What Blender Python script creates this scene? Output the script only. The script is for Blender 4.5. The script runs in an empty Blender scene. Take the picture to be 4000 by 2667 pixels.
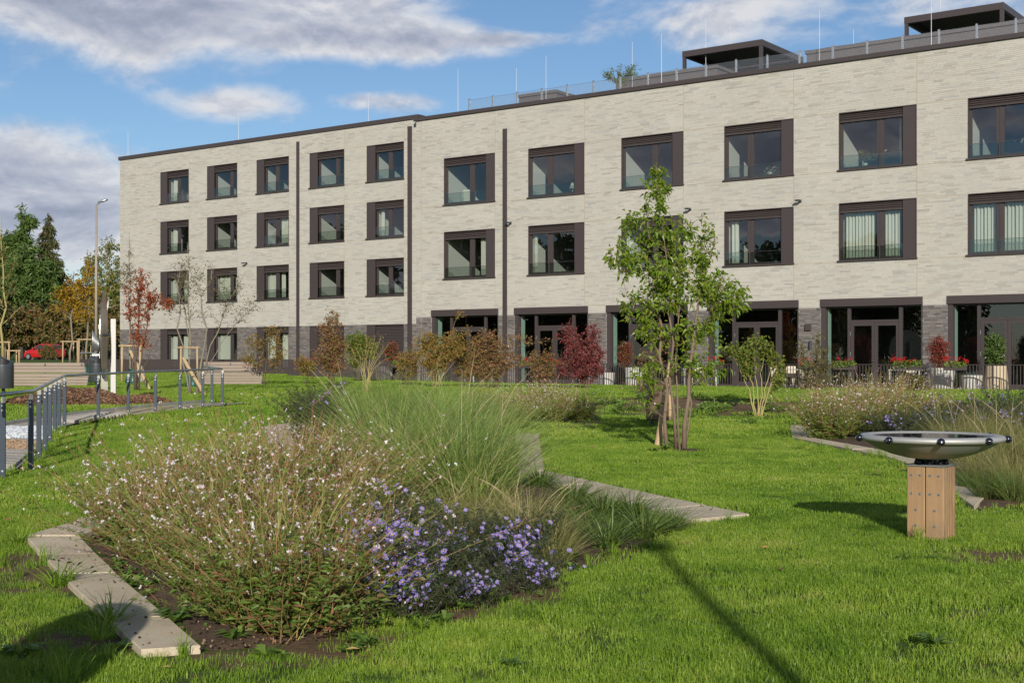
import bpy, math, random
import numpy as np
from mathutils import Vector, Matrix, Euler

# ---------------------------------------------------------------- camera, sky, sun, exposure
sc = bpy.context.scene
F, CX, YH, EYE = 5200.0, 2000.0, 1400.0, 1.6      # focal length and horizon in photo pixels, eye height in metres
cam = bpy.data.cameras.new('camera'); cam_ob = bpy.data.objects.new('camera', cam)
sc.collection.objects.link(cam_ob); sc.camera = cam_ob
cam.sensor_width = 36.0; cam.lens = 36.0 * F / 4000.0
cam.clip_start = 0.1; cam.clip_end = 3000.0
cam_ob.location = (0, 0, EYE); cam_ob.rotation_euler = (math.radians(90), 0, 0)
cam.shift_y = (YH - 1333.5) / 4000.0

SUN_EL, SUN_AZ = math.radians(21.0), math.radians(2.5)   # light travels forward (+Y) and a little to the left
sun = bpy.data.lights.new('sun', 'SUN'); sun.energy = 4.8; sun.angle = math.radians(0.55); sun.color = (1.0, 0.945, 0.85)
sun_ob = bpy.data.objects.new('sun', sun); sc.collection.objects.link(sun_ob)
ldir = Vector((-math.sin(SUN_AZ) * math.cos(SUN_EL), math.cos(SUN_AZ) * math.cos(SUN_EL), -math.sin(SUN_EL)))
sun_ob.rotation_euler = ldir.to_track_quat('-Z', 'Y').to_euler()
sun_ob.location = (6, -30, 20)

sc.view_settings.view_transform = 'Standard'; sc.view_settings.look = 'None'
sc.view_settings.gamma = 1.0; sc.view_settings.use_curve_mapping = False
sc.view_settings.exposure = 0.08
sc.cycles.use_denoising = True
sc.cycles.max_bounces = 8; sc.cycles.transparent_max_bounces = 24
sc.cycles.diffuse_bounces = 3; sc.cycles.glossy_bounces = 3; sc.cycles.transmission_bounces = 4
sc.cycles.caustics_reflective = False; sc.cycles.caustics_refractive = False
sc.cycles.sample_clamp_indirect = 6.0

world = bpy.data.worlds.new('World'); sc.world = world; world.use_nodes = True

class NG:
    """small helper to wire node trees"""
    def __init__(s, tree): s.t = tree; s.n = tree.nodes; s.l = tree.links
    def add(s, typ, **kw):
        nd = s.n.new(typ)
        for k, v in kw.items(): setattr(nd, k, v)
        return nd
    def put(s, sock, v):
        if hasattr(v, 'is_output'): s.l.new(v, sock)
        else: sock.default_value = v
    def math(s, op, a, b=None, c=None, clamp=False):
        nd = s.n.new('ShaderNodeMath'); nd.operation = op; nd.use_clamp = clamp
        s.put(nd.inputs[0], a)
        if b is not None: s.put(nd.inputs[1], b)
        if c is not None: s.put(nd.inputs[2], c)
        return nd.outputs[0]
    def mix(s, f, a, b, typ='MIX'):
        nd = s.n.new('ShaderNodeMix'); nd.data_type = 'RGBA'; nd.blend_type = typ
        s.put(nd.inputs[0], f)
        s.put(nd.inputs[6], a if hasattr(a, 'is_output') else (*a[:3], 1)); s.put(nd.inputs[7], b if hasattr(b, 'is_output') else (*b[:3], 1))
        return nd.outputs[2]
    def ramp(s, f, stops, interp='LINEAR'):
        nd = s.n.new('ShaderNodeValToRGB'); nd.color_ramp.interpolation = interp
        e = nd.color_ramp.elements
        while len(e) < len(stops): e.new(0.5)
        for el, (p, c) in zip(e, stops):
            el.position = p; el.color = (*c[:3], 1) if len(c) < 4 else c
        s.put(nd.inputs[0], f)
        return nd.outputs[0]
    def noise(s, vec, scale, detail=4.0, rough=0.55, dist=0.0):
        nd = s.n.new('ShaderNodeTexNoise'); nd.inputs['Scale'].default_value = scale
        nd.inputs['Detail'].default_value = detail; nd.inputs['Roughness'].default_value = rough; nd.inputs['Distortion'].default_value = dist
        if vec is not None: s.l.new(vec, nd.inputs['Vector'])
        return nd.outputs[0]
    def sstep(s, x, a, b):
        nd = s.n.new('ShaderNodeMapRange'); nd.interpolation_type = 'SMOOTHSTEP'
        s.put(nd.inputs[0], x); nd.inputs[1].default_value = a; nd.inputs[2].default_value = b
        return nd.outputs[0]

def build_world():
    g = NG(world.node_tree); g.n.clear()
    out = g.add('ShaderNodeOutputWorld')
    sky = g.add('ShaderNodeTexSky', sky_type='NISHITA')
    sky.sun_disc = False; sky.sun_elevation = SUN_EL
    sky.sun_rotation = math.pi - SUN_AZ          # the sun stands behind the camera
    sky.altitude = 300; sky.air_density = 1.0; sky.dust_density = 0.3; sky.ozone_density = 4.0
    tc = g.add('ShaderNodeTexCoord'); d = tc.outputs['Generated']
    sep = g.add('ShaderNodeSeparateXYZ'); g.l.new(d, sep.inputs[0])
    x, y, z = sep.outputs
    az = g.math('ARCTAN2', x, y); el = g.math('ARCSINE', z)
    # cloud deck seen in perspective: flatten the direction onto a layer overhead
    zz = g.math('ADD', g.math('MAXIMUM', z, 0.0), 0.16)
    cmb = g.add('ShaderNodeCombineXYZ'); g.put(cmb.inputs[0], g.math('DIVIDE', x, zz)); g.put(cmb.inputs[1], g.math('DIVIDE', y, zz)); cmb.inputs[2].default_value = 3.7
    big = g.noise(cmb.outputs[0], 1.1, 3.0, 0.5)
    # finer lumps, stretched sideways, in angle space
    lum = g.add('ShaderNodeCombineXYZ'); g.put(lum.inputs[0], g.math('MULTIPLY', az, 1.0)); g.put(lum.inputs[1], g.math('MULTIPLY', el, 1.9)); lum.inputs[2].default_value = 1.3
    n1 = g.noise(lum.outputs[0], 9.0, 8.0, 0.58, 0.25)
    n2 = g.noise(lum.outputs[0], 24.0, 6.0, 0.6, 0.3)
    # the clouds over this view: (azimuth, elevation, half width, half height, weight)
    blobs = [(-.28, .262, .22, .048, .98), (-.12, .236, .16, .020, .85), (-.02, .235, .085, .0095, .75), (-.37, .112, .15, .052, .82),
             (-.22, .13, .06, .02, .5), (-.195, .184, .062, .016, .62), (-.10, .19, .075, .011, .52), (.16, .245, .22, .028, .48), (.05, .27, .12, .012, .35),
             (.33, .25, .12, .03, .5), (-.55, .2, .2, .05, .7), (.65, .2, .22, .06, .6)]
    tot = None
    for a0, e0, sa, se, wt in blobs:
        qa = g.math('POWER', g.math('ABSOLUTE', g.math('DIVIDE', g.math('SUBTRACT', az, a0), sa)), 2.0)
        qe = g.math('POWER', g.math('ABSOLUTE', g.math('DIVIDE', g.math('SUBTRACT', el, e0), se)), 2.0)
        b = g.math('MULTIPLY', g.math('EXPONENT', g.math('MULTIPLY', g.math('ADD', qa, qe), -1.0)), wt)
        tot = b if tot is None else g.math('MAXIMUM', tot, b)
    # elsewhere: a loose field of similar clouds
    away = g.math('SUBTRACT', 1.0, g.sstep(g.math('COSINE', az), 0.72, 0.9))
    field = g.math('MULTIPLY', g.sstep(big, 0.42, 0.62), away)
    field = g.math('MULTIPLY', field, g.sstep(el, 0.0, 0.1))
    tot = g.math('MAXIMUM', tot, g.math('MULTIPLY', field, 0.85))
    dens = g.math('ADD', g.math('MULTIPLY', tot, 1.05), g.math('MULTIPLY', g.math('SUBTRACT', n1, 0.5), 1.25))
    dens = g.math('ADD', dens, g.math('MULTIPLY', g.math('SUBTRACT', n2, 0.5), 0.35))
    cover = g.sstep(dens, 0.22, 0.66)
    # cloud tone: thick parts grey, thin edges and lit tops white
    thick = g.sstep(dens, 0.42, 1.0)
    lum2 = g.add('ShaderNodeCombineXYZ'); g.put(lum2.inputs[0], az); g.put(lum2.inputs[1], g.math('MULTIPLY', g.math('SUBTRACT', el, 0.006), 1.9)); lum2.inputs[2].default_value = 1.3
    n1b = g.noise(lum2.outputs[0], 9.0, 8.0, 0.58, 0.25)
    lit2 = g.math('ADD', g.math('MULTIPLY', g.math('SUBTRACT', n1b, n1), -4.5), g.math('MULTIPLY', n2, 0.85))
    tone = g.math('SUBTRACT', g.math('ADD', 0.92, g.math('MULTIPLY', g.math('SUBTRACT', lit2, 0.4), 0.8)), g.math('MULTIPLY', thick, 0.46), clamp=True)
    ccol = g.ramp(tone, [(0.0, (.27, .30, .40)), (0.4, (.385, .415, .515)), (0.75, (.56, .575, .64)), (1.0, (.74, .74, .76))])
    b1 = g.add('ShaderNodeBackground'); g.l.new(sky.outputs[0], b1.inputs[0]); b1.inputs[1].default_value = 0.094
    b2 = g.add('ShaderNodeBackground'); g.l.new(ccol, b2.inputs[0]); b2.inputs[1].default_value = 0.95
    mx = g.add('ShaderNodeMixShader'); g.l.new(g.math('MULTIPLY', cover, 0.93), mx.inputs[0]); g.l.new(b1.outputs[0], mx.inputs[1]); g.l.new(b2.outputs[0], mx.inputs[2])
    g.l.new(mx.outputs[0], out.inputs[0])
build_world()

# ---------------------------------------------------------------- helpers
PI = math.pi
R = random.Random(7)
def lin(h):
    h = h.lstrip('#'); v = [int(h[i:i + 2], 16) / 255 for i in (0, 2, 4)]
    return tuple(c / 12.92 if c <= .04045 else ((c + .055) / 1.055) ** 2.4 for c in v)
def sm(t): t = np.clip(t, 0, 1); return t * t * (3 - 2 * t)

def new_mat(name):
    m = bpy.data.materials.new(name); m.use_nodes = True
    g = NG(m.node_tree); g.n.clear()
    out = g.add('ShaderNodeOutputMaterial'); p = g.add('ShaderNodeBsdfPrincipled')
    g.l.new(p.outputs[0], out.inputs[0])
    return m, g, p, out
def simple(name, col, rough=0.6, metal=0.0, var=0.12, scale=3.0, bump=0.0, bscale=60.0, spec=0.4, stretch=None):
    """a plain procedural surface: two tones of noise and a little relief"""
    m, g, p, out = new_mat(name)
    tc = g.add('ShaderNodeTexCoord'); v = tc.outputs['Object']
    if stretch:
        mp = g.add('ShaderNodeMapping'); mp.inputs['Scale'].default_value = stretch; g.l.new(v, mp.inputs[0]); v = mp.outputs[0]
    n = g.noise(v, scale, 5.0, 0.6)
    oi = g.add('ShaderNodeObjectInfo')
    k = g.math('ADD', g.math('MULTIPLY', g.math('SUBTRACT', n, 0.5), 2.2 * var), g.math('MULTIPLY', g.math('SUBTRACT', oi.outputs['Random'], 0.5), var * 0.6))
    k = g.math('ADD', k, 1.0)
    c = g.add('ShaderNodeVectorMath', operation='SCALE'); c.inputs[0].default_value = col[:3]; g.l.new(k, c.inputs['Scale'])
    g.l.new(c.outputs[0], p.inputs['Base Color'])
    p.inputs['Roughness'].default_value = rough; p.inputs['Metallic'].default_value = metal
    p.inputs['Specular IOR Level'].default_value = spec
    if bump:
        b = g.add('ShaderNodeBump'); b.inputs['Strength'].default_value = bump; b.inputs['Distance'].default_value = 0.02
        g.l.new(g.noise(v, bscale, 4.0), b.inputs['Height']); g.l.new(b.outputs[0], p.inputs['Normal'])
    return m
def leafy(name, cols, trans=0.35, rough=0.5, seed_scale=1.0, spec=0.35):
    """foliage: each leaf (mesh island) takes its own tone out of cols; light passes through"""
    m, g, p, out = new_mat(name)
    geo = g.add('ShaderNodeNewGeometry'); oi = g.add('ShaderNodeObjectInfo')
    r = g.math('FRACT', g.math('ADD', geo.outputs['Random Per Island'], g.math('MULTIPLY', oi.outputs['Random'], 1.0)))
    st = [(i / max(1, len(cols) - 1), c) for i, c in enumerate(cols)]
    c = g.ramp(r, st)
    g.l.new(c, p.inputs['Base Color']); p.inputs['Roughness'].default_value = rough; p.inputs['Specular IOR Level'].default_value = spec
    if trans:
        t = g.add('ShaderNodeBsdfTranslucent')
        hs = g.add('ShaderNodeHueSaturation'); hs.inputs['Value'].default_value = 1.5; hs.inputs['Saturation'].default_value = 1.1; g.l.new(c, hs.inputs['Color']); g.l.new(hs.outputs[0], t.inputs[0])
        mx = g.add('ShaderNodeMixShader'); mx.inputs[0].default_value = trans
        g.l.new(p.outputs[0], mx.inputs[1]); g.l.new(t.outputs[0], mx.inputs[2]); g.l.new(mx.outputs[0], out.inputs[0])
    return m

C = sc.collection
def rotz(a): c, s = math.cos(a), math.sin(a); return np.array([[c, -s, 0], [s, c, 0], [0, 0, 1.0]])
BOXF = [(0, 3, 2, 1), (4, 5, 6, 7), (0, 1, 5, 4), (1, 2, 6, 5), (2, 3, 7, 6), (3, 0, 4, 7)]
class MB:
    """collects vertices and faces, then becomes ONE mesh object"""
    def __init__(s): s.v = []; s.f = []; s.m = []; s.cm = 0
    def _add(s, vs, fs):
        o = len(s.v); s.v.extend([tuple(map(float, q)) for q in vs]); s.f.extend([tuple(i + o for i in f) for f in fs]); s.m.extend([s.cm] * len(fs)); return s
    def box(s, x0, x1, y0, y1, z0, z1, rot=None, piv=None):
        vs = np.array([(x0, y0, z0), (x1, y0, z0), (x1, y1, z0), (x0, y1, z0), (x0, y0, z1), (x1, y0, z1), (x1, y1, z1), (x0, y1, z1)], float)
        if rot is not None:
            pv = np.array(piv if piv is not None else vs.mean(0)); vs = (vs - pv) @ np.array(rot).T + pv
        return s._add(vs, BOXF)
    def bbox(s, x0, x1, y0, y1, z0, z1, b=0.01):
        """box with chamfered edges"""
        xs, ys, zs = (x0, x1), (y0, y1), (z0, z1); vs = []; idx = {}
        for i in (0, 1):
            for j in (0, 1):
                for k in (0, 1):
                    si, sj, sk = (1 - 2 * i) * b, (1 - 2 * j) * b, (1 - 2 * k) * b
                    for ax in range(3):
                        idx[i, j, k, ax] = len(vs)
                        vs.append((xs[i] + (0 if ax == 0 else si), ys[j] + (0 if ax == 1 else sj), zs[k] + (0 if ax == 2 else sk)))
        fs = []
        for ax in range(3):
            for e in (0, 1):
                o = [(0, 0), (1, 0), (1, 1), (0, 1)]
                q = []
                for a, c in o:
                    t = [0, 0, 0]; t[ax] = e; oth = [q_ for q_ in range(3) if q_ != ax]; t[oth[0]] = a; t[oth[1]] = c
                    q.append(idx[t[0], t[1], t[2], ax])
                fs.append(q if (e == 1) == (ax != 1) else q[::-1])
        for ax in range(3):
            oth = [q_ for q_ in range(3) if q_ != ax]
            for a in (0, 1):
                for c in (0, 1):
                    t0 = [0, 0, 0]; t0[oth[0]] = a; t0[oth[1]] = c; t1 = list(t0); t1[ax] = 1
                    fs.append((idx[(*t0, oth[0])], idx[(*t1, oth[0])], idx[(*t1, oth[1])], idx[(*t0, oth[1])]))
        for i in (0, 1):
            for j in (0, 1):
                for k in (0, 1): fs.append((idx[i, j, k, 0], idx[i, j, k, 1], idx[i, j, k, 2]))
        return s._add(vs, fs)
    def quad(s, *p): return s._add(p, [tuple(range(len(p)))])
    def prism(s, poly, z0, z1):
        n = len(poly); vs = [(p[0], p[1], z0 if np.isscalar(z0) else z0[i]) for i, p in enumerate(poly)] + [(p[0], p[1], z1 if np.isscalar(z1) else z1[i]) for i, p in enumerate(poly)]
        return s._add(vs, [tuple(range(n))[::-1], tuple(range(n, 2 * n))] + [(i, (i + 1) % n, n + (i + 1) % n, n + i) for i in range(n)])
    def tube(s, pts, r, sides=6, cap=True):
        pts = np.array(pts, float); n = len(pts); r = np.full(n, r) if np.isscalar(r) else np.array(r, float)
        tan = np.gradient(pts, axis=0); tan /= np.linalg.norm(tan, axis=1)[:, None] + 1e-9
        ref = np.array([0, 0, 1.0]) if abs(tan[0][2]) < .9 else np.array([1.0, 0, 0])
        vs = []; u = np.cross(tan[0], ref); u /= np.linalg.norm(u)
        for i in range(n):
            u = u - tan[i] * (u @ tan[i]); u /= np.linalg.norm(u) + 1e-9; w = np.cross(tan[i], u)
            for k in range(sides):
                a = 2 * PI * k / sides; vs.append(pts[i] + r[i] * (math.cos(a) * u + math.sin(a) * w))
        fs = [(i * sides + k, i * sides + (k + 1) % sides, (i + 1) * sides + (k + 1) % sides, (i + 1) * sides + k) for i in range(n - 1) for k in range(sides)]
        if cap: fs += [tuple(range(sides))[::-1], tuple((n - 1) * sides + k for k in range(sides))]
        return s._add(vs, fs)
    def cyl(s, x, y, z0, z1, r, r2=None, sides=16): return s.tube([(x, y, z0), (x, y, z1)], [r, r if r2 is None else r2], sides)
    def lathe(s, prof, sides=32, cx=0, cy=0):
        vs = [(cx + r * math.cos(2 * PI * k / sides), cy + r * math.sin(2 * PI * k / sides), z) for r, z in prof for k in range(sides)]
        fs = [(i * sides + k, i * sides + (k + 1) % sides, (i + 1) * sides + (k + 1) % sides, (i + 1) * sides + k) for i in range(len(prof) - 1) for k in range(sides)]
        return s._add(vs, fs)
    def ball(s, c, r, u=12, v=8):
        vs = [(c[0] + r * math.sin(PI * i / v) * math.cos(2 * PI * k / u), c[1] + r * math.sin(PI * i / v) * math.sin(2 * PI * k / u), c[2] + r * math.cos(PI * i / v)) for i in range(v + 1) for k in range(u)]
        fs = [(i * u + k, (i + 1) * u + k, (i + 1) * u + (k + 1) % u, i * u + (k + 1) % u) for i in range(v) for k in range(u)]
        return s._add(vs, fs)
    def arr(s, V, Fc):
        """numpy block: V (n,3), Fc (m,k)"""
        o = len(s.v); s.v.extend(map(tuple, np.asarray(V, float).tolist())); s.f.extend(map(tuple, (np.asarray(Fc) + o).tolist())); s.m.extend([s.cm] * len(Fc)); return s
    def xform(s, M):
        M = np.array(M); v = np.array(s.v); s.v = [tuple(q) for q in (v @ M[:3, :3].T + M[:3, 3]).tolist()]; return s
    def mesh(s, name, mat, smooth=False):
        me = bpy.data.meshes.new(name); me.from_pydata(s.v, [], s.f)
        for mt in (mat if isinstance(mat, (list, tuple)) else [mat]): me.materials.append(mt)
        if isinstance(mat, (list, tuple)): me.polygons.foreach_set('material_index', s.m)
        if smooth: me.polygons.foreach_set('use_smooth', [True] * len(s.f))
        me.update(); return me
    def build(s, name, mat, parent=None, smooth=False, **kw):
        o = bpy.data.objects.new(name, s.mesh(name, mat, smooth)); C.objects.link(o)
        if parent is not None: o.parent = parent
        for k, v in kw.items(): o[k] = v
        return o
def auto_smooth(o, ang=35):
    me = o.data
    try: me.set_sharp_from_angle(angle=math.radians(ang))
    except Exception: pass
    return o
def tag(o, label, cat, group=None):
    o['label'] = label; o['category'] = cat
    if group: o['group'] = group
    return o
def thing(name, label, cat, loc=(0, 0, 0), rz=0.0, group=None):
    o = bpy.data.objects.new(name, None); C.objects.link(o); o.empty_display_size = 0.2
    o.location = loc; o.rotation_euler = (0, 0, rz); return tag(o, label, cat, group)
def link_ob(name, me, parent=None, loc=(0, 0, 0), rot=(0, 0, 0), scale=(1, 1, 1)):
    o = bpy.data.objects.new(name, me); C.objects.link(o); o.parent = parent
    o.location = loc; o.rotation_euler = rot; o.scale = scale; return o
def copy_tree(root, loc, rz=0.0, scale=1.0, label=None, group=None):
    kids = {}
    for o in bpy.data.objects:
        if o.parent is not None: kids.setdefault(o.parent.name, []).append(o)
    def rec(o, par):
        c = o.copy(); C.objects.link(c); c.parent = par
        for ch in kids.get(o.name, []): rec(ch, c)
        return c
    r = rec(root, None); r.location = loc; r.rotation_euler = (0, 0, rz); r.scale = (scale,) * 3 if np.isscalar(scale) else scale
    if label: r['label'] = label
    if group: r['group'] = group
    return r
def pdist(poly, x, y):
    """distance to the outline of a polygon"""
    d = np.full(np.shape(x), 1e9); n = len(poly)
    for i in range(n):
        ax, ay = poly[i][:2]; bx, by = poly[(i + 1) % n][:2]; L2 = (bx - ax) ** 2 + (by - ay) ** 2 + 1e-9
        t = np.clip(((x - ax) * (bx - ax) + (y - ay) * (by - ay)) / L2, 0, 1); d = np.minimum(d, np.hypot(x - ax - t * (bx - ax), y - ay - t * (by - ay)))
    return d
def structure(o): o['kind'] = 'structure'; return o

# ---------------------------------------------------------------- the lie of the land
UX, UY = 0.80477, -0.59359            # along the facade, to the right
NX, NY = -0.59359, -0.80477           # out of the facade, towards the garden
OX, OY = -4.752, 66.077               # where the two wings of the building meet
RB = math.atan2(UY, UX)
def facade(x, y): return (x - OX) * UX + (y - OY) * UY, (x - OX) * NX + (y - OY) * NY      # s along, w in front
def bw(s, w, z=0.0): return (OX + s * UX + w * NX, OY + s * UY + w * NY, z)
def gz(x, y):
    x = np.asarray(x, float); y = np.asarray(y, float)
    s, w = facade(x, y); a = x / np.maximum(y, 1.0)
    zr = np.interp(w, [-60, 3.4, 4.6, 12, 16.5, 17.8, 20.8, 26, 36, 60], [.40, .40, .50, .56, .56, .46, .10, .06, .02, 0])
    zl = np.interp(y, [8, 11, 15, 24.6, 31, 50, 70, 90, 110, 135, 220, 600], [0, .04, .2, .31, .46, .6, .8, 1.2, 1.45, 1.47, 2.0, 4.0])
    t = sm((-a - 0.03) / 0.14) * sm((y - 6) / 6.0)
    z = zr * (1 - t) + zl * t
    z = z + 0.018 * np.sin(x * .9 + 1.3 * np.sin(y * .35)) * np.sin(y * .6 + .7) * sm((y - 4) / 6)
    return np.where((w < 3.4) & (s > -1), np.minimum(z, .40), z)
def G(px, py, k=4000 / 2352.0):
    """the ground point seen at a place of the photograph, by marching along the view ray"""
    a = (px * k - CX) / F; b = (py * k - YH) / F
    Y = 5.0
    for i in range(4000):
        if EYE - b * Y <= float(gz(a * Y, Y)): break
        Y += 0.02 if Y < 60 else 0.1
    return np.array([a * Y, Y, float(gz(a * Y, Y))])
def at(px, py, Y): return np.array([(px - CX) / F * Y, Y, EYE - (py - YH) / F * Y])    # photo pixel at a known depth
def inside(poly, x, y):
    x = np.asarray(x); y = np.asarray(y); r = np.zeros(x.shape, bool); n = len(poly)
    for i in range(n):
        x0, y0 = poly[i][0], poly[i][1]; x1, y1 = poly[(i + 1) % n][0], poly[(i + 1) % n][1]
        c = ((y0 > y) != (y1 > y)) & (x < (x1 - x0) * (y - y0) / ((y1 - y0) or 1e-9) + x0); r ^= c
    return r
# ---------------------------------------------------------------- materials
M = {}
M['frame'] = simple('dark_bronze_aluminium', lin('#423a39'), 0.42, 0.0, 0.06, 1.5, spec=0.5)
M['blind'] = simple('blind_slats', lin('#443c3a'), 0.38, 0.0, 0.08, 2.0, spec=0.5)
M['concrete'] = simple('pale_concrete', (.36, .32, .26), 0.85, 0, 0.16, 2.2, 0.25, 90)
M['slab'] = simple('sandstone_slab', (.43, .355, .25), 0.85, 0, 0.20, 1.9, 0.3, 70)
M['kerb'] = simple('grey_kerb', (.30, .29, .26), 0.9, 0, 0.2, 3.0, 0.4, 60)
def mat_slab():
    m, g, p, out = new_mat('stained_sandstone'); geo = g.add('ShaderNodeNewGeometry'); v = geo.outputs['Position']; oi = g.add('ShaderNodeObjectInfo')
    n1 = g.noise(v, 1.4, 5.0, .6); n2 = g.noise(v, 9.0, 6.0, .7); n3 = g.noise(v, 60.0, 3.0, .7)
    c = g.ramp(n1, [(.3, (.42, .345, .235)), (.55, (.53, .445, .315)), (.75, (.58, .50, .37))]); c = g.mix(g.math('MULTIPLY', g.sstep(n2, .52, .72), .45), c, (.22, .165, .105)); c = g.mix(g.math('MULTIPLY', g.sstep(n3, .58, .72), .4), c, (.17, .12, .075))
    c = g.mix(g.math('MULTIPLY', oi.outputs['Random'], .25), c, (.42, .36, .28)); g.l.new(c, p.inputs['Base Color']); p.inputs['Roughness'].default_value = .88; p.inputs['Specular IOR Level'].default_value = .2
    b = g.add('ShaderNodeBump'); b.inputs['Strength'].default_value = .35; b.inputs['Distance'].default_value = .01; g.l.new(n3, b.inputs['Height']); g.l.new(b.outputs[0], p.inputs['Normal']); return m
M['slab'] = mat_slab()
M['soil'] = simple('garden_soil', (.075, .045, .026), 0.95, 0, 0.45, 5.0, 1.0, 26)
M['bark'] = simple('bark_mulch', (.075, .036, .020), 0.9, 0, 0.5, 9.0, 1.0, 30)
M['steel'] = simple('brushed_steel', (.52, .51, .49), 0.33, 1.0, 0.06, 2.0, spec=0.5)
M['galv'] = simple('galvanised_steel', (.50, .51, .52), 0.42, 0.85, 0.12, 6.0)
M['anthracite'] = simple('anthracite_paint', lin('#3b444e'), 0.38, 0.2, 0.08, 2.0, spec=0.5)
M['bin'] = simple('bin_paint', lin('#4a4d51'), 0.32, 0.35, 0.06, 2.0, spec=0.5)
M['stake'] = simple('peeled_timber', (.42, .30, .17), 0.8, 0, 0.25, 4.0, 0.3, 40, stretch=(3, 3, .6))
M['bench'] = simple('weathered_bench_boards', (.27, .215, .17), 0.75, 0, 0.16, 3.0, 0.2, 60, stretch=(.4, 4, 4))
M['asphalt'] = simple('asphalt', (.085, .085, .088), 0.9, 0, 0.2, 1.0, 0.2, 80)
M['rail_dark'] = simple('railing_brown', lin('#4a4140'), 0.45, 0, 0.08, 2.0)
M['white'] = simple('white_render', (.72, .72, .68), 0.8, 0, 0.05, 1.0)
M['planter'] = simple('white_planter', (.46, .445, .40), 0.7, 0, 0.08, 2.0)
M['planter_tan'] = simple('tan_planter', (.46, .37, .25), 0.7, 0, 0.1, 2.0)
M['chairwood'] = simple('pale_chair', (.58, .50, .38), 0.6, 0, 0.06, 2.0)
M['wood_grey'] = simple('silvered_planks', (.33, .30, .26), 0.85, 0, 0.25, 3.0, 0.5, 40, stretch=(.6, 6, 3))
M['black'] = simple('black_rubber', (.018, .018, .02), 0.4, 0, 0.1, 2.0)

def mat_wood_block():
    m, g, p, out = new_mat('larch_block')
    tc = g.add('ShaderNodeTexCoord'); mp = g.add('ShaderNodeMapping'); mp.inputs['Scale'].default_value = (5, 5, .55); g.l.new(tc.outputs['Object'], mp.inputs[0])
    n = g.noise(mp.outputs[0], 3.0, 3.0, 0.5, 1.6)
    w = g.add('ShaderNodeTexWave'); w.wave_type = 'BANDS'; w.bands_direction = 'X'; w.inputs['Scale'].default_value = 6.0; w.inputs['Distortion'].default_value = 7.0; w.inputs['Detail'].default_value = 2.0; g.l.new(mp.outputs[0], w.inputs[0])
    c = g.ramp(g.math('ADD', g.math('MULTIPLY', w.outputs[1], .45), g.math('MULTIPLY', n, .6)), [(0.1, (.225, .125, .058)), (0.5, (.31, .185, .09)), (0.85, (.375, .245, .13))])
    st = g.noise(tc.outputs['Object'], 4.0, 4.0)
    c = g.mix(g.math('MULTIPLY', g.sstep(st, .45, .7), .55), c, (.20, .145, .095))
    g.l.new(c, p.inputs['Base Color']); p.inputs['Roughness'].default_value = .62
    return m
M['larch'] = mat_wood_block()

def mat_ground():
    m, g, p, out = new_mat('lawn_ground')
    tc = g.add('ShaderNodeTexCoord'); v = tc.outputs['Object']
    at_ = g.add('ShaderNodeAttribute', attribute_name='soil')
    n1 = g.noise(v, .35, 5.0, .6); n2 = g.noise(v, 3.2, 6.0, .65); n3 = g.noise(v, 40.0, 3.0, .7)
    grass = g.ramp(g.math('ADD', g.math('MULTIPLY', n1, .5), g.math('MULTIPLY', n2, .5)), [(.25, (.040, .065, .012)), (.5, (.062, .105, .016)), (.75, (.098, .145, .022))])
    grass = g.mix(g.math('MULTIPLY', g.sstep(n3, .45, .75), .45), grass, (.03, .045, .012))
    soil = g.ramp(n2, [(.2, (.085, .055, .033)), (.55, (.15, .098, .058)), (.85, (.21, .145, .09))])
    k = g.sstep(g.math('ADD', at_.outputs['Fac'], g.math('MULTIPLY', g.math('SUBTRACT', n2, .5), .9)), .38, .62)
    c = g.mix(k, grass, soil)
    g.l.new(c, p.inputs['Base Color']); p.inputs['Roughness'].default_value = .95; p.inputs['Specular IOR Level'].default_value = .15
    b = g.add('ShaderNodeBump'); b.inputs['Strength'].default_value = .8; b.inputs['Distance'].default_value = .04
    g.l.new(g.noise(v, 22.0, 5.0, .7), b.inputs['Height']); g.l.new(b.outputs[0], p.inputs['Normal'])
    return m
M['ground'] = mat_ground()

# ---------------------------------------------------------------- soil patches, beds, paths (plan shapes)
def GP(lst): return [tuple(G(x, y)[:2]) for x, y in lst]
BED1 = GP([(183, 1245), (462, 1503), (600, 1495), (740, 1478), (900, 1425), (1080, 1385), (1250, 1352), (1340, 1300), (1450, 1268), (1590, 1205), (1420, 1160), (1260, 1112), (1190, 1092), (1183, 1000), (1130, 960), (760, 978), (610, 990), (690, 1062), (560, 1120), (262, 1208)])
BED2 = GP([(1862, 985), (1865, 1012), (2060, 1060), (2240, 1172), (2352, 1165), (2420, 1150), (2420, 960), (2200, 925), (1900, 925)])
BED3 = GP([(1160, 985), (1380, 985), (1400, 930), (1150, 915)])
PATH_ST = [((-6.1, 9), (-7.6, 9)), ((-6.1, 16.4), (-7.75, 17)), ((-6.75, 18.8), (-8.25, 19.2)), ((-7.3, 20.8), (-8.75, 21.3)), ((-7.42, 21.2), (-8.85, 21.7)),
           ((-8.3, 24.4), (-9.5, 24.4)), ((-8.3, 25.4), (-9.3, 26)), ((-7.85, 27.6), (-8.9, 28)), ((-7.1, 31), (-8.2, 31.2)), ((-6.6, 33.2), (-7.7, 33.4))]
PATH = [a for a, b in PATH_ST] + [b for a, b in PATH_ST[::-1]]
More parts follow.
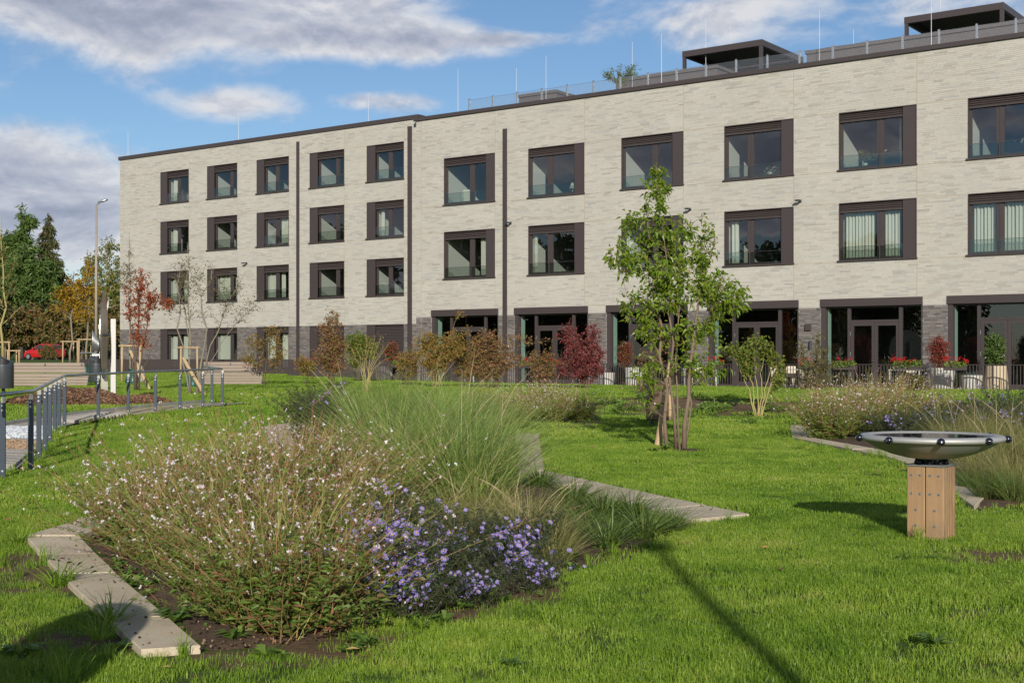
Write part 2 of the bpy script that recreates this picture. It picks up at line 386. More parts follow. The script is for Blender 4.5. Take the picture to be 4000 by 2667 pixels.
soil_spots = [(*G(80, 1330)[:2], .75, 1.2), (*G(150, 1480)[:2], .5, .7), (*G(30, 1290)[:2], .6, .8), (*G(1010, 1400)[:2], .55, .9), (*G(1180, 1372)[:2], .4, .8), (*G(1420, 1275)[:2], .5, .8), (*G(740, 1490)[:2], .55, .8),
              (*G(2300, 1280)[:2], .6, .8), (*G(2250, 1410)[:2], .45, .6), (*G(1560, 1035)[:2], .7, .8), (*G(1350, 1470)[:2], .35, .45), (*G(1950, 1390)[:2], .35, .42), (*G(560, 1530)[:2], .45, .6), (*G(1150, 1545)[:2], .3, .45), (*G(1740, 1330)[:2], .3, .4), (*G(2150, 1500)[:2], .4, .45)]
def soil_amount(x, y):
    s, w = facade(x, y); a = x / np.maximum(y, 1)
    v = np.zeros(np.shape(x))
    for sx, sy, r, k in soil_spots: v = np.maximum(v, k * np.exp(-(((x - sx) / (r * 1.3)) ** 2 + ((y - sy) / r) ** 2)))
    bank = np.exp(-((w - 18.9) / 1.7) ** 2) * sm((a - .03) / .06) * 1.05 * (0.75 + .3 * np.sin(s * 1.7) * np.sin(s * .6 + 2))
    v = np.maximum(v, bank)
    v = np.maximum(v, .62 * np.exp(-(pdist(BED1, x, y) / .22) ** 2) * (y < 14))
    v = np.maximum(v, .5 * np.exp(-(pdist(BED2, x, y) / .25) ** 2))
    return v
def clear_of(x, y, beds=True):
    """where the lawn may grow"""
    ok = ~inside(PATH, x, y)
    if beds: ok &= ~inside(BED1, x, y) & ~inside(BED2, x, y)
    for e in EDGE_POLYS: ok &= ~inside(e, x, y)
    s, w = facade(x, y)
    ok &= ~((w < 3.6) & (s > -1.5)) & (w > 0.6)
    ok &= (((x + 10.6) / 2.0) ** 2 + ((y - 33.2) / 1.6) ** 2) > 1.0
    return ok

# ground sheet
def build_ground():
    xs = np.unique(np.concatenate([np.linspace(-900, -60, 22), np.arange(-60, -20, 2.0), np.arange(-20, 22, .35), np.arange(22, 60, 2.0), np.linspace(60, 900, 22)]))
    ys = np.unique(np.concatenate([np.linspace(-500, -10, 16), np.arange(-10, 4, 1.5), np.arange(4, 45, .35), np.arange(45, 140, 1.5), np.linspace(140, 1600, 30)]))
    X, Y = np.meshgrid(xs, ys); Z = gz(X, Y)
    V = np.stack([X.ravel(), Y.ravel(), Z.ravel()], 1); nx, ny = len(xs), len(ys)
    i = np.arange(nx * ny).reshape(ny, nx)
    Fc = np.stack([i[:-1, :-1].ravel(), i[:-1, 1:].ravel(), i[1:, 1:].ravel(), i[1:, :-1].ravel()], 1)
    o = structure(MB().arr(V, Fc).build('ground', M['ground'], smooth=True))
    a = o.data.attributes.new('soil', 'FLOAT', 'POINT'); a.data.foreach_set('value', soil_amount(X.ravel(), Y.ravel()).astype(np.float32))
    return o
build_ground()

def sheet(name, poly, mat, lift, n=12):
    """a patch laid on the ground, following it"""
    P = np.array(poly); x0, y0 = P.min(0); x1, y1 = P.max(0)
    mb = MB(); mb._add([(p[0], p[1], float(gz(p[0], p[1])) + lift) for p in poly], [tuple(range(len(poly)))])
    return structure(mb.build(name, mat))
def soil_bed(name, poly):
    """bed of soil as a fine grid clipped to the outline, raised a little and lumpy"""
    P = np.array(poly); x0, y0 = P.min(0) - .3; x1, y1 = P.max(0) + .3; d = .09
    xs = np.arange(x0, x1 + d, d); ys = np.arange(y0, y1 + d, d); X, Y = np.meshgrid(xs, ys)
    rng = np.random.default_rng(5)
    D_ = np.where(inside(poly, X, Y), 1, -1) * pdist(poly, X, Y)
    Z = gz(X, Y) - .05 + .07 * sm((D_ + .12) / .34) + .022 * rng.random(X.shape) * sm((D_ + .1) / .2)
    keep = (D_[:-1, :-1] > -.2).ravel()
    nx = len(xs); i = np.arange(X.size).reshape(X.shape)
    Fc = np.stack([i[:-1, :-1].ravel(), i[:-1, 1:].ravel(), i[1:, 1:].ravel(), i[1:, :-1].ravel()], 1)[keep]
    return structure(MB().arr(np.stack([X.ravel(), Y.ravel(), Z.ravel()], 1), Fc).build(name, M['soil'], smooth=True))
soil_bed('planting_bed_soil', BED1); soil_bed('planting_bed_soil', BED2); soil_bed('planting_bed_soil', BED3)

# stone edging: separate slabs laid end to end
EDGE_POLYS = []
def edging(name, outer, inner, n, lift=.045):
    o = structure(bpy.data.objects.new(name, None)); C.objects.link(o)
    A = np.array([G(*p) for p in outer]); B = np.array([G(*p) for p in inner])
    EDGE_POLYS.append([tuple(p[:2]) for p in A] + [tuple(p[:2]) for p in B[::-1]])
    def along(Q, t):
        d = np.concatenate([[0], np.cumsum(np.linalg.norm(np.diff(Q[:, :2], axis=0), axis=1))]); d /= d[-1]
        return np.array([np.interp(t, d, Q[:, k]) for k in range(2)])
    for i in range(n):
        t0, t1 = i / n + .0012, (i + 1) / n - .0012
        pts = [along(A, t0), along(A, t1), along(B, t1), along(B, t0)]
        z = [float(gz(*p)) + lift + .002 * math.sin(i * 2.3) for p in pts]
        mb = MB(); mb.prism(pts if np.cross(pts[1] - pts[0], pts[2] - pts[0]) > 0 else pts[::-1], [-.12] * 4, z if np.cross(pts[1] - pts[0], pts[2] - pts[0]) > 0 else z[::-1])
        s_ = mb.build('slab', M['slab'], o)
        bv = s_.modifiers.new('bevel', 'BEVEL'); bv.width = .005; bv.segments = 1
edging('bed_edging', [(60, 1243), (325, 1512)], [(183, 1243), (462, 1503)], 5)
edging('bed_edging', [(62, 1240), (175, 1207), (640, 1073)], [(183, 1241), (262, 1209), (700, 1080)], 6)
edging('bed_edging', [(638, 1071), (600, 987)], [(694, 1062), (668, 1000)], 3)
edging('bed_edging', [(601, 985), (770, 966)], [(672, 1000), (790, 980)], 3)
edging('bed_edging', [(1237, 1000), (1250, 1086)], [(1184, 1000), (1182, 1092)], 4)
edging('bed_edging', [(1252, 1088), (1722, 1190)], [(1182, 1094), (1590, 1203)], 6)
edging('bed_edging', [(1815, 980), (1818, 1006)], [(1862, 982), (1868, 1012)], 1)
edging('bed_edging', [(1818, 1008), (2075, 1062), (2238, 1173)], [(1868, 1010), (2110, 1056), (2262, 1150)], 7)

# barefoot path with its compartments
def station(i): return np.array(PATH_ST[i][0]), np.array(PATH_ST[i][1])
def seg_poly(i): a, b = station(i); c, d = station(i + 1); return [tuple(a), tuple(c), tuple(d), tuple(b)]
M['sand'] = simple('sand', (.40, .32, .20), .95, 0, .15, 6.0, .4, 120)
M['grit'] = simple('grit_base', (.33, .33, .33), .9, 0, .4, 25.0, .8, 60)
M['chips'] = simple('chip_base', (.19, .12, .07), .95, 0, .5, 14.0, 1.0, 40)
for i, (nm, mt) in enumerate([('path_plank_bay', 'kerb'), ('path_plank_bay', 'kerb'), ('path_chip_bay', 'chips'), ('path_concrete_bar', 'concrete'), ('path_gravel_bay', 'grit'), ('path_concrete_bar', 'concrete'), ('path_log_bay', 'chips'), ('path_sand_bay', 'sand'), ('path_stone_bay', 'concrete')]):
    sheet(nm, seg_poly(i), M[mt], .035)
pk = structure(bpy.data.objects.new('path_kerb', None)); C.objects.link(pk)
for side in (1,):
    for i in range(1, len(PATH_ST) - 1):
        a, b = np.array(PATH_ST[i][side]), np.array(PATH_ST[i + 1][side]); d = b - a; d /= np.linalg.norm(d); nn = np.array([-d[1], d[0]]) * .09
        n = max(1, int(np.linalg.norm(b - a) / 1.0))
        for k in range(n):
            p, q = a + (b - a) * (k / n + .004), a + (b - a) * ((k + 1) / n - .004)
            mb = MB(); pts = [p, q, q + nn, p + nn]; zz = [float(gz(*t)) + .10 for t in pts]
            mb.prism(pts, [-.1] * 4, zz); mb.build('kerb_stone', M['kerb'], pk)
pp = structure(bpy.data.objects.new('plank_deck', None)); C.objects.link(pp)
for i in (0, 1):
    a, b = station(i); c, d = station(i + 1); n = int(np.linalg.norm(c - a) / .155)
    for k in range(n):
        t0, t1 = k / n + .006, (k + 1) / n - .012
        pts = [a + (c - a) * t0, a + (c - a) * t1, b + (d - b) * t1, b + (d - b) * t0]
        pts = [pts[0] + (pts[3] - pts[0]) * .03, pts[1] + (pts[2] - pts[1]) * .03, pts[2] - (pts[2] - pts[1]) * .06, pts[3] - (pts[3] - pts[0]) * .06]
        zz = [float(gz(*t)) + .075 + R.uniform(-.008, .008) for t in pts]
        mb = MB(); mb.prism(pts, [q - .05 for q in zz], zz); mb.build('plank', M['wood_grey'], pp)
lb = structure(bpy.data.objects.new('log_bed', None)); C.objects.link(lb)
a, b = station(6); c, d = station(7)
for k in range(22):
    t = (k + .5) / 22; p, q = a + (c - a) * t, b + (d - b) * t; p, q = p + (q - p) * R.uniform(.02, .1), q - (q - p) * R.uniform(.02, .12)
    mb = MB(); mb.tube([(*p, float(gz(*p)) + .05), (*((p + q) / 2), float(gz(*((p + q) / 2))) + .055 + R.uniform(-.01, .01)), (*q, float(gz(*q)) + .05)], .042, 7); mb.build('log', M['wood_grey'], lb, smooth=True)

# road far on the left, footpath in front of the benches
def strip_sheet(name, pts, halfw, mat, lift):
    mb = MB(); pts = [np.array(p) for p in pts]
    for i in range(len(pts) - 1):
        n = 10
        for k in range(n):
            q = []
            for t in (k / n, (k + 1) / n):
                p = pts[i] + (pts[i + 1] - pts[i]) * t; d = pts[i + 1] - pts[i]; d = d / np.linalg.norm(d); nn = np.array([-d[1], d[0]]) * halfw
                q.append((p + nn, p - nn))
            c4 = [q[0][0], q[0][1], q[1][1], q[1][0]]
            mb.quad(*[(c_[0], c_[1], float(gz(*c_)) + lift) for c_ in c4])
    return structure(mb.build(name, mat))
strip_sheet('road', [(-120, 126), (-20, 124), (40, 124)], 3.2, M['asphalt'], .02)
strip_sheet('pavement', [(-120, 131.5), (-20, 129.5), (40, 129.5)], 1.2, M['concrete'], .05)
strip_sheet('footpath', [(-24, 46.9), (-8.5, 47.6), (-4.0, 50.5)], .55, M['concrete'], .02)
strip_sheet('footpath', [(-16.5, 32.3), (-11.6, 32.6)], .6, M['concrete'], .02)

# terrace in front of the building
def terrace():
    mb = MB(); a, b, c, d = bw(-1.2, 3.3), bw(36, 3.3), bw(36, 0), bw(-1.2, 0)
    mb.prism([a[:2], b[:2], c[:2], d[:2]], 0.1, .44); structure(mb.build('terrace', M['concrete']))
terrace()

# ---------------------------------------------------------------- scattered ground cover (nobody could count it)
hid = bpy.data.collections.new('scatter_sources')
def scatter(name, label, cat, pts, rz, scl, idx, sources, tilt=None):
    col = bpy.data.collections.new(name + '_source')
    for i, me in enumerate(sources):
        so = bpy.data.objects.new('%s_piece_%02d' % (name, i), me); col.objects.link(so)
    me = bpy.data.meshes.new(name); me.from_pydata(np.asarray(pts).tolist(), [], [])
    for nm, typ, arr in (('rz', 'FLOAT', rz), ('sc', 'FLOAT', scl), ('ix', 'INT', idx), ('tl', 'FLOAT', tilt if tilt is not None else np.zeros(len(pts)))):
        a = me.attributes.new(nm, typ, 'POINT'); a.data.foreach_set('value', np.asarray(arr, np.float32 if typ == 'FLOAT' else np.int32))
    o = bpy.data.objects.new(name, me); C.objects.link(o); o['kind'] = 'stuff'; o['label'] = label; o['category'] = cat
    ng = bpy.data.node_groups.new(name, 'GeometryNodeTree')
    ng.interface.new_socket('Geometry', in_out='INPUT', socket_type='NodeSocketGeometry'); ng.interface.new_socket('Geometry', in_out='OUTPUT', socket_type='NodeSocketGeometry')
    N = ng.nodes; L = ng.links; gi = N.new('NodeGroupInput'); go = N.new('NodeGroupOutput')
    ip = N.new('GeometryNodeInstanceOnPoints'); ci = N.new('GeometryNodeCollectionInfo'); ci.inputs['Collection'].default_value = col
    ci.inputs['Separate Children'].default_value = True; ci.inputs['Reset Children'].default_value = True
    def attr(nm, typ):
        n = N.new('GeometryNodeInputNamedAttribute'); n.data_type = typ; n.inputs['Name'].default_value = nm; return n.outputs[0]
    cx = N.new('ShaderNodeCombineXYZ'); L.new(attr('rz', 'FLOAT'), cx.inputs[2]); L.new(attr('tl', 'FLOAT'), cx.inputs[0])
    L.new(gi.outputs[0], ip.inputs['Points']); L.new(ci.outputs[0], ip.inputs['Instance']); ip.inputs['Pick Instance'].default_value = True
    L.new(attr('ix', 'INT'), ip.inputs['Instance Index']); L.new(cx.outputs[0], ip.inputs['Rotation']); L.new(attr('sc', 'FLOAT'), ip.inputs['Scale'])
    L.new(ip.outputs[0], go.inputs[0])
    md = o.modifiers.new('scatter', 'NODES'); md.node_group = ng
    return o
def blades(n, rad, h0, h1, w, lean, rng, flop=0.4, square=True):
    """a tuft of bent grass blades as numpy arrays (5 vertices, 3 faces per blade)"""
    if square: bx, by = rng.uniform(-rad, rad, n), rng.uniform(-rad, rad, n)
    else:
        r = rad * np.sqrt(rng.random(n)); t = rng.random(n) * 2 * PI; bx, by = r * np.cos(t), r * np.sin(t)
    h = rng.uniform(h0, h1, n); th = rng.random(n) * 2 * PI; le = np.abs(rng.normal(0, lean, n)); dx, dy = np.cos(th) * le * h, np.sin(th) * le * h
    wv = rng.uniform(.7, 1.3, n) * w / 2; ph = rng.random(n) * 2 * PI; wx, wy = np.cos(ph) * wv, np.sin(ph) * wv
    z = np.zeros(n)
    V = np.stack([np.stack([bx - wx, by - wy, z - .01], 1), np.stack([bx + wx, by + wy, z - .01], 1),
                  np.stack([bx + wx * .8 + dx * .35, by + wy * .8 + dy * .35, h * .6], 1), np.stack([bx - wx * .8 + dx * .35, by - wy * .8 + dy * .35, h * .6], 1),
                  np.stack([bx + dx, by + dy, h * (1 - flop * le / (1 + le))], 1)], 1).reshape(-1, 3)
    o = np.arange(n) * 5
    return V, np.stack([o, o + 1, o + 2, o + 3], 1), np.stack([o + 3, o + 2, o + 4], 1)
def mat_blade(name, ramp, var, trans=.4):
    m, g, p, out = new_mat(name)
    geo = g.add('ShaderNodeNewGeometry'); oi = g.add('ShaderNodeObjectInfo')
    n = g.noise(geo.outputs['Position'], .5, 4.0, .65); n2 = g.noise(geo.outputs['Position'], 3.1, 3.0, .6)
    r = g.math('FRACT', g.math('ADD', geo.outputs['Random Per Island'], oi.outputs['Random']))
    k = g.math('ADD', g.math('MULTIPLY', r, .38), g.math('ADD', g.math('MULTIPLY', g.math('SUBTRACT', n, .5), 1.35), g.math('ADD', g.math('MULTIPLY', g.math('SUBTRACT', n2, .5), .8), .30)), clamp=True)
    c = g.ramp(k, ramp)
    g.l.new(c, p.inputs['Base Color']); p.inputs['Roughness'].default_value = .45; p.inputs['Specular IOR Level'].default_value = .4
    t = g.add('ShaderNodeBsdfTranslucent'); g.l.new(c, t.inputs[0]); mx = g.add('ShaderNodeMixShader'); mx.inputs[0].default_value = trans
    g.l.new(p.outputs[0], mx.inputs[1]); g.l.new(t.outputs[0], mx.inputs[2]); g.l.new(mx.outputs[0], out.inputs[0])
    return m
M['blade'] = mat_blade('lawn_blade', [(0, (.062, .130, .012)), (.25, (.135, .245, .018)), (.55, (.238, .36, .034)), (.8, (.34, .41, .062)), (1, (.52, .46, .19))], .3)
def tuft_mesh(name, n, rad, h0, h1, w, lean, seed, mat, square=True):
    V, Q, T = blades(n, rad, h0, h1, w, lean, np.random.default_rng(seed), square=square)
    mb = MB(); mb.arr(V, Q); o = len(mb.v) - len(V); mb.f.extend(map(tuple, (T + o).tolist())); mb.m.extend([0] * len(T)); return mb.mesh(name, mat)
def lawn():
    rng = np.random.default_rng(11)
    near = [tuft_mesh('blade_near', 95, .12, .018, .060, .0038, .65, k, M['blade']) for k in range(5)]
    mid = [tuft_mesh('blade_mid', 95, .17, .02, .058, .0062, .6, 20 + k, M['blade']) for k in range(4)]
    far = [tuft_mesh('blade_far', 95, .30, .03, .075, .014, .5, 40 + k, M['blade']) for k in range(4)]
    tall = [tuft_mesh('blade_tall', 38, .05, .10, .24, .006, .6, 60 + k, M['blade'], False) for k in range(3)]
    def pts(y0, y1, dens, amax=.5):
        A = (y1 * y1 - y0 * y0) * amax; n = int(A * dens)
        y = np.sqrt(rng.uniform(y0 * y0, y1 * y1, n)); x = rng.uniform(-amax, amax, n) * y
        return x, y
    P = []; I = []; S = []
    for y0, y1, dens, base, cnt in ((4.6, 13, 115, 0, 5), (13, 26, 50, 5, 4), (26, 72, 11, 9, 4)):
        x, y = pts(y0, y1, dens); so = soil_amount(x, y); k = clear_of(x, y) & (rng.random(len(x)) > np.clip((so - .18) * 1.9, 0, .93))
        x, y, so = x[k], y[k], so[k]
        if y1 < 30:
            de = np.min([pdist(e, x, y) for e in EDGE_POLYS], axis=0); k = de > (.10 if y1 < 14 else .14) * rng.uniform(.35, 1.0, len(x)); x, y, so = x[k], y[k], so[k]
        P.append(np.stack([x, y, gz(x, y) - .004], 1)); I.append(base + rng.integers(0, cnt, len(x))); S.append(rng.uniform(.75, 1.25, len(x)) * (1.0 + .25 * np.sin(x * 1.7) * np.sin(y * 1.3)))
    # longer tufts: along the edging, posts and bed rims
    x, y = pts(5.5, 30, 1.3); k = clear_of(x, y); x, y = x[k], y[k]; x, y = x[::3], y[::3]
    ex, ey = [], []
    for poly in EDGE_POLYS + [BED1, BED2, PATH]:
        Q = np.array(poly)
        for i in range(len(Q)):
            a, b = Q[i], Q[(i + 1) % len(Q)]; n = int(np.linalg.norm(b - a) * 3.2)
            for t in rng.random(n): q = a + (b - a) * t + rng.normal(0, .11, 2); ex.append(q[0]); ey.append(q[1])
    ex, ey = np.array(ex), np.array(ey); ok = clear_of(ex, ey) & (ey > 5.0); x = np.concatenate([x, ex[ok]]); y = np.concatenate([y, ey[ok]])
    P.append(np.stack([x, y, gz(x, y) - .004], 1)); I.append(13 + rng.integers(0, 3, len(x))); S.append(rng.uniform(.45, 1.0, len(x)))
    P = np.concatenate(P); n = len(P)
    scatter('lawn_grass', 'short green lawn grass covering the garden', 'grass', P, rng.random(n) * 2 * PI, np.concatenate(S), np.concatenate(I), near + mid + far + tall)
lawn()

# weeds: small broad-leaved plants in the thin patches of lawn
M['weed'] = leafy('weed_leaf', [(.08, .15, .025), (.12, .20, .035), (.17, .25, .05)], .3)
def rosette(seed, n=14, r=.09, lw=.035):
    rg = random.Random(seed); mb = MB()
    for i in range(n):
        a = rg.uniform(0, 2 * PI); l = rg.uniform(.5, 1) * r; up = rg.uniform(.1, .8) * l; c, s = math.cos(a), math.sin(a); w = lw * rg.uniform(.5, 1) / 2
        mb._add([(0, 0, .003), (c * l * .5 - s * w, s * l * .5 + c * w, up * .8), (c * l, s * l, up * .7), (c * l * .5 + s * w, s * l * .5 - c * w, up * .8)], [(0, 3, 2, 1)])
    return mb.mesh('rosette', M['weed'])
def weeds():
    rng = np.random.default_rng(3); srcs = [rosette(k, 10 + 3 * k, .06 + .02 * k, .028 + .006 * k) for k in range(4)]
    n = 9000; y = np.sqrt(rng.uniform(5.0 ** 2, 34 ** 2, n)); x = rng.uniform(-.5, .5, n) * y
    so = soil_amount(x, y); nb = rng.random(n) < (.5 * np.clip(so - .2, 0, 1) + .95 * (inside(BED1, x, y) & (y < 13)))
    k = nb & (clear_of(x, y, False)); x, y = x[k], y[k]
    scatter('ground_weeds', 'small broad-leaved weeds in thin lawn and bare soil', 'weeds', np.stack([x, y, gz(x, y) + .012], 1), rng.random(len(x)) * 2 * PI, rng.uniform(.5, 1.5, len(x)), rng.integers(0, 4, len(x)), srcs)
weeds()
def fallen():
    rng = np.random.default_rng(8); mts = [simple('dry_leaf_%d' % i, c, .8, 0, .2) for i, c in enumerate([(.30, .16, .06), (.38, .26, .09), (.22, .10, .05)])]
    srcs = []
    for m in mts:
        mb = MB(); mb._add([(-.03, 0, 0), (0, -.016, .006), (.035, 0, .002), (0, .016, .008)], [(0, 1, 2), (0, 2, 3)]); srcs.append(mb.mesh('dry_leaf', m))
    n = 420; y = np.sqrt(rng.uniform(5.0 ** 2, 34 ** 2, n)); x = rng.uniform(-.45, .45, n) * y; k = ~inside(BED1, x, y); x, y = x[k], y[k]
    onslab = np.zeros(len(x), bool)
    for e in EDGE_POLYS: onslab |= inside(e, x, y)
    scatter('fallen_leaves', 'dry brown leaves fallen on lawn and stone edging', 'leaves', np.stack([x, y, gz(x, y) + np.where(onslab, .053, .05)], 1), rng.random(len(x)) * 6.28, rng.uniform(.4, 1.3, len(x)), rng.integers(0, 3, len(x)), srcs, rng.normal(0, .3, len(x)))
fallen()
# wood chips, gravel
def chip_src(mats, l, w, h, n, seed):
    rg = random.Random(seed); out = []
    for k in range(n):
        mb = MB(); mb.box(-l * rg.uniform(.5, 1) / 2, l * rg.uniform(.5, 1) / 2, -w * rg.uniform(.4, 1) / 2, w * rg.uniform(.4, 1) / 2, -h / 2, h / 2, Euler((rg.uniform(-.3, .3), rg.uniform(-.3, .3), 0)).to_matrix()); out.append(mb.mesh('chip', mats[k % len(mats)]))
    return out
bark_m = [simple('bark_chip_%d' % i, c, .9, 0, .2, 6) for i, c in enumerate([(.085, .038, .020), (.13, .060, .030), (.050, .024, .015), (.24, .14, .075)])]
chip_m = [simple('wood_chip_%d' % i, c, .9, 0, .2, 6) for i, c in enumerate([(.30, .20, .12), (.20, .12, .07), (.40, .30, .20)])]
grav_m = [simple('gravel_%d' % i, c, .8, 0, .2, 6) for i, c in enumerate([(.50, .52, .54), (.34, .36, .39), (.65, .66, .66)])]
def mound_z(x, y):
    q = 1 - ((x + 10.6) / 2.1) ** 2 - ((y - 33.2) / 1.7) ** 2
    return gz(x, y) - .06 + .42 * np.sqrt(np.clip(q, 0, 1)) * (0.85 + .22 * np.sin(x * 2.1) + .1 * np.sin(x * 5.3 + y * 3))
def mound():
    g_ = np.linspace(-1.02, 1.02, 44); X, Y = np.meshgrid(-10.6 + g_ * 2.1, 33.2 + g_ * 1.7); Z = mound_z(X, Y); i = np.arange(X.size).reshape(X.shape)
    keep = (((X[:-1, :-1] + 10.6) / 2.1) ** 2 + ((Y[:-1, :-1] - 33.2) / 1.7) ** 2 < 1.0).ravel()
    Fc = np.stack([i[:-1, :-1].ravel(), i[:-1, 1:].ravel(), i[1:, 1:].ravel(), i[1:, :-1].ravel()], 1)[keep]
    structure(MB().arr(np.stack([X.ravel(), Y.ravel(), Z.ravel()], 1), Fc).build('mulch_mound', M['bark'], smooth=True))
    rng = np.random.default_rng(2); n = 6500; r = np.sqrt(rng.random(n)) * .99; t = rng.random(n) * 6.283; x, y = -10.6 + 2.1 * r * np.cos(t), 33.2 + 1.7 * r * np.sin(t)
    scatter('bark_mulch', 'brown bark mulch heaped in a low mound', 'mulch', np.stack([x, y, mound_z(x, y) + .012], 1), rng.random(n) * 6.283, rng.uniform(.6, 1.6, n), rng.integers(0, 8, n), chip_src(bark_m, .11, .035, .015, 8, 4), rng.normal(0, .5, n))
mound()
def fill_bay(name, label, cat, i, n, srcs, s0, s1, z):
    a, b = station(i); c, d = station(i + 1); rng = np.random.default_rng(i + 70); u, v = rng.uniform(.01, .99, n), rng.uniform(.03, .97, n)
    P = (a[None] + (c - a)[None] * u[:, None]) * (1 - v[:, None]) + (b[None] + (d - b)[None] * u[:, None]) * v[:, None]
    scatter(name, label, cat, np.stack([P[:, 0], P[:, 1], gz(P[:, 0], P[:, 1]) + z], 1), rng.random(n) * 6.28, rng.uniform(s0, s1, n), rng.integers(0, len(srcs), n), srcs, rng.normal(0, .4, n))
fill_bay('wood_chips', 'pale wood chips filling a bay of the barefoot path', 'wood chips', 2, 2200, chip_src(chip_m, .09, .03, .012, 6, 5), .6, 1.3, .05)
def pebble(m, seed):
    rg = random.Random(seed); mb = MB(); mb.ball((0, 0, 0), .022, 5, 4); mb.v = [(x * rg.uniform(.8, 1.3), y * rg.uniform(.8, 1.3), z * rg.uniform(.6, 1)) for x, y, z in mb.v]; return mb.mesh('pebble', m)
fill_bay('gravel', 'white and grey gravel filling a bay of the barefoot path', 'gravel', 4, 2600, [pebble(grav_m[k % 3], k) for k in range(6)], .7, 1.6, .05)

# crumbs of soil and dry bits on the beds and on the stone edging
def crumbs():
    rng = np.random.default_rng(17); ms = [simple('crumb_%d' % i, c, .95, 0, .2) for i, c in enumerate([(.055, .034, .020), (.09, .058, .034), (.035, .022, .014), (.26, .17, .10)])]
    srcs = [pebble(ms[k % 4], 40 + k) for k in range(8)]; P = []
    for poly, n in ((BED1, 9000), (BED2, 1500)):
        Q = np.array(poly); x = rng.uniform(Q[:, 0].min(), Q[:, 0].max(), n); y = Q[:, 1].min() + (Q[:, 1].max() - Q[:, 1].min()) * rng.random(n) ** 2.2; k = inside(poly, x, y); P.append(np.stack([x[k], y[k], gz(x[k], y[k]) + .028], 1))
    for poly in EDGE_POLYS:
        Q = np.array(poly); n = 500; x = rng.uniform(Q[:, 0].min(), Q[:, 0].max(), n); y = rng.uniform(Q[:, 1].min(), Q[:, 1].max(), n); k = inside(poly, x, y) & (rng.random(n) < np.exp(-pdist(poly, x, y) / .09) + .06); P.append(np.stack([x[k], y[k], gz(x[k], y[k]) + .049], 1))
    P = np.concatenate(P); n = len(P); sc_ = rng.uniform(.2, .62, n) ** 1.2 * .8
    scatter('soil_crumbs', 'crumbs of dark soil on the beds and stone edging', 'soil', P, rng.random(n) * 6.28, sc_, rng.integers(0, 8, n), srcs, rng.normal(0, .5, n))
crumbs()
# ================================================================ the building
def mat_brick(name, stops):
    m, g, p, out = new_mat(name)
    geo = g.add('ShaderNodeNewGeometry'); oi = g.add('ShaderNodeObjectInfo'); tc = g.add('ShaderNodeTexCoord')
    r = g.math('FRACT', g.math('ADD', geo.outputs['Random Per Island'], oi.outputs['Random']))
    c = g.ramp(r, stops)
    n = g.noise(geo.outputs['Position'], 7.0, 5.0, .65); big = g.noise(geo.outputs['Position'], .55, 3.0, .55)
    k = g.math('ADD', .78, g.math('ADD', g.math('MULTIPLY', n, .22), g.math('MULTIPLY', big, .22)))
    vm = g.add('ShaderNodeVectorMath', operation='SCALE'); g.l.new(c, vm.inputs[0]); g.l.new(k, vm.inputs['Scale'])
    g.l.new(vm.outputs[0], p.inputs['Base Color']); p.inputs['Roughness'].default_value = .85; p.inputs['Specular IOR Level'].default_value = .2
    b = g.add('ShaderNodeBump'); b.inputs['Strength'].default_value = .35; b.inputs['Distance'].default_value = .01; g.l.new(g.noise(geo.outputs['Position'], 45.0, 4.0), b.inputs['Height']); g.l.new(b.outputs[0], p.inputs['Normal'])
    return m
M['brick'] = mat_brick('pale_long_brick', [(0, (.425, .402, .355)), (.5, (.458, .434, .384)), (.74, (.415, .392, .344)), (.86, (.370, .344, .297)), (.92, (.395, .386, .358)), (.97, (.355, .346, .323)), (1, (.325, .302, .265))])
M['brick_dark'] = mat_brick('dark_grey_brick', [(0, (.085, .072, .068)), (.3, (.13, .11, .10)), (.55, (.165, .145, .13)), (.72, (.065, .062, .068)), (.86, (.19, .165, .15)), (1, (.05, .048, .055))])
M['mortar'] = simple('pale_mortar', (.43, .405, .358), .9, 0, .1, 1.0)
M['mortar_dark'] = simple('grey_mortar', (.30, .285, .265), .9, 0, .1, 1.0)
M['joint'] = simple('movement_joint', (.40, .31, .20), .9, 0, .1, 1.0)
M['roofing'] = simple('roof_membrane', (.10, .095, .095), .9, 0, .1, 1.0)
M['roofbox'] = simple('roof_cladding', lin('#5c5553'), .6, 0, .08, 1.0)
M['curtain'] = leafy('curtain_cloth', [(.62, .62, .54), (.68, .68, .60)], .25, .9)
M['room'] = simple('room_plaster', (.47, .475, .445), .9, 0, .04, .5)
M['room_dark'] = simple('room_back', (.075, .072, .07), .9, 0, .1, .5)  # dimness of the deep room put into the colour of back, floor and side
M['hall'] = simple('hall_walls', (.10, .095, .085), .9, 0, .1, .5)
M['reveal_green'] = simple('pale_green_lining', (.30, .44, .38), .8, 0, .05, 1.0)
M['rod'] = simple('lightning_rod', (.72, .73, .74), .4, .3, .05, 1.0)
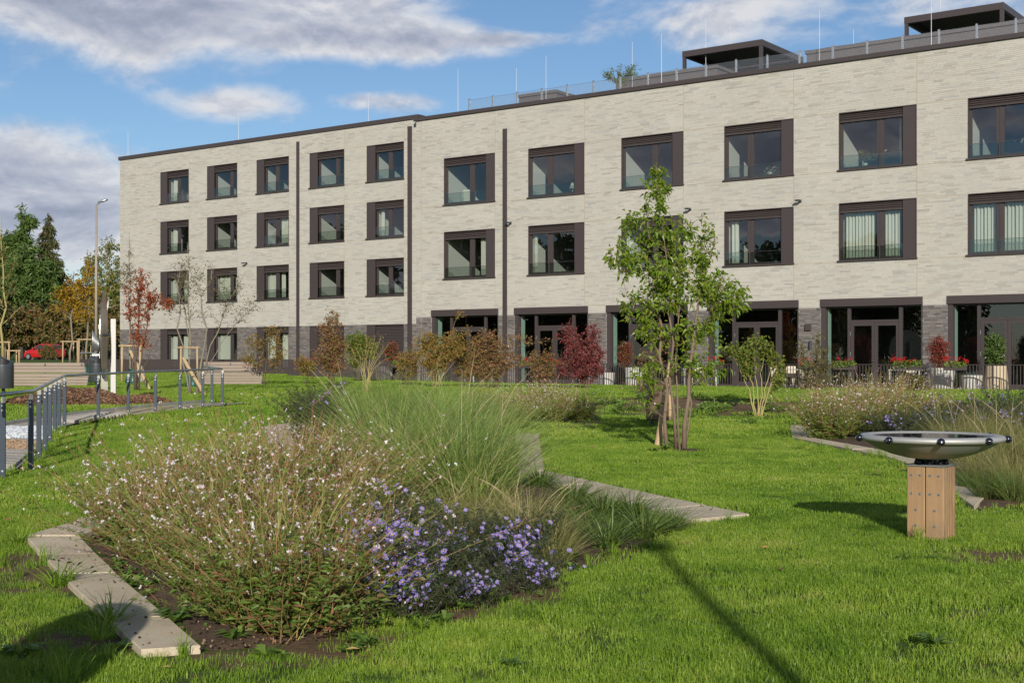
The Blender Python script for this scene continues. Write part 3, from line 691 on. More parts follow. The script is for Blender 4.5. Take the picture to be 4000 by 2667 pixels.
def mat_glass():
    m, g, p, out = new_mat('window_glass'); g.n.remove(p)
    tr = g.add('ShaderNodeBsdfTransparent'); tr.inputs[0].default_value = (.80, .84, .81, 1)
    gl = g.add('ShaderNodeBsdfGlossy'); gl.inputs['Roughness'].default_value = .0; gl.inputs[0].default_value = (.95, .96, 1.0, 1)
    geo = g.add('ShaderNodeNewGeometry')
    b = g.add('ShaderNodeBump'); b.inputs['Strength'].default_value = .05; b.inputs['Distance'].default_value = .05; g.l.new(g.noise(geo.outputs['Position'], .9, 1.0), b.inputs['Height']); g.l.new(b.outputs[0], gl.inputs['Normal'])
    dt = g.add('ShaderNodeVectorMath', operation='DOT_PRODUCT'); g.l.new(geo.outputs['Incoming'], dt.inputs[0]); g.l.new(geo.outputs['Normal'], dt.inputs[1])
    f5 = g.math('POWER', g.math('SUBTRACT', 1.0, g.math('ABSOLUTE', dt.outputs['Value']), clamp=True), 5.0)
    mx = g.add('ShaderNodeMixShader'); g.l.new(g.math('ADD', .125, g.math('MULTIPLY', f5, .85)), mx.inputs[0]); g.l.new(tr.outputs[0], mx.inputs[1]); g.l.new(gl.outputs[0], mx.inputs[2])
    g.l.new(mx.outputs[0], out.inputs[0]); return m
M['glass'] = mat_glass()
def mat_clear():
    m, g, p, out = new_mat('guard_glass'); g.n.remove(p)
    tr = g.add('ShaderNodeBsdfTransparent'); tr.inputs[0].default_value = (.84, .88, .86, 1); gl = g.add('ShaderNodeBsdfGlossy'); gl.inputs['Roughness'].default_value = .02
    mx = g.add('ShaderNodeMixShader'); mx.inputs[0].default_value = .07; g.l.new(tr.outputs[0], mx.inputs[1]); g.l.new(gl.outputs[0], mx.inputs[2]); g.l.new(mx.outputs[0], out.inputs[0]); return m
M['guard'] = mat_clear()

REC = .35                       # the left wing stands a little further back
BLD = thing('care_building', 'long pale brick building with dark window frames and a dark grey brick ground floor', 'building', (OX, OY, 0), RB)
def fs(px, off=0.0):
    """distance along the facade of a photo column on the plane lying off metres behind the right wing"""
    a = (px - CX) / F; ox, oy = OX - NX * off, OY - NY * off
    det = a * (-UY) - (-UX) * 1.0; t = (ox * (-UY) - (-UX) * oy) / det; return (a * oy - ox) / (UX - a * UY), t
def fz(px, py, off=0.0): s, Y = fs(px, off); return s, EYE - (py - YH) / F * Y

RWX = [(1.78, 4.91), (6.85, 9.98), (11.93, 15.06), (17.00, 20.14), (22.07, 25.22), (27.16, 30.30), (32.2, 35.3)]
RWZ = [(5.46, 7.77), (9.06, 11.36)]
RDX = [(.99, 5.10), (6.05, 10.17), (11.15, 15.25), (16.23, 20.35), (21.30, 25.44), (26.39, 30.5), (31.5, 35.6)]
LWX = [(-20.02, -17.50), (-15.92, -13.41), (-11.84, -9.32), (-7.75, -5.22), (-3.64, -1.11)]
LWZ = [(4.80, 6.69), (7.73, 9.62), (10.65, 12.53)]
S_END, S_L = 36.0, -23.8

def wall_quads(mb, x0, x1, z0, z1, holes, y, depth):
    xs = sorted({x0, x1, *[h[0] for h in holes if x0 < h[0] < x1], *[h[1] for h in holes if x0 < h[1] < x1]})
    zs = sorted({z0, z1, *[h[2] for h in holes if z0 < h[2] < z1], *[h[3] for h in holes if z0 < h[3] < z1]})
    for i in range(len(xs) - 1):
        for j in range(len(zs) - 1):
            cx, cz = (xs[i] + xs[i + 1]) / 2, (zs[j] + zs[j + 1]) / 2
            if any(h[0] < cx < h[1] and h[2] < cz < h[3] for h in holes): continue
            mb.quad((xs[i], y, zs[j]), (xs[i + 1], y, zs[j]), (xs[i + 1], y, zs[j + 1]), (xs[i], y, zs[j + 1]))
    for a, b, c, d in holes:
        if a >= x1 or b <= x0 or c >= z1 or d <= z0: continue
        c, d = max(c, z0), min(d, z1)
        mb.quad((a, y, c), (a, y, d), (a, y + depth, d), (a, y + depth, c)); mb.quad((b, y, c), (b, y + depth, c), (b, y + depth, d), (b, y, d))
        mb.quad((a, y, d), (b, y, d), (b, y + depth, d), (a, y + depth, d)); mb.quad((a, y, c), (a, y + depth, c), (b, y + depth, c), (b, y, c))
def lay_bricks(x0, x1, z0, z1, holes, y, course, lens, joints, seed, hz=.060):
    """rows of bricks as (x, length, z) with random bond, cut at openings and movement joints"""
    rg = random.Random(seed); out = []; n = int((z1 - z0) / course)
    for r in range(n):
        z = z0 + r * course + .005; zc = z + hz / 2
        cuts = sorted([(h[0], h[1]) for h in holes if h[2] - .02 < zc < h[3] + .02])
        ivs = []; x = x0
        for a, b in cuts:
            if a > x: ivs.append((x, min(a, x1)))
            x = max(x, b)
        if x < x1: ivs.append((x, x1))
        fin = []
        for a, b in ivs:
            p = a
            for jx in joints:
                if a + .05 < jx < b - .05: fin.append((p, jx - .008)); p = jx + .008
            fin.append((p, b))
        for a, b in fin:
            x = a + .002 - rg.uniform(0, .3)
            while x < b - .01:
                l = rg.choice(lens); q0, q1 = max(x, a + .002), min(x + l, b - .002)
                if q1 - q0 > .03: out.append((q0, q1 - q0, z))
                x += l + .009
    return out
def brick_part(bricks, y, parent, mat, single, hz=.060, th=.007):
    """the chosen bricks become parts of their own, the rest one mesh"""
    unit = MB(); unit.box(0, 1, 0, 1, 0, 1); um = unit.mesh('brick', mat)
    keys = set(single)
    for i in single:
        x, l, z = bricks[i]; o = link_ob('brick', um, parent, (x, y - th, z), (0, 0, 0), (l, th + .01, hz))
    B = np.array([b for i, b in enumerate(bricks) if i not in keys])
    if len(B) == 0: return
    rg = np.random.default_rng(1); t = th + rg.normal(0, .0012, len(B))
    x0, x1, z0, z1 = B[:, 0], B[:, 0] + B[:, 1], B[:, 2], B[:, 2] + hz; yf = y - t; yb = np.full(len(B), y + .002)
    V = np.stack([np.stack(c, 1) for c in ((x0, yf, z0), (x1, yf, z0), (x1, yf, z1), (x0, yf, z1), (x0, yb, z0), (x1, yb, z0), (x1, yb, z1), (x0, yb, z1))], 1).reshape(-1, 3)
    o = np.arange(len(B))[:, None] * 8
    Fc = np.concatenate([o + np.array(f) for f in ((0, 1, 2, 3), (0, 3, 7, 4), (1, 5, 6, 2), (3, 2, 6, 7), (0, 4, 5, 1))])
    ob = MB().arr(V, Fc).build('brickwork', mat, parent); ob['kind'] = 'stuff'

# --- right wing wall
rholes = [(a, b, c, d) for a, b in RWX for c, d in RWZ] + [(a, b, .44, 3.97) for a, b in RDX]
mb = MB(); wall_quads(mb, 0, S_END, 3.66, 13.40, rholes, 0, .28); mb.quad((0, 0, 3.66), (0, 0, 13.4), (0, 14, 13.4), (0, 14, 3.66)); mb.quad((S_END, 0, .3), (S_END, 14, .3), (S_END, 14, 13.4), (S_END, 0, 13.4)); mb.quad((S_L, 14, 0), (S_L, 14, 13.4), (S_END, 14, 13.4), (S_END, 14, 0))
wr = mb.build('upper_wall', M['mortar'], BLD)
JR = [.33] + [b for a, b in RWX]
bl = lay_bricks(0, S_END, 3.66, 13.36, rholes, 0, .0715, (.29, .36, .42, .49, .49), JR, 1)
near = sorted([i for i, b in enumerate(bl) if 25.3 < b[0] < 29.0 and 3.7 < b[2] < 9.0], key=lambda i: -bl[i][0])[:300]
brick_part(bl, 0, wr, M['brick'], near)
mb = MB(); wall_quads(mb, 0, S_END, .30, 3.66, rholes, 0, .3); mb.quad((0, 0, .3), (0, 0, 3.66), (0, 14, 3.66), (0, 14, .3))
wd = mb.build('base_wall', M['mortar_dark'], BLD)
bd = lay_bricks(0, S_END, .44, 3.66, [(a - .0, b, c, d) for a, b, c, d in rholes], 0, .074, (.24, .24, .30, .24), [], 2, .060)
near = [i for i, b in enumerate(bd) if (25.40 < b[0] < 26.39 or 20.3 < b[0] < 21.3)][:300]
brick_part(bd, 0, wd, M['brick_dark'], near, .060)
# --- left wing wall
lholes = [(a, b, c, d) for a, b in LWX for c, d in LWZ] + [(a, b, 1.0, 3.33) for a, b in LWX]
mb = MB(); wall_quads(mb, S_L, 0, 3.35, 13.58, lholes, REC, .28); mb.quad((S_L, REC, 3.35), (S_L, 14, 3.35), (S_L, 14, 13.58), (S_L, REC, 13.58))
wl = mb.build('upper_wall', M['mortar'], BLD)
JL = [S_L + .33] + [b + .02 for a, b in LWX]
bl = lay_bricks(S_L, -.001, 3.35, 13.56, lholes, REC, .0715, (.29, .36, .42, .49, .49), JL, 3)
brick_part(bl, REC, wl, M['brick'], [])
mb = MB(); wall_quads(mb, S_L, 0, .3, 3.35, lholes, REC, .3); mb.quad((S_L, REC, .3), (S_L, 14, .3), (S_L, 14, 3.35), (S_L, REC, 3.35))
wdl = mb.build('base_wall', M['mortar_dark'], BLD)
bd = lay_bricks(S_L, -.001, .6, 3.35, lholes, REC, .074, (.24, .24, .30, .24), [], 4, .060)
brick_part(bd, REC, wdl, M['brick_dark'], [], .060)
# movement joints along the window heads and sills
def joint(x0, x1, z, y, par): mb = MB(); mb.box(x0, x1, y - .0125, y, z - .006, z + .006); mb.build('joint', M['joint'], par)
def joints_between(xs, x0, x1, z, y, par):
    p = x0
    for a, b in sorted(xs): joint(p, a - .06, z, y, par); p = b + .02
    joint(p, x1, z, y, par)
for c, d in RWZ:
    joints_between(RWX, .0, S_END, d, 0, wr); joints_between(RWX, .0, S_END, c - .03, 0, wr)
for c, d in LWZ:
    joints_between(LWX, S_L, -.01, d, REC, wl); joints_between(LWX, S_L, -.01, c - .03, REC, wl)
joints_between(RDX, 0, S_END, 4.0, 0, wr)
for b in JR: mb = MB(); mb.box(b - .006, b + .006, -.008, 0, 3.97, 13.36) if b > 1 else mb.box(b - .006, b + .006, -.008, 0, .5, 13.36); mb.build('joint', M['joint'], wr)
for b in JL: mb = MB(); mb.box(b - .006, b + .006, REC - .008, REC, 3.35, 13.56); mb.build('joint', M['joint'], wl)
# --- roof edge, roof
mb = MB(); mb.box(-.12, S_END + .1, -.09, .5, 13.36, 13.53); mb.build('fascia', M['frame'], BLD)
mb = MB(); mb.box(S_L - .09, -.125, REC - .07, REC + .5, 13.56, 13.77); mb.build('fascia', M['frame'], BLD)
mb = MB(); mb.box(S_L, 0, REC + .5, 14, 13.3, 13.6); mb.box(.01, S_END, .5, 14, 13.2, 13.42); mb.build('flat_roof', M['roofing'], BLD)

# --- windows
def wavy(x0, x1, z0, z1, y, amp, n, seed):
    rg = random.Random(seed); mb = MB(); k = n * 6; ph = rg.uniform(0, 6)
    P = []
    for i in range(k + 1):
        x = x0 + (x1 - x0) * i / k; t = i / 6 * 2 * PI + ph
        P.append((x, y + amp * math.sin(t) + amp * .4 * math.sin(t * .37 + 1)))
    vs = [(x, yy, z0) for x, yy in P] + [(x, yy, z1) for x, yy in P]
    mb._add(vs, [(i, i + 1, k + 2 + i, k + 1 + i) for i in range(k)]); return mb
def window(x0, x1, z0, z1, y, panel, mull, blind, curt=(), down=False, guard=True, seed=0, room_d=4.5, lamp=None):
    fr = M['frame']; pw = .56
    if panel == 'L': gx0, gx1 = x0 + pw, x1 - .03
    else: gx0, gx1 = x0 + .03, x1 - pw
    ya, yb = y + .13, y + .20
    mb = MB()
    mb.box(x0 + .002, x0 + .03, y - .015, y + .27, z0, z1 - .002); mb.box(x1 - .03, x1 - .002, y - .015, y + .27, z0, z1 - .002); mb.box(x0 + .03, x1 - .03, y - .012, y + .27, z1 - .035, z1 - .003)
    f = .085; mz0, mz1 = mull[0], mull[1]
    mb.box(gx0, gx0 + f, ya, yb, z0 + .05, z1 - .05); mb.box(gx1 - f, gx1, ya, yb, z0 + .05, z1 - .05)
    mb.box(gx0 + f, gx1 - f, ya, yb, z0 + .05, z0 + .05 + f); mb.box(gx0 + f, gx1 - f, ya, yb, z1 - .05 - f, z1 - .05)
    mx0, mx1 = x0 + mz0 * (x1 - x0), x0 + mz1 * (x1 - x0)
    mb.box(mx0, mx1, ya - .006, yb - .004, z0 + .05 + f, z1 - .05 - f); mb.box((mx0 + mx1) / 2 - .02, (mx0 + mx1) / 2 + .02, ya - .022, ya - .006, z0 + .05 + f, z1 - .05 - f)
    w = mb.build('window', fr, BLD)
    s_ = MB(); px0, px1 = (x0 + .03, x0 + pw - .002) if panel == 'L' else (x1 - pw + .002, x1 - .03)
    s_.box(px0, px1, y + .015, y + .06, z0 + .03, z1 - .036); s_.build('side_panel', fr, w)
    s_ = MB(); s_.box(x0 - .05, x1 + .03, y - .075, y + .12, z0 - .035, z0 + .028); s_.build('sill', fr, w)
    b = MB(); bz = z1 - .036; n = max(2, int((z1 - .04 - (z0 + .08)) / .078)) if down else max(2, int(blind / .078))
    for k in range(n):
        zt = bz - k * .078; b._add([(gx0 + .01, y + .055, zt - .07), (gx1 - .01, y + .055, zt - .07), (gx1 - .01, y + .105, zt - .004), (gx0 + .01, y + .105, zt - .004), (gx0 + .01, y + .048, zt - .084), (gx1 - .01, y + .048, zt - .084)], [(0, 1, 2, 3), (4, 5, 1, 0)])
    zb = bz - n * .078
    b.box(gx0 + .005, gx1 - .005, y + .04, y + .10, zb - .05, zb)
    for t in (.18, .5, .82): xx = gx0 + (gx1 - gx0) * t; b.box(xx - .012, xx + .012, y + .03, y + .04, zb - .035, zb - .005)
    b.build('blind', M['blind'], w)
    zt = zb - .02
    if not down:
        for a, c in ((gx0 + f, mx0), (mx1, gx1 - f)):
            q = MB(); q.quad((a - .01, y + .165, z0 + .12), (c + .01, y + .165, z0 + .12), (c + .01, y + .165, z1 - .12), (a - .01, y + .165, z1 - .12)); q.build('pane', M['glass'], w)
        if guard:
            hz = .56
            for a, c in ((gx0 + .02, (mx0 + mx1) / 2 - .03), ((mx0 + mx1) / 2 + .03, gx1 - .01)):
                q = MB(); q.box(a, c, y + .012, y + .022, z0 + .05, z0 + hz); q.build('guard_pane', M['guard'], w)
                q = MB(); q.box(a, c, y + .008, y + .026, z0 + hz, z0 + hz + .012); q.build('guard_rail', fr, w)
            q = MB(); xm = (mx0 + mx1) / 2; q.box(xm - .016, xm + .016, y + .005, y + .03, z0 + .03, z0 + hz); q.build('bracket', fr, w)
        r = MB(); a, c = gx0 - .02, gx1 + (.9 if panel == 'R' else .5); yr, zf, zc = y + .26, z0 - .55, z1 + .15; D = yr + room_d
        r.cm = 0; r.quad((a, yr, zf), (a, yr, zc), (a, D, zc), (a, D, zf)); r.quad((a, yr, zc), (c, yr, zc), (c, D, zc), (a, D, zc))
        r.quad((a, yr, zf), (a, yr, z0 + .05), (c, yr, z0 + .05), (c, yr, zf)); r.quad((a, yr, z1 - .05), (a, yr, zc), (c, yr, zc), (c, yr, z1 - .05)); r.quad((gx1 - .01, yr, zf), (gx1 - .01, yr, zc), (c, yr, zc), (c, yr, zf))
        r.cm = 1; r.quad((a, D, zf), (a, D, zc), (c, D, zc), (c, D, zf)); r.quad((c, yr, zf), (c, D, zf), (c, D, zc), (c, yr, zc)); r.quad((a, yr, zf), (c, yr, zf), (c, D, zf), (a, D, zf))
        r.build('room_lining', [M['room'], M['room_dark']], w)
        for i, (a, c) in enumerate(curt):
            xa, xc = x0 + a * (x1 - x0), x0 + c * (x1 - x0)
            wavy(xa, xc, z0 + .06, z1 - .1, y + .33, .045, max(2, int((xc - xa) / .13)), seed * 7 + i).build('curtain', M['curtain'], w, smooth=True)
    return w
WIDE_R, NARR_R, WIDE_L, NARR_L = (.485, .57), (.325, .415), (.72, .81), (.55, .645)
rc = {(0, 0): [(.66, .84)], (3, 0): [(.05, .16)], (4, 0): [(.06, .44), (.55, .76)], (5, 0): [(.05, .30), (.40, .84)], (4, 1): [(.74, .84)], (1, 0): [(.03, .09)], (2, 0): [(.03, .10)], (6, 0): [(.05, .4)]}
for i, (a, b) in enumerate(RWX):
    for j, (c, d) in enumerate(RWZ):
        window(a, b, c, d, 0, 'R', WIDE_R if i % 2 == 0 else NARR_R, .36, rc.get((i, j), []), seed=i * 3 + j)
lc = {(0, 2): [(.30, .46)], (0, 1): [(.30, .45)], (2, 1): [(.66, 1.0)], (2, 0): [(.28, .55), (.66, .78)], (0, 0): [(.28, .55), (.68, .98)], (1, 0): [(.28, .70), (.82, .97)], (4, 0): [(.90, 1.0)], (4, 1): [(.28, .36)], (3, 1): []}
for i, (a, b) in enumerate(LWX):
    for j, (c, d) in enumerate(LWZ):
        window(a, b, c, d, REC, 'L', NARR_L if i % 2 == 0 else WIDE_L, .32, lc.get((i, j), []), seed=40 + i * 3 + j, room_d=4.0)
    gcur = [[(.28, .54), (.68, .97)], [(.28, .70), (.82, .97)], [(.28, .55), (.68, .97)], [], []][i]
    window(a, b, 1.0, 3.33, REC, 'L', NARR_L if i % 2 == 0 else WIDE_L, .30, gcur, down=(i >= 3), guard=False, seed=60 + i)

# --- ground floor glazed doors of the right wing
def glazed_doors(x0, x1, k):
    fr = M['frame']; z0, z1 = .44, 3.66; y = 0.0; ya, yb = .14, .22
    l = MB(); l.bbox(x0 - .01, x1 + .01, -.05, .25, z1, 3.972, .006); l.build('lintel_box', fr, BLD)
    mb = MB(); mb.box(x0 + .002, x0 + .2, .02, .26, z0, z1 - .002); mb.box(x1 - .06, x1 - .002, .02, .26, z0, z1 - .002)
    m1a, m1b, m2a, m2b = x0 + 1.08, x0 + 1.20, x0 + 3.17, x0 + 3.30
    for a, c in ((m1a, m1b), (m2a, m2b)): mb.box(a, c, ya - .02, yb, z0, z1 - .002)
    mb.box(m1b, m2a, ya, yb, 3.03, 3.12); mb.box(x0 + .2, x1 - .06, ya, yb, z1 - .06, z1 - .003); mb.box(x0 + .2, m1a, ya, yb, z0, z0 + .08); mb.box(m2b, x1 - .06, ya, yb, z0, z0 + .08)
    w = mb.build('door_frame', fr, BLD)
    for a, c in ((m1b + .005, (m1b + m2a) / 2 - .004), ((m1b + m2a) / 2 + .004, m2a - .005)):
        q = MB(); e = .12
        q.box(a, a + e, ya + .01, yb - .01, z0, 3.025); q.box(c - e, c, ya + .01, yb - .01, z0, 3.025); q.box(a + e, c - e, ya + .01, yb - .01, 2.89, 3.025); q.box(a + e, c - e, ya + .01, yb - .01, z0, z0 + .2)
        q.build('door_leaf', fr, w)
        q = MB(); q.quad((a + e, .18, z0 + .2), (c - e, .18, z0 + .2), (c - e, .18, 2.89), (a + e, .18, 2.89)); q.build('pane', M['glass'], w)
    q = MB(); xm = (m1b + m2a) / 2 - .07; q.tube([(xm, ya + .01, 1.5), (xm, ya - .05, 1.5), (xm + .11, ya - .05, 1.5)], .011, 6); q.build('handle', M['steel'], w)
    for hz_ in (.9, 1.7, 2.5): q = MB(); q.box(m1b - .012, m1b + .012, ya - .035, ya - .02, hz_, hz_ + .16); q.build('hinge', M['galv'], w)
    for a, c, p, r in ((x0 + .2, m1a, z0 + .08, z1 - .06), (m2b, x1 - .06, z0 + .08, z1 - .06), (m1b, m2a, 3.12, z1 - .06)):
        q = MB(); q.quad((a, .185, p), (c, .185, p), (c, .185, r), (a, .185, r)); q.build('pane', M['glass'], w)
    q = MB(); q.box(x0 + .205, x0 + .215, .26, .55, z0, z1); q.build('lining', M['reveal_green'], w)
for k, (a, b) in enumerate(RDX): glazed_doors(a, b, k)
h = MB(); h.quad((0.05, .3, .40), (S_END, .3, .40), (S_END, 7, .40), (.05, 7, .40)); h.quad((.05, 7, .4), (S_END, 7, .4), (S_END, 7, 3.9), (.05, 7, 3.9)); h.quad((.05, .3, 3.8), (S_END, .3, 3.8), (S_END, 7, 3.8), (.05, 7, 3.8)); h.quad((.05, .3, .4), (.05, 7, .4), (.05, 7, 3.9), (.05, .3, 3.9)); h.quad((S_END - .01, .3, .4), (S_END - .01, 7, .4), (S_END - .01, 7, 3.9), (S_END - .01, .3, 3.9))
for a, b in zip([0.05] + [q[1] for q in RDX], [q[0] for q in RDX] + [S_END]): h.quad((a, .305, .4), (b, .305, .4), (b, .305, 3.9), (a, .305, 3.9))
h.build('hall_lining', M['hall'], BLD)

# --- downpipes in the facade
for x, wd_, y, zt in ((5.52, .21, 0, 12.42), (-.69, .24, REC, 13.23), (-8.6, .17, REC, 13.22)):
    p = MB(); p.box(x - wd_ / 2, x + wd_ / 2, y - .06, y + .0, .5, zt); q = p.build('downpipe', M['frame'], BLD)
    c = MB(); c.box(x - wd_ / 2 - .006, x + wd_ / 2 + .006, y - .068, y, 2.2, 2.26); c.build('pipe_collar', M['frame'], q)
    c = MB(); c.box(x - wd_ / 2 - .012, x - wd_ / 2, y - .07, y, .5, zt + .01); c.build('pipe_edge', M['black'], q)
# grey cabinet boxes on the piers
for s_ in (20.78, 15.6): c = MB(); c.bbox(s_ - .14, s_ + .14, -.09, -.014, 2.72, 2.98, .012); c.build('wall_box', M['frame'], BLD)

# --- lightning rods on the roof (photo column, tip row, foot row, set back)
for px, t, f_, off in ((500, 512, 612, 1.0), (932, 446, 548, 1.0), (1439, 378, 478, 1.0), (1789, 268, 440, .25), (2017, 266, 400, 2.2), (2133, 218, 350, 2.2), (2470, 165, 290, 2.6), (2584, 134, 325, .25), (2757, 76, 165, 4.2), (2854, 104, 200, 8), (3201, 44, 190, 2.6), (3334, 115, 200, 5), (3638, -20, 178, .25), (3674, -20, 60, 6)):
    s_, zt = fz(px, t, off); z0 = 13.4
    r = MB(); r.tube([(s_, off, z0), (s_, off, (z0 + zt) / 2), (s_, off, zt)], [.014, .011, .007], 5); r.build('lightning_rod', M['rod'], BLD)
# --- cladded boxes set back on the roof
for px0, px1, ztop, off, dep in ((2027, 2170, 14.66, 3.0, 3.0), (2405, 2800, 14.72, 3.0, 4.0), (3151, 4250, 14.75, 3.0, 4.0)):
    a, b = fs(px0, off)[0], fs(px1, off)[0]
    q = MB(); q.bbox(a, b, off, off + dep, 13.4, ztop - .16, .01); w = q.build('roof_box', M['roofbox'], BLD); q = MB(); q.bbox(a - .06, b + .06, off - .06, off + dep + .06, ztop - .15, ztop, .01); q.build('box_lid', M['roofbox'], w)
q = MB(); q.box(fs(1833, 1.8)[0], S_END, 1.8, 2.1, 13.4, 13.72); q.build('roof_upstand', M['roofbox'], BLD)
q = MB(); q.cyl(fs(2596, 3)[0], 4.2, 14.3, 14.75, .13, .13, 12); q.lathe([(.0, 14.86), (.17, 14.82), (.17, 14.76), (0.0, 14.74)], 12, fs(2596, 3)[0], 4.2); q.build('vent_pipe', M['black'], BLD)
# --- wire mesh fence on the roof edge
rf = thing('roof_fence', 'low wire mesh fence with grey posts along the roof edge of the right wing', 'fence', (OX, OY, 0), RB)
ps = fs(1833, .35)[0]; posts = []
while ps < S_END: posts.append(ps); ps += 1.43
for s_ in posts: q = MB(); q.box(s_ - .035, s_ + .035, .32, .38, 13.5, 14.18); q.build('post', M['galv'], rf)
for a, b in zip(posts[:-1], posts[1:]):
    q = MB(); z0, z1, yy = 13.53, 14.12, .35; d = .066; L_ = b - a; H = z1 - z0
    k = -H
    while k < L_:
        for sg in (0, 1):
            x0_, zz0 = (k, 0) if k >= 0 else (0, -k); x1_, zz1 = (k + H, H) if k + H <= L_ else (L_, L_ - k)
            if x1_ - x0_ > .005:
                P0, P1 = (x0_, zz0), (x1_, zz1)
                if sg: P0, P1 = (L_ - x0_, zz0), (L_ - x1_, zz1)
                e = .0042; q.quad((a + P0[0] - e, yy + .002 * sg, z0 + P0[1]), (a + P0[0] + e, yy + .002 * sg, z0 + P0[1]), (a + P1[0] + e, yy + .002 * sg, z0 + P1[1]), (a + P1[0] - e, yy + .002 * sg, z0 + P1[1]))
        k += d
    o = q.build('wire_mesh', M['galv'], rf); o['kind'] = 'stuff'
    q = MB(); q.tube([(a, yy, z1), ((a + b) / 2, yy, z1 - .02), (b, yy, z1)], .006, 4); q.build('top_wire', M['galv'], rf)
# --- pergolas on the roof terrace
def pergola(px0, px1, py1, off, depth, label):
    a, b = fs(px0, off)[0], fs(px1, off)[0]; zt = fz(px1, py1, off)[1]
    t = thing('roof_pergola', label, 'pergola', bw(a, -off, 13.42), RB, 'dark pergolas on the roof terrace'); L_ = b - a; h = zt - 13.42; bm = .27
    for x, y in ((0, 0), (L_ - .14, 0), (0, depth - .14), (L_ - .14, depth - .14)): q = MB(); q.box(x, x + .14, y, y + .14, 0, h - bm); q.build('post', M['frame'], t)
    q = MB(); q.box(-.01, L_ + .01, -.01, .13, h - bm, h); q.box(-.01, L_ + .01, depth - .13, depth + .01, h - bm, h); q.box(-.01, .13, .13, depth - .13, h - bm, h - .002); q.box(L_ - .13, L_ + .01, .13, depth - .13, h - bm, h - .002); q.build('roof_frame', M['frame'], t)
    n = int((depth - .3) / .2)
    for i in range(n): q = MB(); y = .16 + i * .2; q.box(.14, L_ - .14, y, y + .19, h - .12, h - .09, Euler((.12, 0, 0)).to_matrix()); q.build('louvre', M['blind'], t)
pergola(2666, 2976, 154, 4.0, 4.4, 'dark flat-roofed pergola on the roof near the middle of the right wing')
pergola(3533, 3919, 9, 4.0, 4.4, 'dark flat-roofed pergola on the roof at the right edge of the picture')
# --- wall lamps
def wall_lamp(px, py, off, lab):
    s_, z = fz(px, py, off); t = thing('wall_lamp', lab, 'lamp', bw(s_, -off, z), RB, 'small grey floodlights on the facade')
    q = MB(); q.box(-.06, .06, -.03, -.013, -.06, .06); q.build('wall_plate', M['bin'], t)
    q = MB(); q.tube([(0, -.02, 0), (0, -.2, .02)], .02, 6); q.build('arm', M['bin'], t)
    q = MB(); q.bbox(-.11, .11, -.33, -.16, -.02, .04, .012); q.build('lamp_head', M['bin'], t)
wall_lamp(964, 1029, REC, 'small grey floodlight on the left wing above the leafless young tree')
wall_lamp(1995, 872, 0, 'small grey floodlight beside the dark downpipe of the right wing')
wall_lamp(2696, 818, 0, 'small grey floodlight just right of the green tree top')
wall_lamp(3126, 786, 0, 'small grey floodlight furthest to the right on the facade')
for s_, lab in ((20.9, 'slim cylindrical wall light on the brick pier under the square box'), (26.0, 'slim cylindrical wall light on the pier behind the red potted shrub')):
    t = thing('pier_light', lab, 'lamp', bw(s_, 0, 1.98), RB, 'cylindrical lights on the piers')
    q = MB(); q.box(-.03, .03, -.05, -.014, .1, .2); q.build('wall_plate', M['bin'], t); q = MB(); q.cyl(0, -.1, 0, .34, .055, .055, 12); q.build('lamp_tube', M['bin'], t)
# ================================================================ things in the garden
def gzf(x, y): return float(gz(x, y))
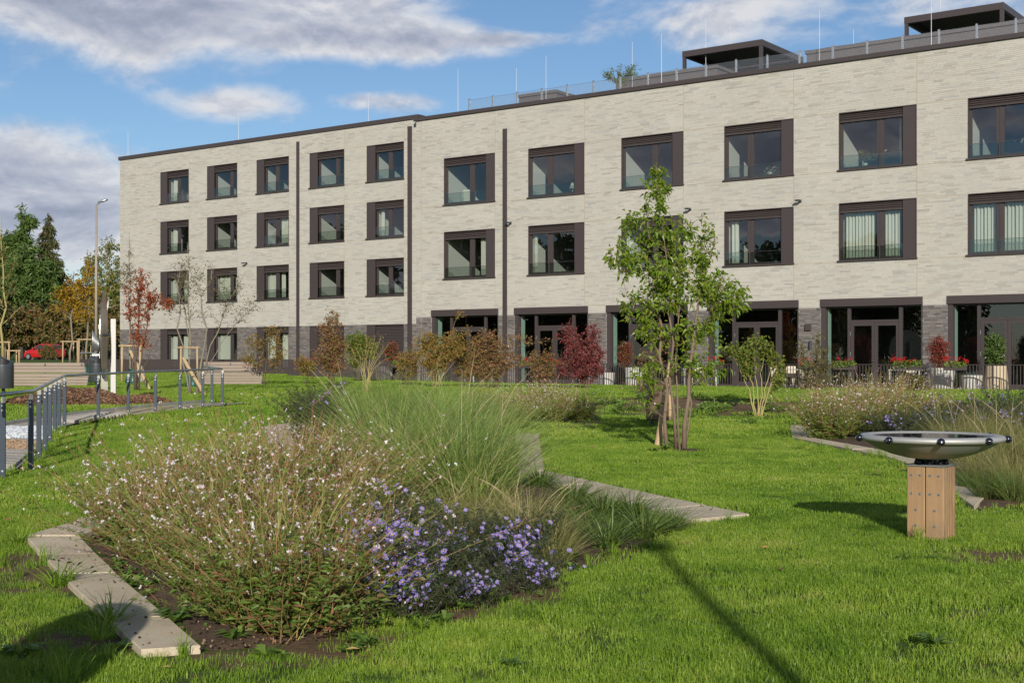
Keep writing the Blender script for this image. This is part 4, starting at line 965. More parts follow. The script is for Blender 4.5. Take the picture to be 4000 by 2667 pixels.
# ---- rotating water dish on a timber block
def dish():
    bx, by = 3.66, 11.62; z0 = gzf(bx, by)
    blk = thing('timber_pedestal', 'square larch timber block carrying the steel water dish', 'pedestal', (bx, by, z0), RB)
    w, h = .16, .635
    for k, (a, b) in enumerate(((-w, -.004), (.004, w))):
        q = MB(); q.bbox(a, b, -w, -w + .07, -.05, h, .006); o = q.build('board', M['larch'], blk)
        for (xx, zz) in ((a + .04, h - .075), (b - .04, h - .075), (a + .04, h - .235), (b - .04, h - .235), ((a + b) / 2, h - .375), ((a + b) / 2, h - .51)):
            q = MB(); q.tube([(xx, -w - .004, zz), (xx, -w + .01, zz)], .0125, 12); q.build('bolt', M['galv'], o); q2 = MB(); q2.tube([(xx, -w - .0055, zz), (xx, -w, zz)], .005, 8); q2.build('bolt_hole', M['black'], o)
    for k in range(4):
        a = -w + .075 + k * .0615; q = MB(); q.bbox(-w + .001, w - .001, a, a + .054, -.05, h - .001, .004); q.build('board', M['larch'], blk)
        if k < 3:
            q = MB(); q.box(w - .01, w - .004, a + .054, a + .0615, -.04, h - .002); q.build('gap_strip', M['bark'], blk)
    d = thing('water_dish', 'wide brushed steel dish of water with black balls round its rim', 'water dish', (bx, by, z0 + h), RB)
    q = MB(); q.bbox(-.17, .17, -.17, .17, 0.002, .016, .003); q.build('base_plate', M['galv'], d)
    for k in range(8):
        a = k * PI / 4 + .2; q = MB(); q.lathe([(.0, .062), (.012, .06), (.02, .045), (.028, .018), (.0, .016)], 12, .12 * math.cos(a), .12 * math.sin(a)); q.build('rubber_foot', M['black'], d, smooth=True)
    q = MB(); q.cyl(0, 0, .014, .06, .055, .05, 20); q.build('bearing', M['black'], d, smooth=False)
    q = MB(); Rr = .615
    prof = [(.0, .055), (.10, .057), (.22, .073), (.34, .103), (.44, .142), (.52, .186), (.562, .212), (.572, .219), (.592, .219), (.607, .226), (Rr, .239), (Rr, .251), (.606, .263), (.590, .270), (.53, .272), (.515, .267), (.50, .248), (.44, .19), (.30, .12), (.0, .085)]
    q.lathe(prof, 72); auto_smooth(q.build('bowl', M['dish'], d, smooth=True), 50)
    q = MB(); q.lathe([(.0, .262), (.510, .262)], 48); q.build('water', M['water'], d)
    for k in range(9):
        a = k * 2 * PI / 9 + .28; q = MB(); q.ball(((Rr + .012) * math.cos(a), (Rr + .012) * math.sin(a), .243), .033, 20, 12); o = q.build('ball', M['ball'], d, smooth=True)
        q = MB(); c, s = math.cos(a), math.sin(a); q.tube([((Rr + .042) * c, (Rr + .042) * s, .243), ((Rr + .0455) * c, (Rr + .0455) * s, .243)], .006, 8); q.build('screw', M['galv'], o)
M['dish'] = simple('dish_steel', (.44, .43, .405), .55, .45, .05, 2.0)
M['ball'] = simple('navy_ball', (.012, .014, .022), .16, 0, .05, 2.0, spec=.6)
def mat_water():
    m, g, p, out = new_mat('dish_water'); p.inputs['Base Color'].default_value = (.03, .035, .032, 1); p.inputs['Roughness'].default_value = .03; p.inputs['IOR'].default_value = 1.5; p.inputs['Specular IOR Level'].default_value = .9
    tc = g.add('ShaderNodeTexCoord'); b = g.add('ShaderNodeBump'); b.inputs['Strength'].default_value = .08; b.inputs['Distance'].default_value = .01; g.l.new(g.noise(tc.outputs['Object'], 14.0, 2.0), b.inputs['Height']); g.l.new(b.outputs[0], p.inputs['Normal']); return m
M['water'] = mat_water()
dish()

# ---- handrail
def handrail():
    t = thing('handrail', 'bent steel handrail on flat dark grey posts beside the barefoot path', 'handrail')
    posts = [(11, 15.35), (120.5, 16.35), (152, 18.0), (176, 19.3), (195, 20.8), (214, 22.4), (231, 23.5), (252, 24.7), (384, 26.4), (501, 27.9), (607, 28.9), (703, 29.8), (792, 30.6), (828, 33.0), (869, 31.4)]
    rail = [at(-60, 1547, 14.7), at(120.5, 1529, 16.35), at(252, 1467, 24.7), at(560, 1452, 28.4), at(869, 1440, 31.4)]
    def rz(px, Y):
        P = np.array(rail); return float(np.interp(Y, P[:, 1], P[:, 2]))
    pts = []
    def bend(a, b, c, r=.12):
        ab = (a - b) / np.linalg.norm(a - b); cb = (c - b) / np.linalg.norm(c - b); return [b + ab * r, b + ab * r * .4 + cb * r * .1, b + cb * r * .4 + ab * r * .1, b + cb * r]
    r0, r1, r2, r3, r4 = rail; r5 = at(795, 1430, 34.6)
    pts = [r0] + bend(r0, r1, r3) + bend(r1, r2, r4, .15) + [r3] + bend(r3, r4, r5, .1) + [r5]
    q = MB(); q.tube(pts, .024, 12); q.build('rail', M['steel'], t, smooth=True)
    for px, Y in posts:
        X = (px - CX) / F * Y; zt = rz(px, Y) if px != 828 else 1.41; zg = gzf(X, Y)
        q = MB(); q.bbox(X - .033, X + .033, Y - .011, Y + .011, zg - .1, zt - .10, .003); o = q.build('post', M['anthracite'], t)
        q = MB(); q.box(X - .024, X + .024, Y + .012, Y + .02, zt - .2, zt - .05); q._add([(X - .024, Y + .012, zt - .05), (X + .024, Y + .012, zt - .05), (X + .024, Y + .02, zt - .05), (X - .024, Y + .02, zt - .05), (X - .008, Y + .012, zt - .022), (X + .008, Y + .012, zt - .022), (X + .008, Y + .02, zt - .022), (X - .008, Y + .02, zt - .022)], BOXF); q.build('rail_bracket', M['steel'], o)
        for zz in (zt - .13, zt - .185, zg + .1):
            q = MB(); q.tube([(X, Y - .018, zz), (X, Y - .010, zz)], .0125, 8); q.build('bolt', M['galv'], o)
handrail()

# ---- litter bins
def bin_(x, y, zb, lab, s=1.0):
    t = thing('litter_bin', lab, 'litter bin', (x, y, gzf(x, y)), .5, 'grey litter bins'); b = zb - gzf(x, y)
    q = MB(); q.cyl(0, 0, -.1, b + .05, .04, .04, 10); q.build('post', M['bin'], t)
    # slanting domed body: cylinder whose top rises to one side, with an oval mouth
    q = MB(); n = 28; Rr = .235 * s; H = .80 * s; rows = [0, .02, .6 * H, .74 * H]
    V = []
    for z in rows: V += [(Rr * (1 if z > .01 else .97) * math.cos(2 * PI * k / n), Rr * (1 if z > .01 else .97) * math.sin(2 * PI * k / n), b + z) for k in range(n)]
    for j in range(1, 7):
        u = j / 6; rr = Rr * math.cos(u * PI / 2 * .96)
        V += [(rr * math.cos(2 * PI * k / n) - .06 * u, rr * math.sin(2 * PI * k / n), b + .74 * H + .26 * H * math.sin(u * PI / 2) * (1 - .35 * math.cos(2 * PI * k / n) * (1 - u)) * (.75 - .25 * math.cos(2 * PI * k / n))) for k in range(n)]
    R_ = len(rows) + 6
    Fc = [(i * n + k, i * n + (k + 1) % n, (i + 1) * n + (k + 1) % n, (i + 1) * n + k) for i in range(R_ - 1) for k in range(n)] + [tuple(range(n))[::-1], tuple((R_ - 1) * n + k for k in range(n))]
    q._add(V, Fc); auto_smooth(q.build('body', M['bin'], t, smooth=True), 40)
    q = MB(); a0 = -1.75
    arc = [(math.cos(a0 + u * .62), math.sin(a0 + u * .62)) for u in np.linspace(-1, 1, 13)]
    top = [(Rr * 1.01 * c, Rr * 1.01 * s_, b + H * (.76 + .10 * math.sqrt(max(0, 1 - u * u)))) for (c, s_), u in zip(arc, np.linspace(-1, 1, 13))]
    bot = [(Rr * 1.01 * c, Rr * 1.01 * s_, b + H * (.76 - .07 * math.sqrt(max(0, 1 - u * u)))) for (c, s_), u in zip(arc, np.linspace(-1, 1, 13))]
    vs = [(x_ * 1.004, y_ * 1.004, z_) for x_, y_, z_ in top + bot]; q._add(vs, [(i, i + 1, 13 + i + 1, 13 + i) for i in range(12)]); q.build('mouth', M['black'], t)
    q = MB(); q.lathe([(Rr * 1.012, b + .60 * H), (Rr * 1.02, b + .605 * H), (Rr * 1.012, b + .61 * H)], 28); q.build('seam', M['bin'], t)
p = at(13, 1460, 32.0); bin_(p[0], p[1], EYE - 116 / F * 32.0, 'tall grey litter bin cut by the left edge of the picture', 1.03)
p = at(378, 1460, 43.0); bin_(p[0], p[1], EYE - 90 / F * 43.0, 'grey litter bin behind the steel gong', 1.06)

# ---- benches: boards wrapped round a wide seat and a sloping back
def bench(x, y, L_, rz, lab):
    t = thing('slatted_bench', lab, 'bench', (x, y, gzf(x, y) - .01), rz, 'broad timber benches'); m = M['bench']
    for k in range(4): q = MB(); z = .045 + k * .108; q.bbox(-L_ / 2 - .02 * k, L_ / 2 + .02 * k, -.30 - .012 * k, -.26 - .012 * k, z, z + .100, .008); q.build('front_board', m, t)
    for k in range(5): q = MB(); yy = -.335 + k * .115; q.bbox(-L_ / 2 - .06, L_ / 2 + .06, yy, yy + .107, .475, .505, .006); q.build('seat_board', m, t)
    for k in range(3):
        q = MB(); z = .53 + k * .113; yy = .22 + k * .035; q.bbox(-L_ / 2 + .25 - .0 * k, L_ / 2 - .25 - .03 * k, yy, yy + .035, z, z + .105, .008, ); q.build('back_board', m, t)
    q = MB(); q.bbox(-L_ / 2 + .25, L_ / 2 - .34, .30, .40, .85, .88, .006); q.build('top_board', m, t)
    for sx in (-1, 0, 1): q = MB(); xx = sx * (L_ / 2 - .4); q.box(xx - .02, xx + .02, -.25, .36, 0, .472); q.box(xx - .02, xx + .02, .265, .32, .5, .845); q.build('support', M['anthracite'], t)
p = at(165, 1505, 48.5); bench(p[0], p[1], 3.5, -.02, 'long timber bench on the left in front of the red car')
p = at(895, 1503, 50.5); bench(p[0], p[1], 2.55, .02, 'shorter timber bench behind the bent end of the handrail')

# ---- steel gong disc with chime tubes on a post
def gong():
    p = at(432, 1540, 34.3); X, Y = p[0], p[1]; zg = gzf(X, Y) + .1
    t = thing('sound_gong', 'tall upright steel gong disc with chime tubes standing in the bark mound', 'gong', (X, Y, zg), math.radians(12.2))
    H = EYE - (1245 - YH) / F * Y - zg
    q = MB(); q.bbox(-.0, .135, -.05, .05, -.2, H, .006); q.build('post', M['post_steel'], t)
    q = MB(); q.bbox(-.24, -.06, -.03, .03, -.2, .75, .004); q.build('brace_plate', M['gong'], t)  # darker steel than the post, standing in for the shade of the disc
    cz = EYE - (1308 - YH) / F * Y - zg; r = 1.13; n = 56
    ax = np.array([math.sin(.075), 0, 0]); V = []
    for dx in (-.012, .012):
        for k in range(n):
            a = 2 * PI * k / n; V.append((-.17 + dx, r * math.cos(a) , cz + r * math.sin(a)))
    Fc = [tuple(range(n))[::-1], tuple(range(n, 2 * n))] + [(k, (k + 1) % n, n + (k + 1) % n, n + k) for k in range(n)]
    q = MB(); q._add(V, Fc); q.build('disc', M['gong'], t)
    q = MB(); q.tube([(-.17, 0, cz), (.03, 0, cz)], .03, 8); q.build('axle', M['steel'], t)
    zc = EYE - (1375 - YH) / F * Y - zg
    q = MB(); q.bbox(-.24, -.16, -.5, -.42, zc - .16, zc + .02, .006); q.bbox(-.42, -.2, -.5, -.40, zc - .1, zc - .05, .006); q.build('chime_bracket', M['galv'], t)
    for k in range(9):
        q = MB(); x_ = -.40 + k * .025; yy = -.46 + k * .035; q.cyl(x_, yy, zc + .03, zc + .55 - k * .045, .013, .013, 8); q.build('chime_tube', M['galv'], t, smooth=True)
    for k in range(10):
        q = MB(); yy = -.45 + k * .02; x_ = -.32; q.tube([(x_, -.46, zc - .02 - .004 * k), (x_ - .38 + .02 * k, -.46 + .05 * k, zc - .02 - .004 * k)], .010, 6); q.build('chime_rod', M['galv'], t)
M['gong'] = simple('gong_steel', (.36, .34, .30), .28, 1.0, .12, 1.2)
M['post_steel'] = simple('matt_post_steel', (.40, .39, .37), .55, .6, .1, 2.0)
gong()

# ---- street lamp
M['pole'] = simple('weathered_lamp_pole', (.30, .26, .22), .6, .2, .2, 2.0)
def street_lamp():
    Y = 84.0; p = at(376, 800, Y); zg = gzf(p[0], Y); H = p[2] - zg
    t = thing('street_lamp', 'tall grey street lamp left of the building corner', 'street lamp', (p[0], Y, zg), 0)
    q = MB(); q.tube([(0, 0, -.2), (0, 0, H * .5), (0, 0, H)], [.11, .085, .06], 10); q.build('pole', M['pole'], t, smooth=True)
    q = MB(); q.tube([(0, 0, H), (.08, 0, H + .04), (.2, 0, H + .07)], .05, 8); q.build('neck', M['galv'], t)
    q = MB(); st = [(.1, .06, .05), (.2, .12, .09), (.45, .15, .12), (.62, .13, .10), (.74, .05, .04)]
    V = []
    for x_, ry, rz_ in st:
        for k in range(10): a = 2 * PI * k / 10; V.append((x_, ry * math.cos(a), H + .10 + x_ * .28 + rz_ * (math.sin(a) if math.sin(a) > 0 else .45 * math.sin(a))))
    q._add(V, [(i * 10 + k, i * 10 + (k + 1) % 10, (i + 1) * 10 + (k + 1) % 10, (i + 1) * 10 + k) for i in range(4) for k in range(10)] + [tuple(range(10))[::-1], tuple(40 + k for k in range(10))])
    q.build('lamp_head', M['galv'], t, smooth=True)
street_lamp()

# ---- tree stakes
def stake_frame(px0, px1, pyt, pyb, Y, lab, third=True):
    a, b = at(px0, pyt, Y), at(px1, pyt, Y); x = (a[0] + b[0]) / 2; zg = gzf(x, Y); w = (b[0] - a[0]) / 2; H = a[2] - zg
    t = thing('tree_stake_frame', lab, 'tree stakes', (x, Y, zg), 0, 'peeled timber stakes round young trees')
    pos = [(-w, 0), (w, 0)] + ([(0, w * 1.4)] if third else [])
    for x_, y_ in pos: q = MB(); q.tube([(x_, y_, -.3), (x_ * .99, y_, H * .5), (x_ * .97, y_, H)], [.05, .047, .045], 8); q.build('stake', M['stake'], t, smooth=True)
    q = MB(); q.tube([(-w - .12, -.02, H - .06), (w + .1, -.02, H - .07)], .045, 8); q.build('crossbar', M['stake'], t, smooth=True)
    return t
stake_frame(245, 303, 1330, 1415, 88, 'timber stakes round the left one of the two yellow trees')
stake_frame(308, 372, 1322, 1415, 86, 'timber stakes round the yellow tree nearest the gong')
stake_frame(-25, 36, 1332, 1415, 80, 'timber stakes round the thin tree at the left picture edge')
stake_frame(30, 75, 1366, 1415, 90, 'low timber stakes left of the red car')
stake_frame(476, 548, 1345, 1492, 55, 'timber stakes behind the red-leaved tree', False)
stake_frame(706, 771, 1352, 1440, 60, 'timber stakes behind the leafless young tree', False)
def lone_stake(p0, p1, r, lab):
    t = thing('leaning_stake', lab, 'stake', tuple(p0), 0, 'leaning tree stakes'); d = np.array(p1) - np.array(p0)
    q = MB(); pts = [d * u + np.array([.008 * math.sin(7 * u), .006 * math.cos(5 * u), 0]) for u in np.linspace(-.06, 1, 7)]; q.tube(pts, [r * 1.06, r * 1.05, r * 1.04, r * 1.02, r, r * .98, r * .95], 10); auto_smooth(q.build('pole', M['stake'], t, smooth=True), 50)
    tie = MB(); c = d * .5; tie.lathe([(r * 1.1, -.02), (r * 1.35, 0), (r * 1.1, .02)], 10, c[0], c[1]); tie.v = [(x, y, z + c[2]) for x, y, z in tie.v]; tie.build('tie', M['bark'], t)
g0 = G(2568 * .588, 1745 * .588); lone_stake(g0, at(2622, 1412, g0[1] + .1), .062, 'thick bark-brown stake leaning on the green multi-stemmed tree')
g0 = G(586 * .588, 1524 * .588); lone_stake(g0, at(508, 1370, g0[1] + .5), .055, 'pale stake leaning across the red-leaved tree')
g0 = G(800 * .588, 1545 * .588); lone_stake(g0, at(716, 1398, g0[1] + .5), .055, 'pale stake leaning beside the leafless young tree')
# green watering bags and a pale sandstone boulder
def water_bag(px, py, Y, h, lab):
    p = at(px, py, Y); x = p[0]; zg = gzf(x, Y); t = thing('watering_bag', lab, 'watering bag', (x, Y, zg), 0, 'green watering bags'); n = 18; V = []
    rg = random.Random(px)
    for z, r in ((0, .24), (.1 * h, .27), (.35 * h, .25), (.65 * h, .18), (.9 * h, .11), (h, .13)):
        V += [(r * (1 + .18 * math.sin(k * 2.1 + z * 3) * (z / h)) * math.cos(2 * PI * k / n), r * (1 + .12 * math.cos(k * 1.7)) * math.sin(2 * PI * k / n), z + .04 * math.sin(k * 1.3) * (z > .8 * h)) for k in range(n)]
    q = MB(); q._add(V, [(i * n + k, i * n + (k + 1) % n, (i + 1) * n + (k + 1) % n, (i + 1) * n + k) for i in range(5) for k in range(n)]); q.build('bag', M['bag'], t, smooth=True)
    q = MB(); q.box(-.06, .06, -.2, -.18, .45 * h, .55 * h); q.build('strap', M['black'], t)
M['bag'] = simple('green_tarpaulin', (.022, .075, .055), .35, 0, .3, 5.0)
water_bag(334, 1450, 52, .72, 'green watering bag beside the bench end on the left')
water_bag(517, 1490, 50, .6, 'green watering bag at the foot of the red-leaved tree')
water_bag(752, 1480, 47, .5, 'green watering bag behind the leafless young tree')
def boulder(px, py, Y, w, h, lab):
    x = at(px, py, Y)[0]; q = MB(); q.ball((0, 0, 0), 1, 14, 9); rg = random.Random(3); q.v = [(a * w / 2 * (1 + .1 * math.sin(3 * b + 2 * c)), b * w / 2.6, max(-.3, c) * h * .75 * (1 + .08 * math.cos(4 * a))) for a, b, c in q.v]
    o = q.build('boulder', M['concrete'], None, smooth=True); o.location = (x, Y, gzf(x, Y) + .2); tag(o, lab, 'boulder')
boulder(541, 1455, 53, .55, .75, 'pale rounded boulder behind the red-leaved tree')

# ---- little red hatchback on the road
def car():
    Y = 122.5; xc = (174 - CX) / F * Y; zg = gzf(xc, Y) + .02
    t = thing('red_hatchback', 'small red hatchback parked on the road behind a bush', 'car', (xc, Y, zg), math.radians(156)); red = M['carpaint']
    # side profile (x forward), lofted across the width with tumblehome
    prof = [(-1.78, .30), (-1.80, .62), (-1.74, .95), (-1.50, 1.33), (-1.15, 1.45), (-.35, 1.47), (.15, 1.40), (.62, 1.08), (.95, .93), (1.45, .82), (1.70, .66), (1.78, .45), (1.74, .22), (-1.70, .22)]
    ns = len(prof); V = []
    ys = [(-.82, .0), (-.79, .02), (.79, .02), (.82, .0)]
    def width(z): return .82 if z < .95 else .82 - (z - .95) * .42
    for sgn in (-1, 1):
        V += [(x, sgn * width(z) * (.94 if abs(x) > 1.6 else 1.0), z) for x, z in prof]
    V2 = V
    q = MB(); q._add(V2, [tuple(range(ns)), tuple(range(ns, 2 * ns))[::-1]] + [(i, i + ns, (i + 1) % ns + ns, (i + 1) % ns) for i in range(ns)])
    body = q.build('body', red, t); bv = body.modifiers.new('bevel', 'BEVEL'); bv.width = .07; bv.segments = 3; bv.limit_method = 'ANGLE'; bv.angle_limit = .5; body.data.polygons.foreach_set('use_smooth', [True] * len(body.data.polygons))
    g = M['carglass']
    for sgn in (-1, 1):
        for pts in ([(-1.15, 1.0), (-1.05, 1.34), (-.45, 1.38), (-.35, 1.0)], [(-.28, 1.0), (-.36, 1.38), (.12, 1.34), (.55, 1.0)]):
            q = MB(); q._add([(x, sgn * (width(z) + .012), z) for x, z in pts], [(0, 1, 2, 3) if sgn > 0 else (3, 2, 1, 0)]); q.build('side_window', g, t)
    q = MB(); q._add([(.62 + .03, -.68, 1.09), (.62 + .03, .68, 1.09), (.18 + .03, .58, 1.395), (.18 + .03, -.58, 1.395)], [(0, 1, 2, 3)]); q.build('windscreen', g, t)
    q = MB(); q._add([(-1.53, -.6, 1.31), (-1.53, .6, 1.31), (-1.76, .66, .98), (-1.76, -.66, .98)], [(0, 1, 2, 3)]); q.build('rear_window', g, t)
    for x in (-1.18, 1.18):
        for sgn in (-1, 1):
            q = MB(); q.tube([(x, sgn * .62, .29), (x, sgn * .835, .29)], .29, 20); w = q.build('wheel', M['black'], t)
            q = MB(); q.tube([(x, sgn * .83, .29), (x, sgn * .845, .29)], .19, 16); q.build('rim', M['galv'], w)
    for sgn in (-1, 1):
        q = MB(); q.ball((0, 0, 0), 1, 12, 8); q.v = [(1.56 + a * .17, sgn * .58 + b * .17, .72 + c * .11) for a, b, c in q.v]; q.build('headlight', M['lens'], t, smooth=True)
        q = MB(); q.ball((0, 0, 0), 1, 10, 6); q.v = [(.5 + a * .09, sgn * .88 + b * .09, 1.02 + c * .07) for a, b, c in q.v]; q.build('wing_mirror', red, t, smooth=True)
    q = MB(); q.bbox(1.77, 1.80, -.26, .26, .40, .51, .004); q.build('number_plate', M['plate'], t)
    q = MB(); q.bbox(1.74, 1.785, -.5, .5, .27, .36, .01); q.build('grille', M['black'], t)
    q = MB(); q.lathe([(0, 0), (.05, 0)], 12); q.v = [(1.66, a, .70 + b) for a, b, c in q.v]; q.build('badge', M['galv'], t)
M['carpaint'] = simple('red_car_paint', (.42, .012, .012), .22, 0, .03, 1.0, spec=.6); M['carglass'] = simple('car_glass', (.02, .022, .025), .06, 0, .02, 1.0, spec=.8); M['lens'] = simple('headlamp_lens', (.62, .64, .66), .12, .1, .05); M['plate'] = simple('yellow_plate', (.75, .50, .02), .5, 0, .03)
car()

# ---- slatted fence in front of the left wing, railing in front of the right wing
def slat_fence(p0, p1, ztop, h, gap, wdt, lab, name='slat_fence'):
    p0, p1 = np.array(p0[:2]), np.array(p1[:2]); L_ = np.linalg.norm(p1 - p0); rz = math.atan2(p1[1] - p0[1], p1[0] - p0[0])
    t = thing(name, lab, 'fence', (p0[0], p0[1], ztop - h), rz); n = int(L_ / gap)
    u = MB(); u.box(-wdt / 2, wdt / 2, -.012, .012, 0, h); um = u.mesh('slat', M['rail_dark'])
    for k in range(n): link_ob('slat', um, t, ((k + .5) * gap, 0, 0))
    q = MB(); q.box(0, L_, .013, .03, h - .07, h - .03); q.build('top_bar', M['rail_dark'], t); q = MB(); q.box(0, L_, .013, .03, .08, .12); q.build('bottom_bar', M['rail_dark'], t)
    return t
slat_fence(bw(-23.6, 2.6), bw(-5.9, 2.6), 1.56, .85, .092, .06, 'dark slatted fence close to the left wing')
slat_fence(bw(-3.7, 5.2), bw(3.0, 5.2), 1.47, .95, .092, .06, 'lower dark slatted fence behind the reddish shrub')
t = thing('panel_screen', 'solid dark metal panel at the end of the railing', 'screen', bw(1.5, 3.5, .44), RB)
q = MB(); q.bbox(0, 1.55, -.015, .015, .02, 1.02, .004); q.build('panel', M['rail_dark'], t); q = MB(); q.box(0, .05, .016, .06, 0, 1.0); q.build('post', M['rail_dark'], t)
q = MB(); q.ball((1.25, -.05, .84), .03, 8, 6); q.build('knob', M['white'], t)
def railing(s0, s1, w, lab):
    t = thing('terrace_railing', lab, 'railing', bw(s0, w, .44), RB); L_ = s1 - s0; u = MB(); u.box(-.011, .011, -.011, .011, .05, .93); um = u.mesh('bar', M['rail_dark']); n = int(L_ / .115)
    for k in range(min(n, 300)): link_ob('bar', um, t, ((k + .5) * .115, 0, 0))
    q = MB(); q.bbox(0, L_, -.03, .03, .93, .955, .004); q.build('top_rail', M['rail_dark'], t); q = MB(); q.box(0, L_, -.016, .016, .03, .05); q.build('bottom_rail', M['rail_dark'], t)
    for k in range(int(L_ / 2) + 1): q = MB(); x = k * 2.0; q.box(x - .02, x + .02, .012, .05, 0, .93); q.build('post', M['rail_dark'], t)
railing(3.0, 33.0, 3.2, 'dark metal bar railing along the terrace of the right wing')
# ================================================================ plants
def nrm(v): return v / (np.linalg.norm(v, axis=-1, keepdims=True) + 1e-9)
def leaf_arrays(P, D, Ln, W, rng, fold=.25, droop=.25):
    """folded diamond leaves: P base points, D directions"""
    n = len(P); D = nrm(D); rnd = rng.normal(size=(n, 3)); S = nrm(np.cross(D, rnd)); N = np.cross(S, D)
    Ln = np.asarray(Ln)[:, None] if np.ndim(Ln) else np.full((n, 1), Ln); W = np.asarray(W)[:, None] if np.ndim(W) else np.full((n, 1), W)
    tip = P + D * Ln; tip[:, 2] -= (droop * Ln)[:, 0]; mid = P + D * Ln * .45
    V = np.stack([P, mid + S * W / 2 + N * W * fold, tip, mid - S * W / 2 + N * W * fold], 1).reshape(-1, 3); o = np.arange(n)[:, None] * 4
    return V, np.concatenate([o + np.array([[0, 1, 2]]), o + np.array([[0, 2, 3]])])
def bark(name, col, col2=None): return simple(name, col, .85, 0, .35, 6.0, .5, 50, stretch=(2, 2, .7))
M['bark_brown'] = bark('bark_brown', (.11, .080, .055)); M['bark_grey'] = bark('bark_grey', (.20, .17, .125)); M['bark_yellow'] = bark('bark_yellow', (.33, .27, .11)); M['bark_birch'] = bark('bark_birch', (.55, .53, .48)); M['bark_cherry'] = bark('bark_cherry', (.19, .135, .095))
LG = {'cherry': leafy('cherry_leaf', [(.095, .165, .015), (.14, .225, .02), (.19, .28, .026), (.25, .32, .034), (.15, .235, .022), (.31, .29, .045)], .45, .36, spec=.5),
      'red': leafy('red_leaf', [(0.291, 0.046, 0.022), (0.414, 0.085, 0.031), (0.215, 0.034, 0.027), (0.430, 0.169, 0.046), (0.153, 0.092, 0.031)], .35),
      'darkred': leafy('dark_red_leaf', [(.20, .042, .042), (.27, .075, .07), (.14, .028, .03), (.23, .09, .07)], .35),
      'sparse': leafy('thin_leaf', [(.085, .10, .025), (.13, .12, .03), (.18, .10, .03), (.06, .08, .02)], .35),
      'orange': leafy('orange_green_leaf', [(0.153, 0.184, 0.034), (0.276, 0.199, 0.042), (0.384, 0.184, 0.046), (0.230, 0.153, 0.039), (0.138, 0.169, 0.031), (0.353, 0.123, 0.039)], .35),
      'redorange': leafy('red_orange_leaf', [(.28, .11, .065), (.22, .17, .05), (.31, .13, .085), (.18, .18, .045), (.27, .17, .06), (.33, .12, .07)], .35),
      'fresh': leafy('fresh_leaf', [(.10, .165, .022), (.14, .20, .028), (.20, .22, .035), (.08, .135, .02), (.26, .22, .04)], .38),
      'gold': leafy('golden_leaf', [(.36, .21, .015), (.44, .28, .02), (.28, .19, .02), (.30, .14, .02)], .4),
      'photinia': leafy('photinia_leaf', [(0.046, 0.078, 0.023), (0.065, 0.104, 0.026), (0.260, 0.039, 0.036), (0.338, 0.065, 0.052), (0.052, 0.078, 0.026)], .25, .35),
      'photinia_red': leafy('photinia_red_leaf', [(0.260, 0.039, 0.039), (0.338, 0.065, 0.058), (0.078, 0.078, 0.026), (0.208, 0.033, 0.039)], .28, .35),
      'laurel': leafy('laurel_leaf', [(.06, .11, .025), (.09, .15, .03), (.13, .18, .045)], .3, .32, spec=.5),
      'pine': leafy('pine_needles', [(.05, .09, .018), (.08, .135, .026), (.12, .175, .038)], .15), 'spruce': leafy('spruce_needles', [(.04, .07, .02), (.06, .085, .026), (.15, .10, .04), (.045, .075, .024)], .15),
      'birch': leafy('birch_leaf', [(0.130, 0.156, 0.039), (0.195, 0.208, 0.046), (0.286, 0.247, 0.052), (0.104, 0.130, 0.033)], .4), 'beech': leafy('beech_autumn', [(.20, .12, .045), (.25, .15, .055), (.13, .14, .035), (.17, .08, .035), (.09, .12, .03), (.11, .13, .03)], .35),
      'dark': leafy('dark_foliage', [(.022, .04, .010), (.035, .055, .014), (.05, .065, .018)], .2), 'climber': leafy('olive_leaf', [(0.091, 0.098, 0.033), (0.143, 0.130, 0.039), (0.117, 0.117, 0.039), (0.182, 0.117, 0.046)], .3)}

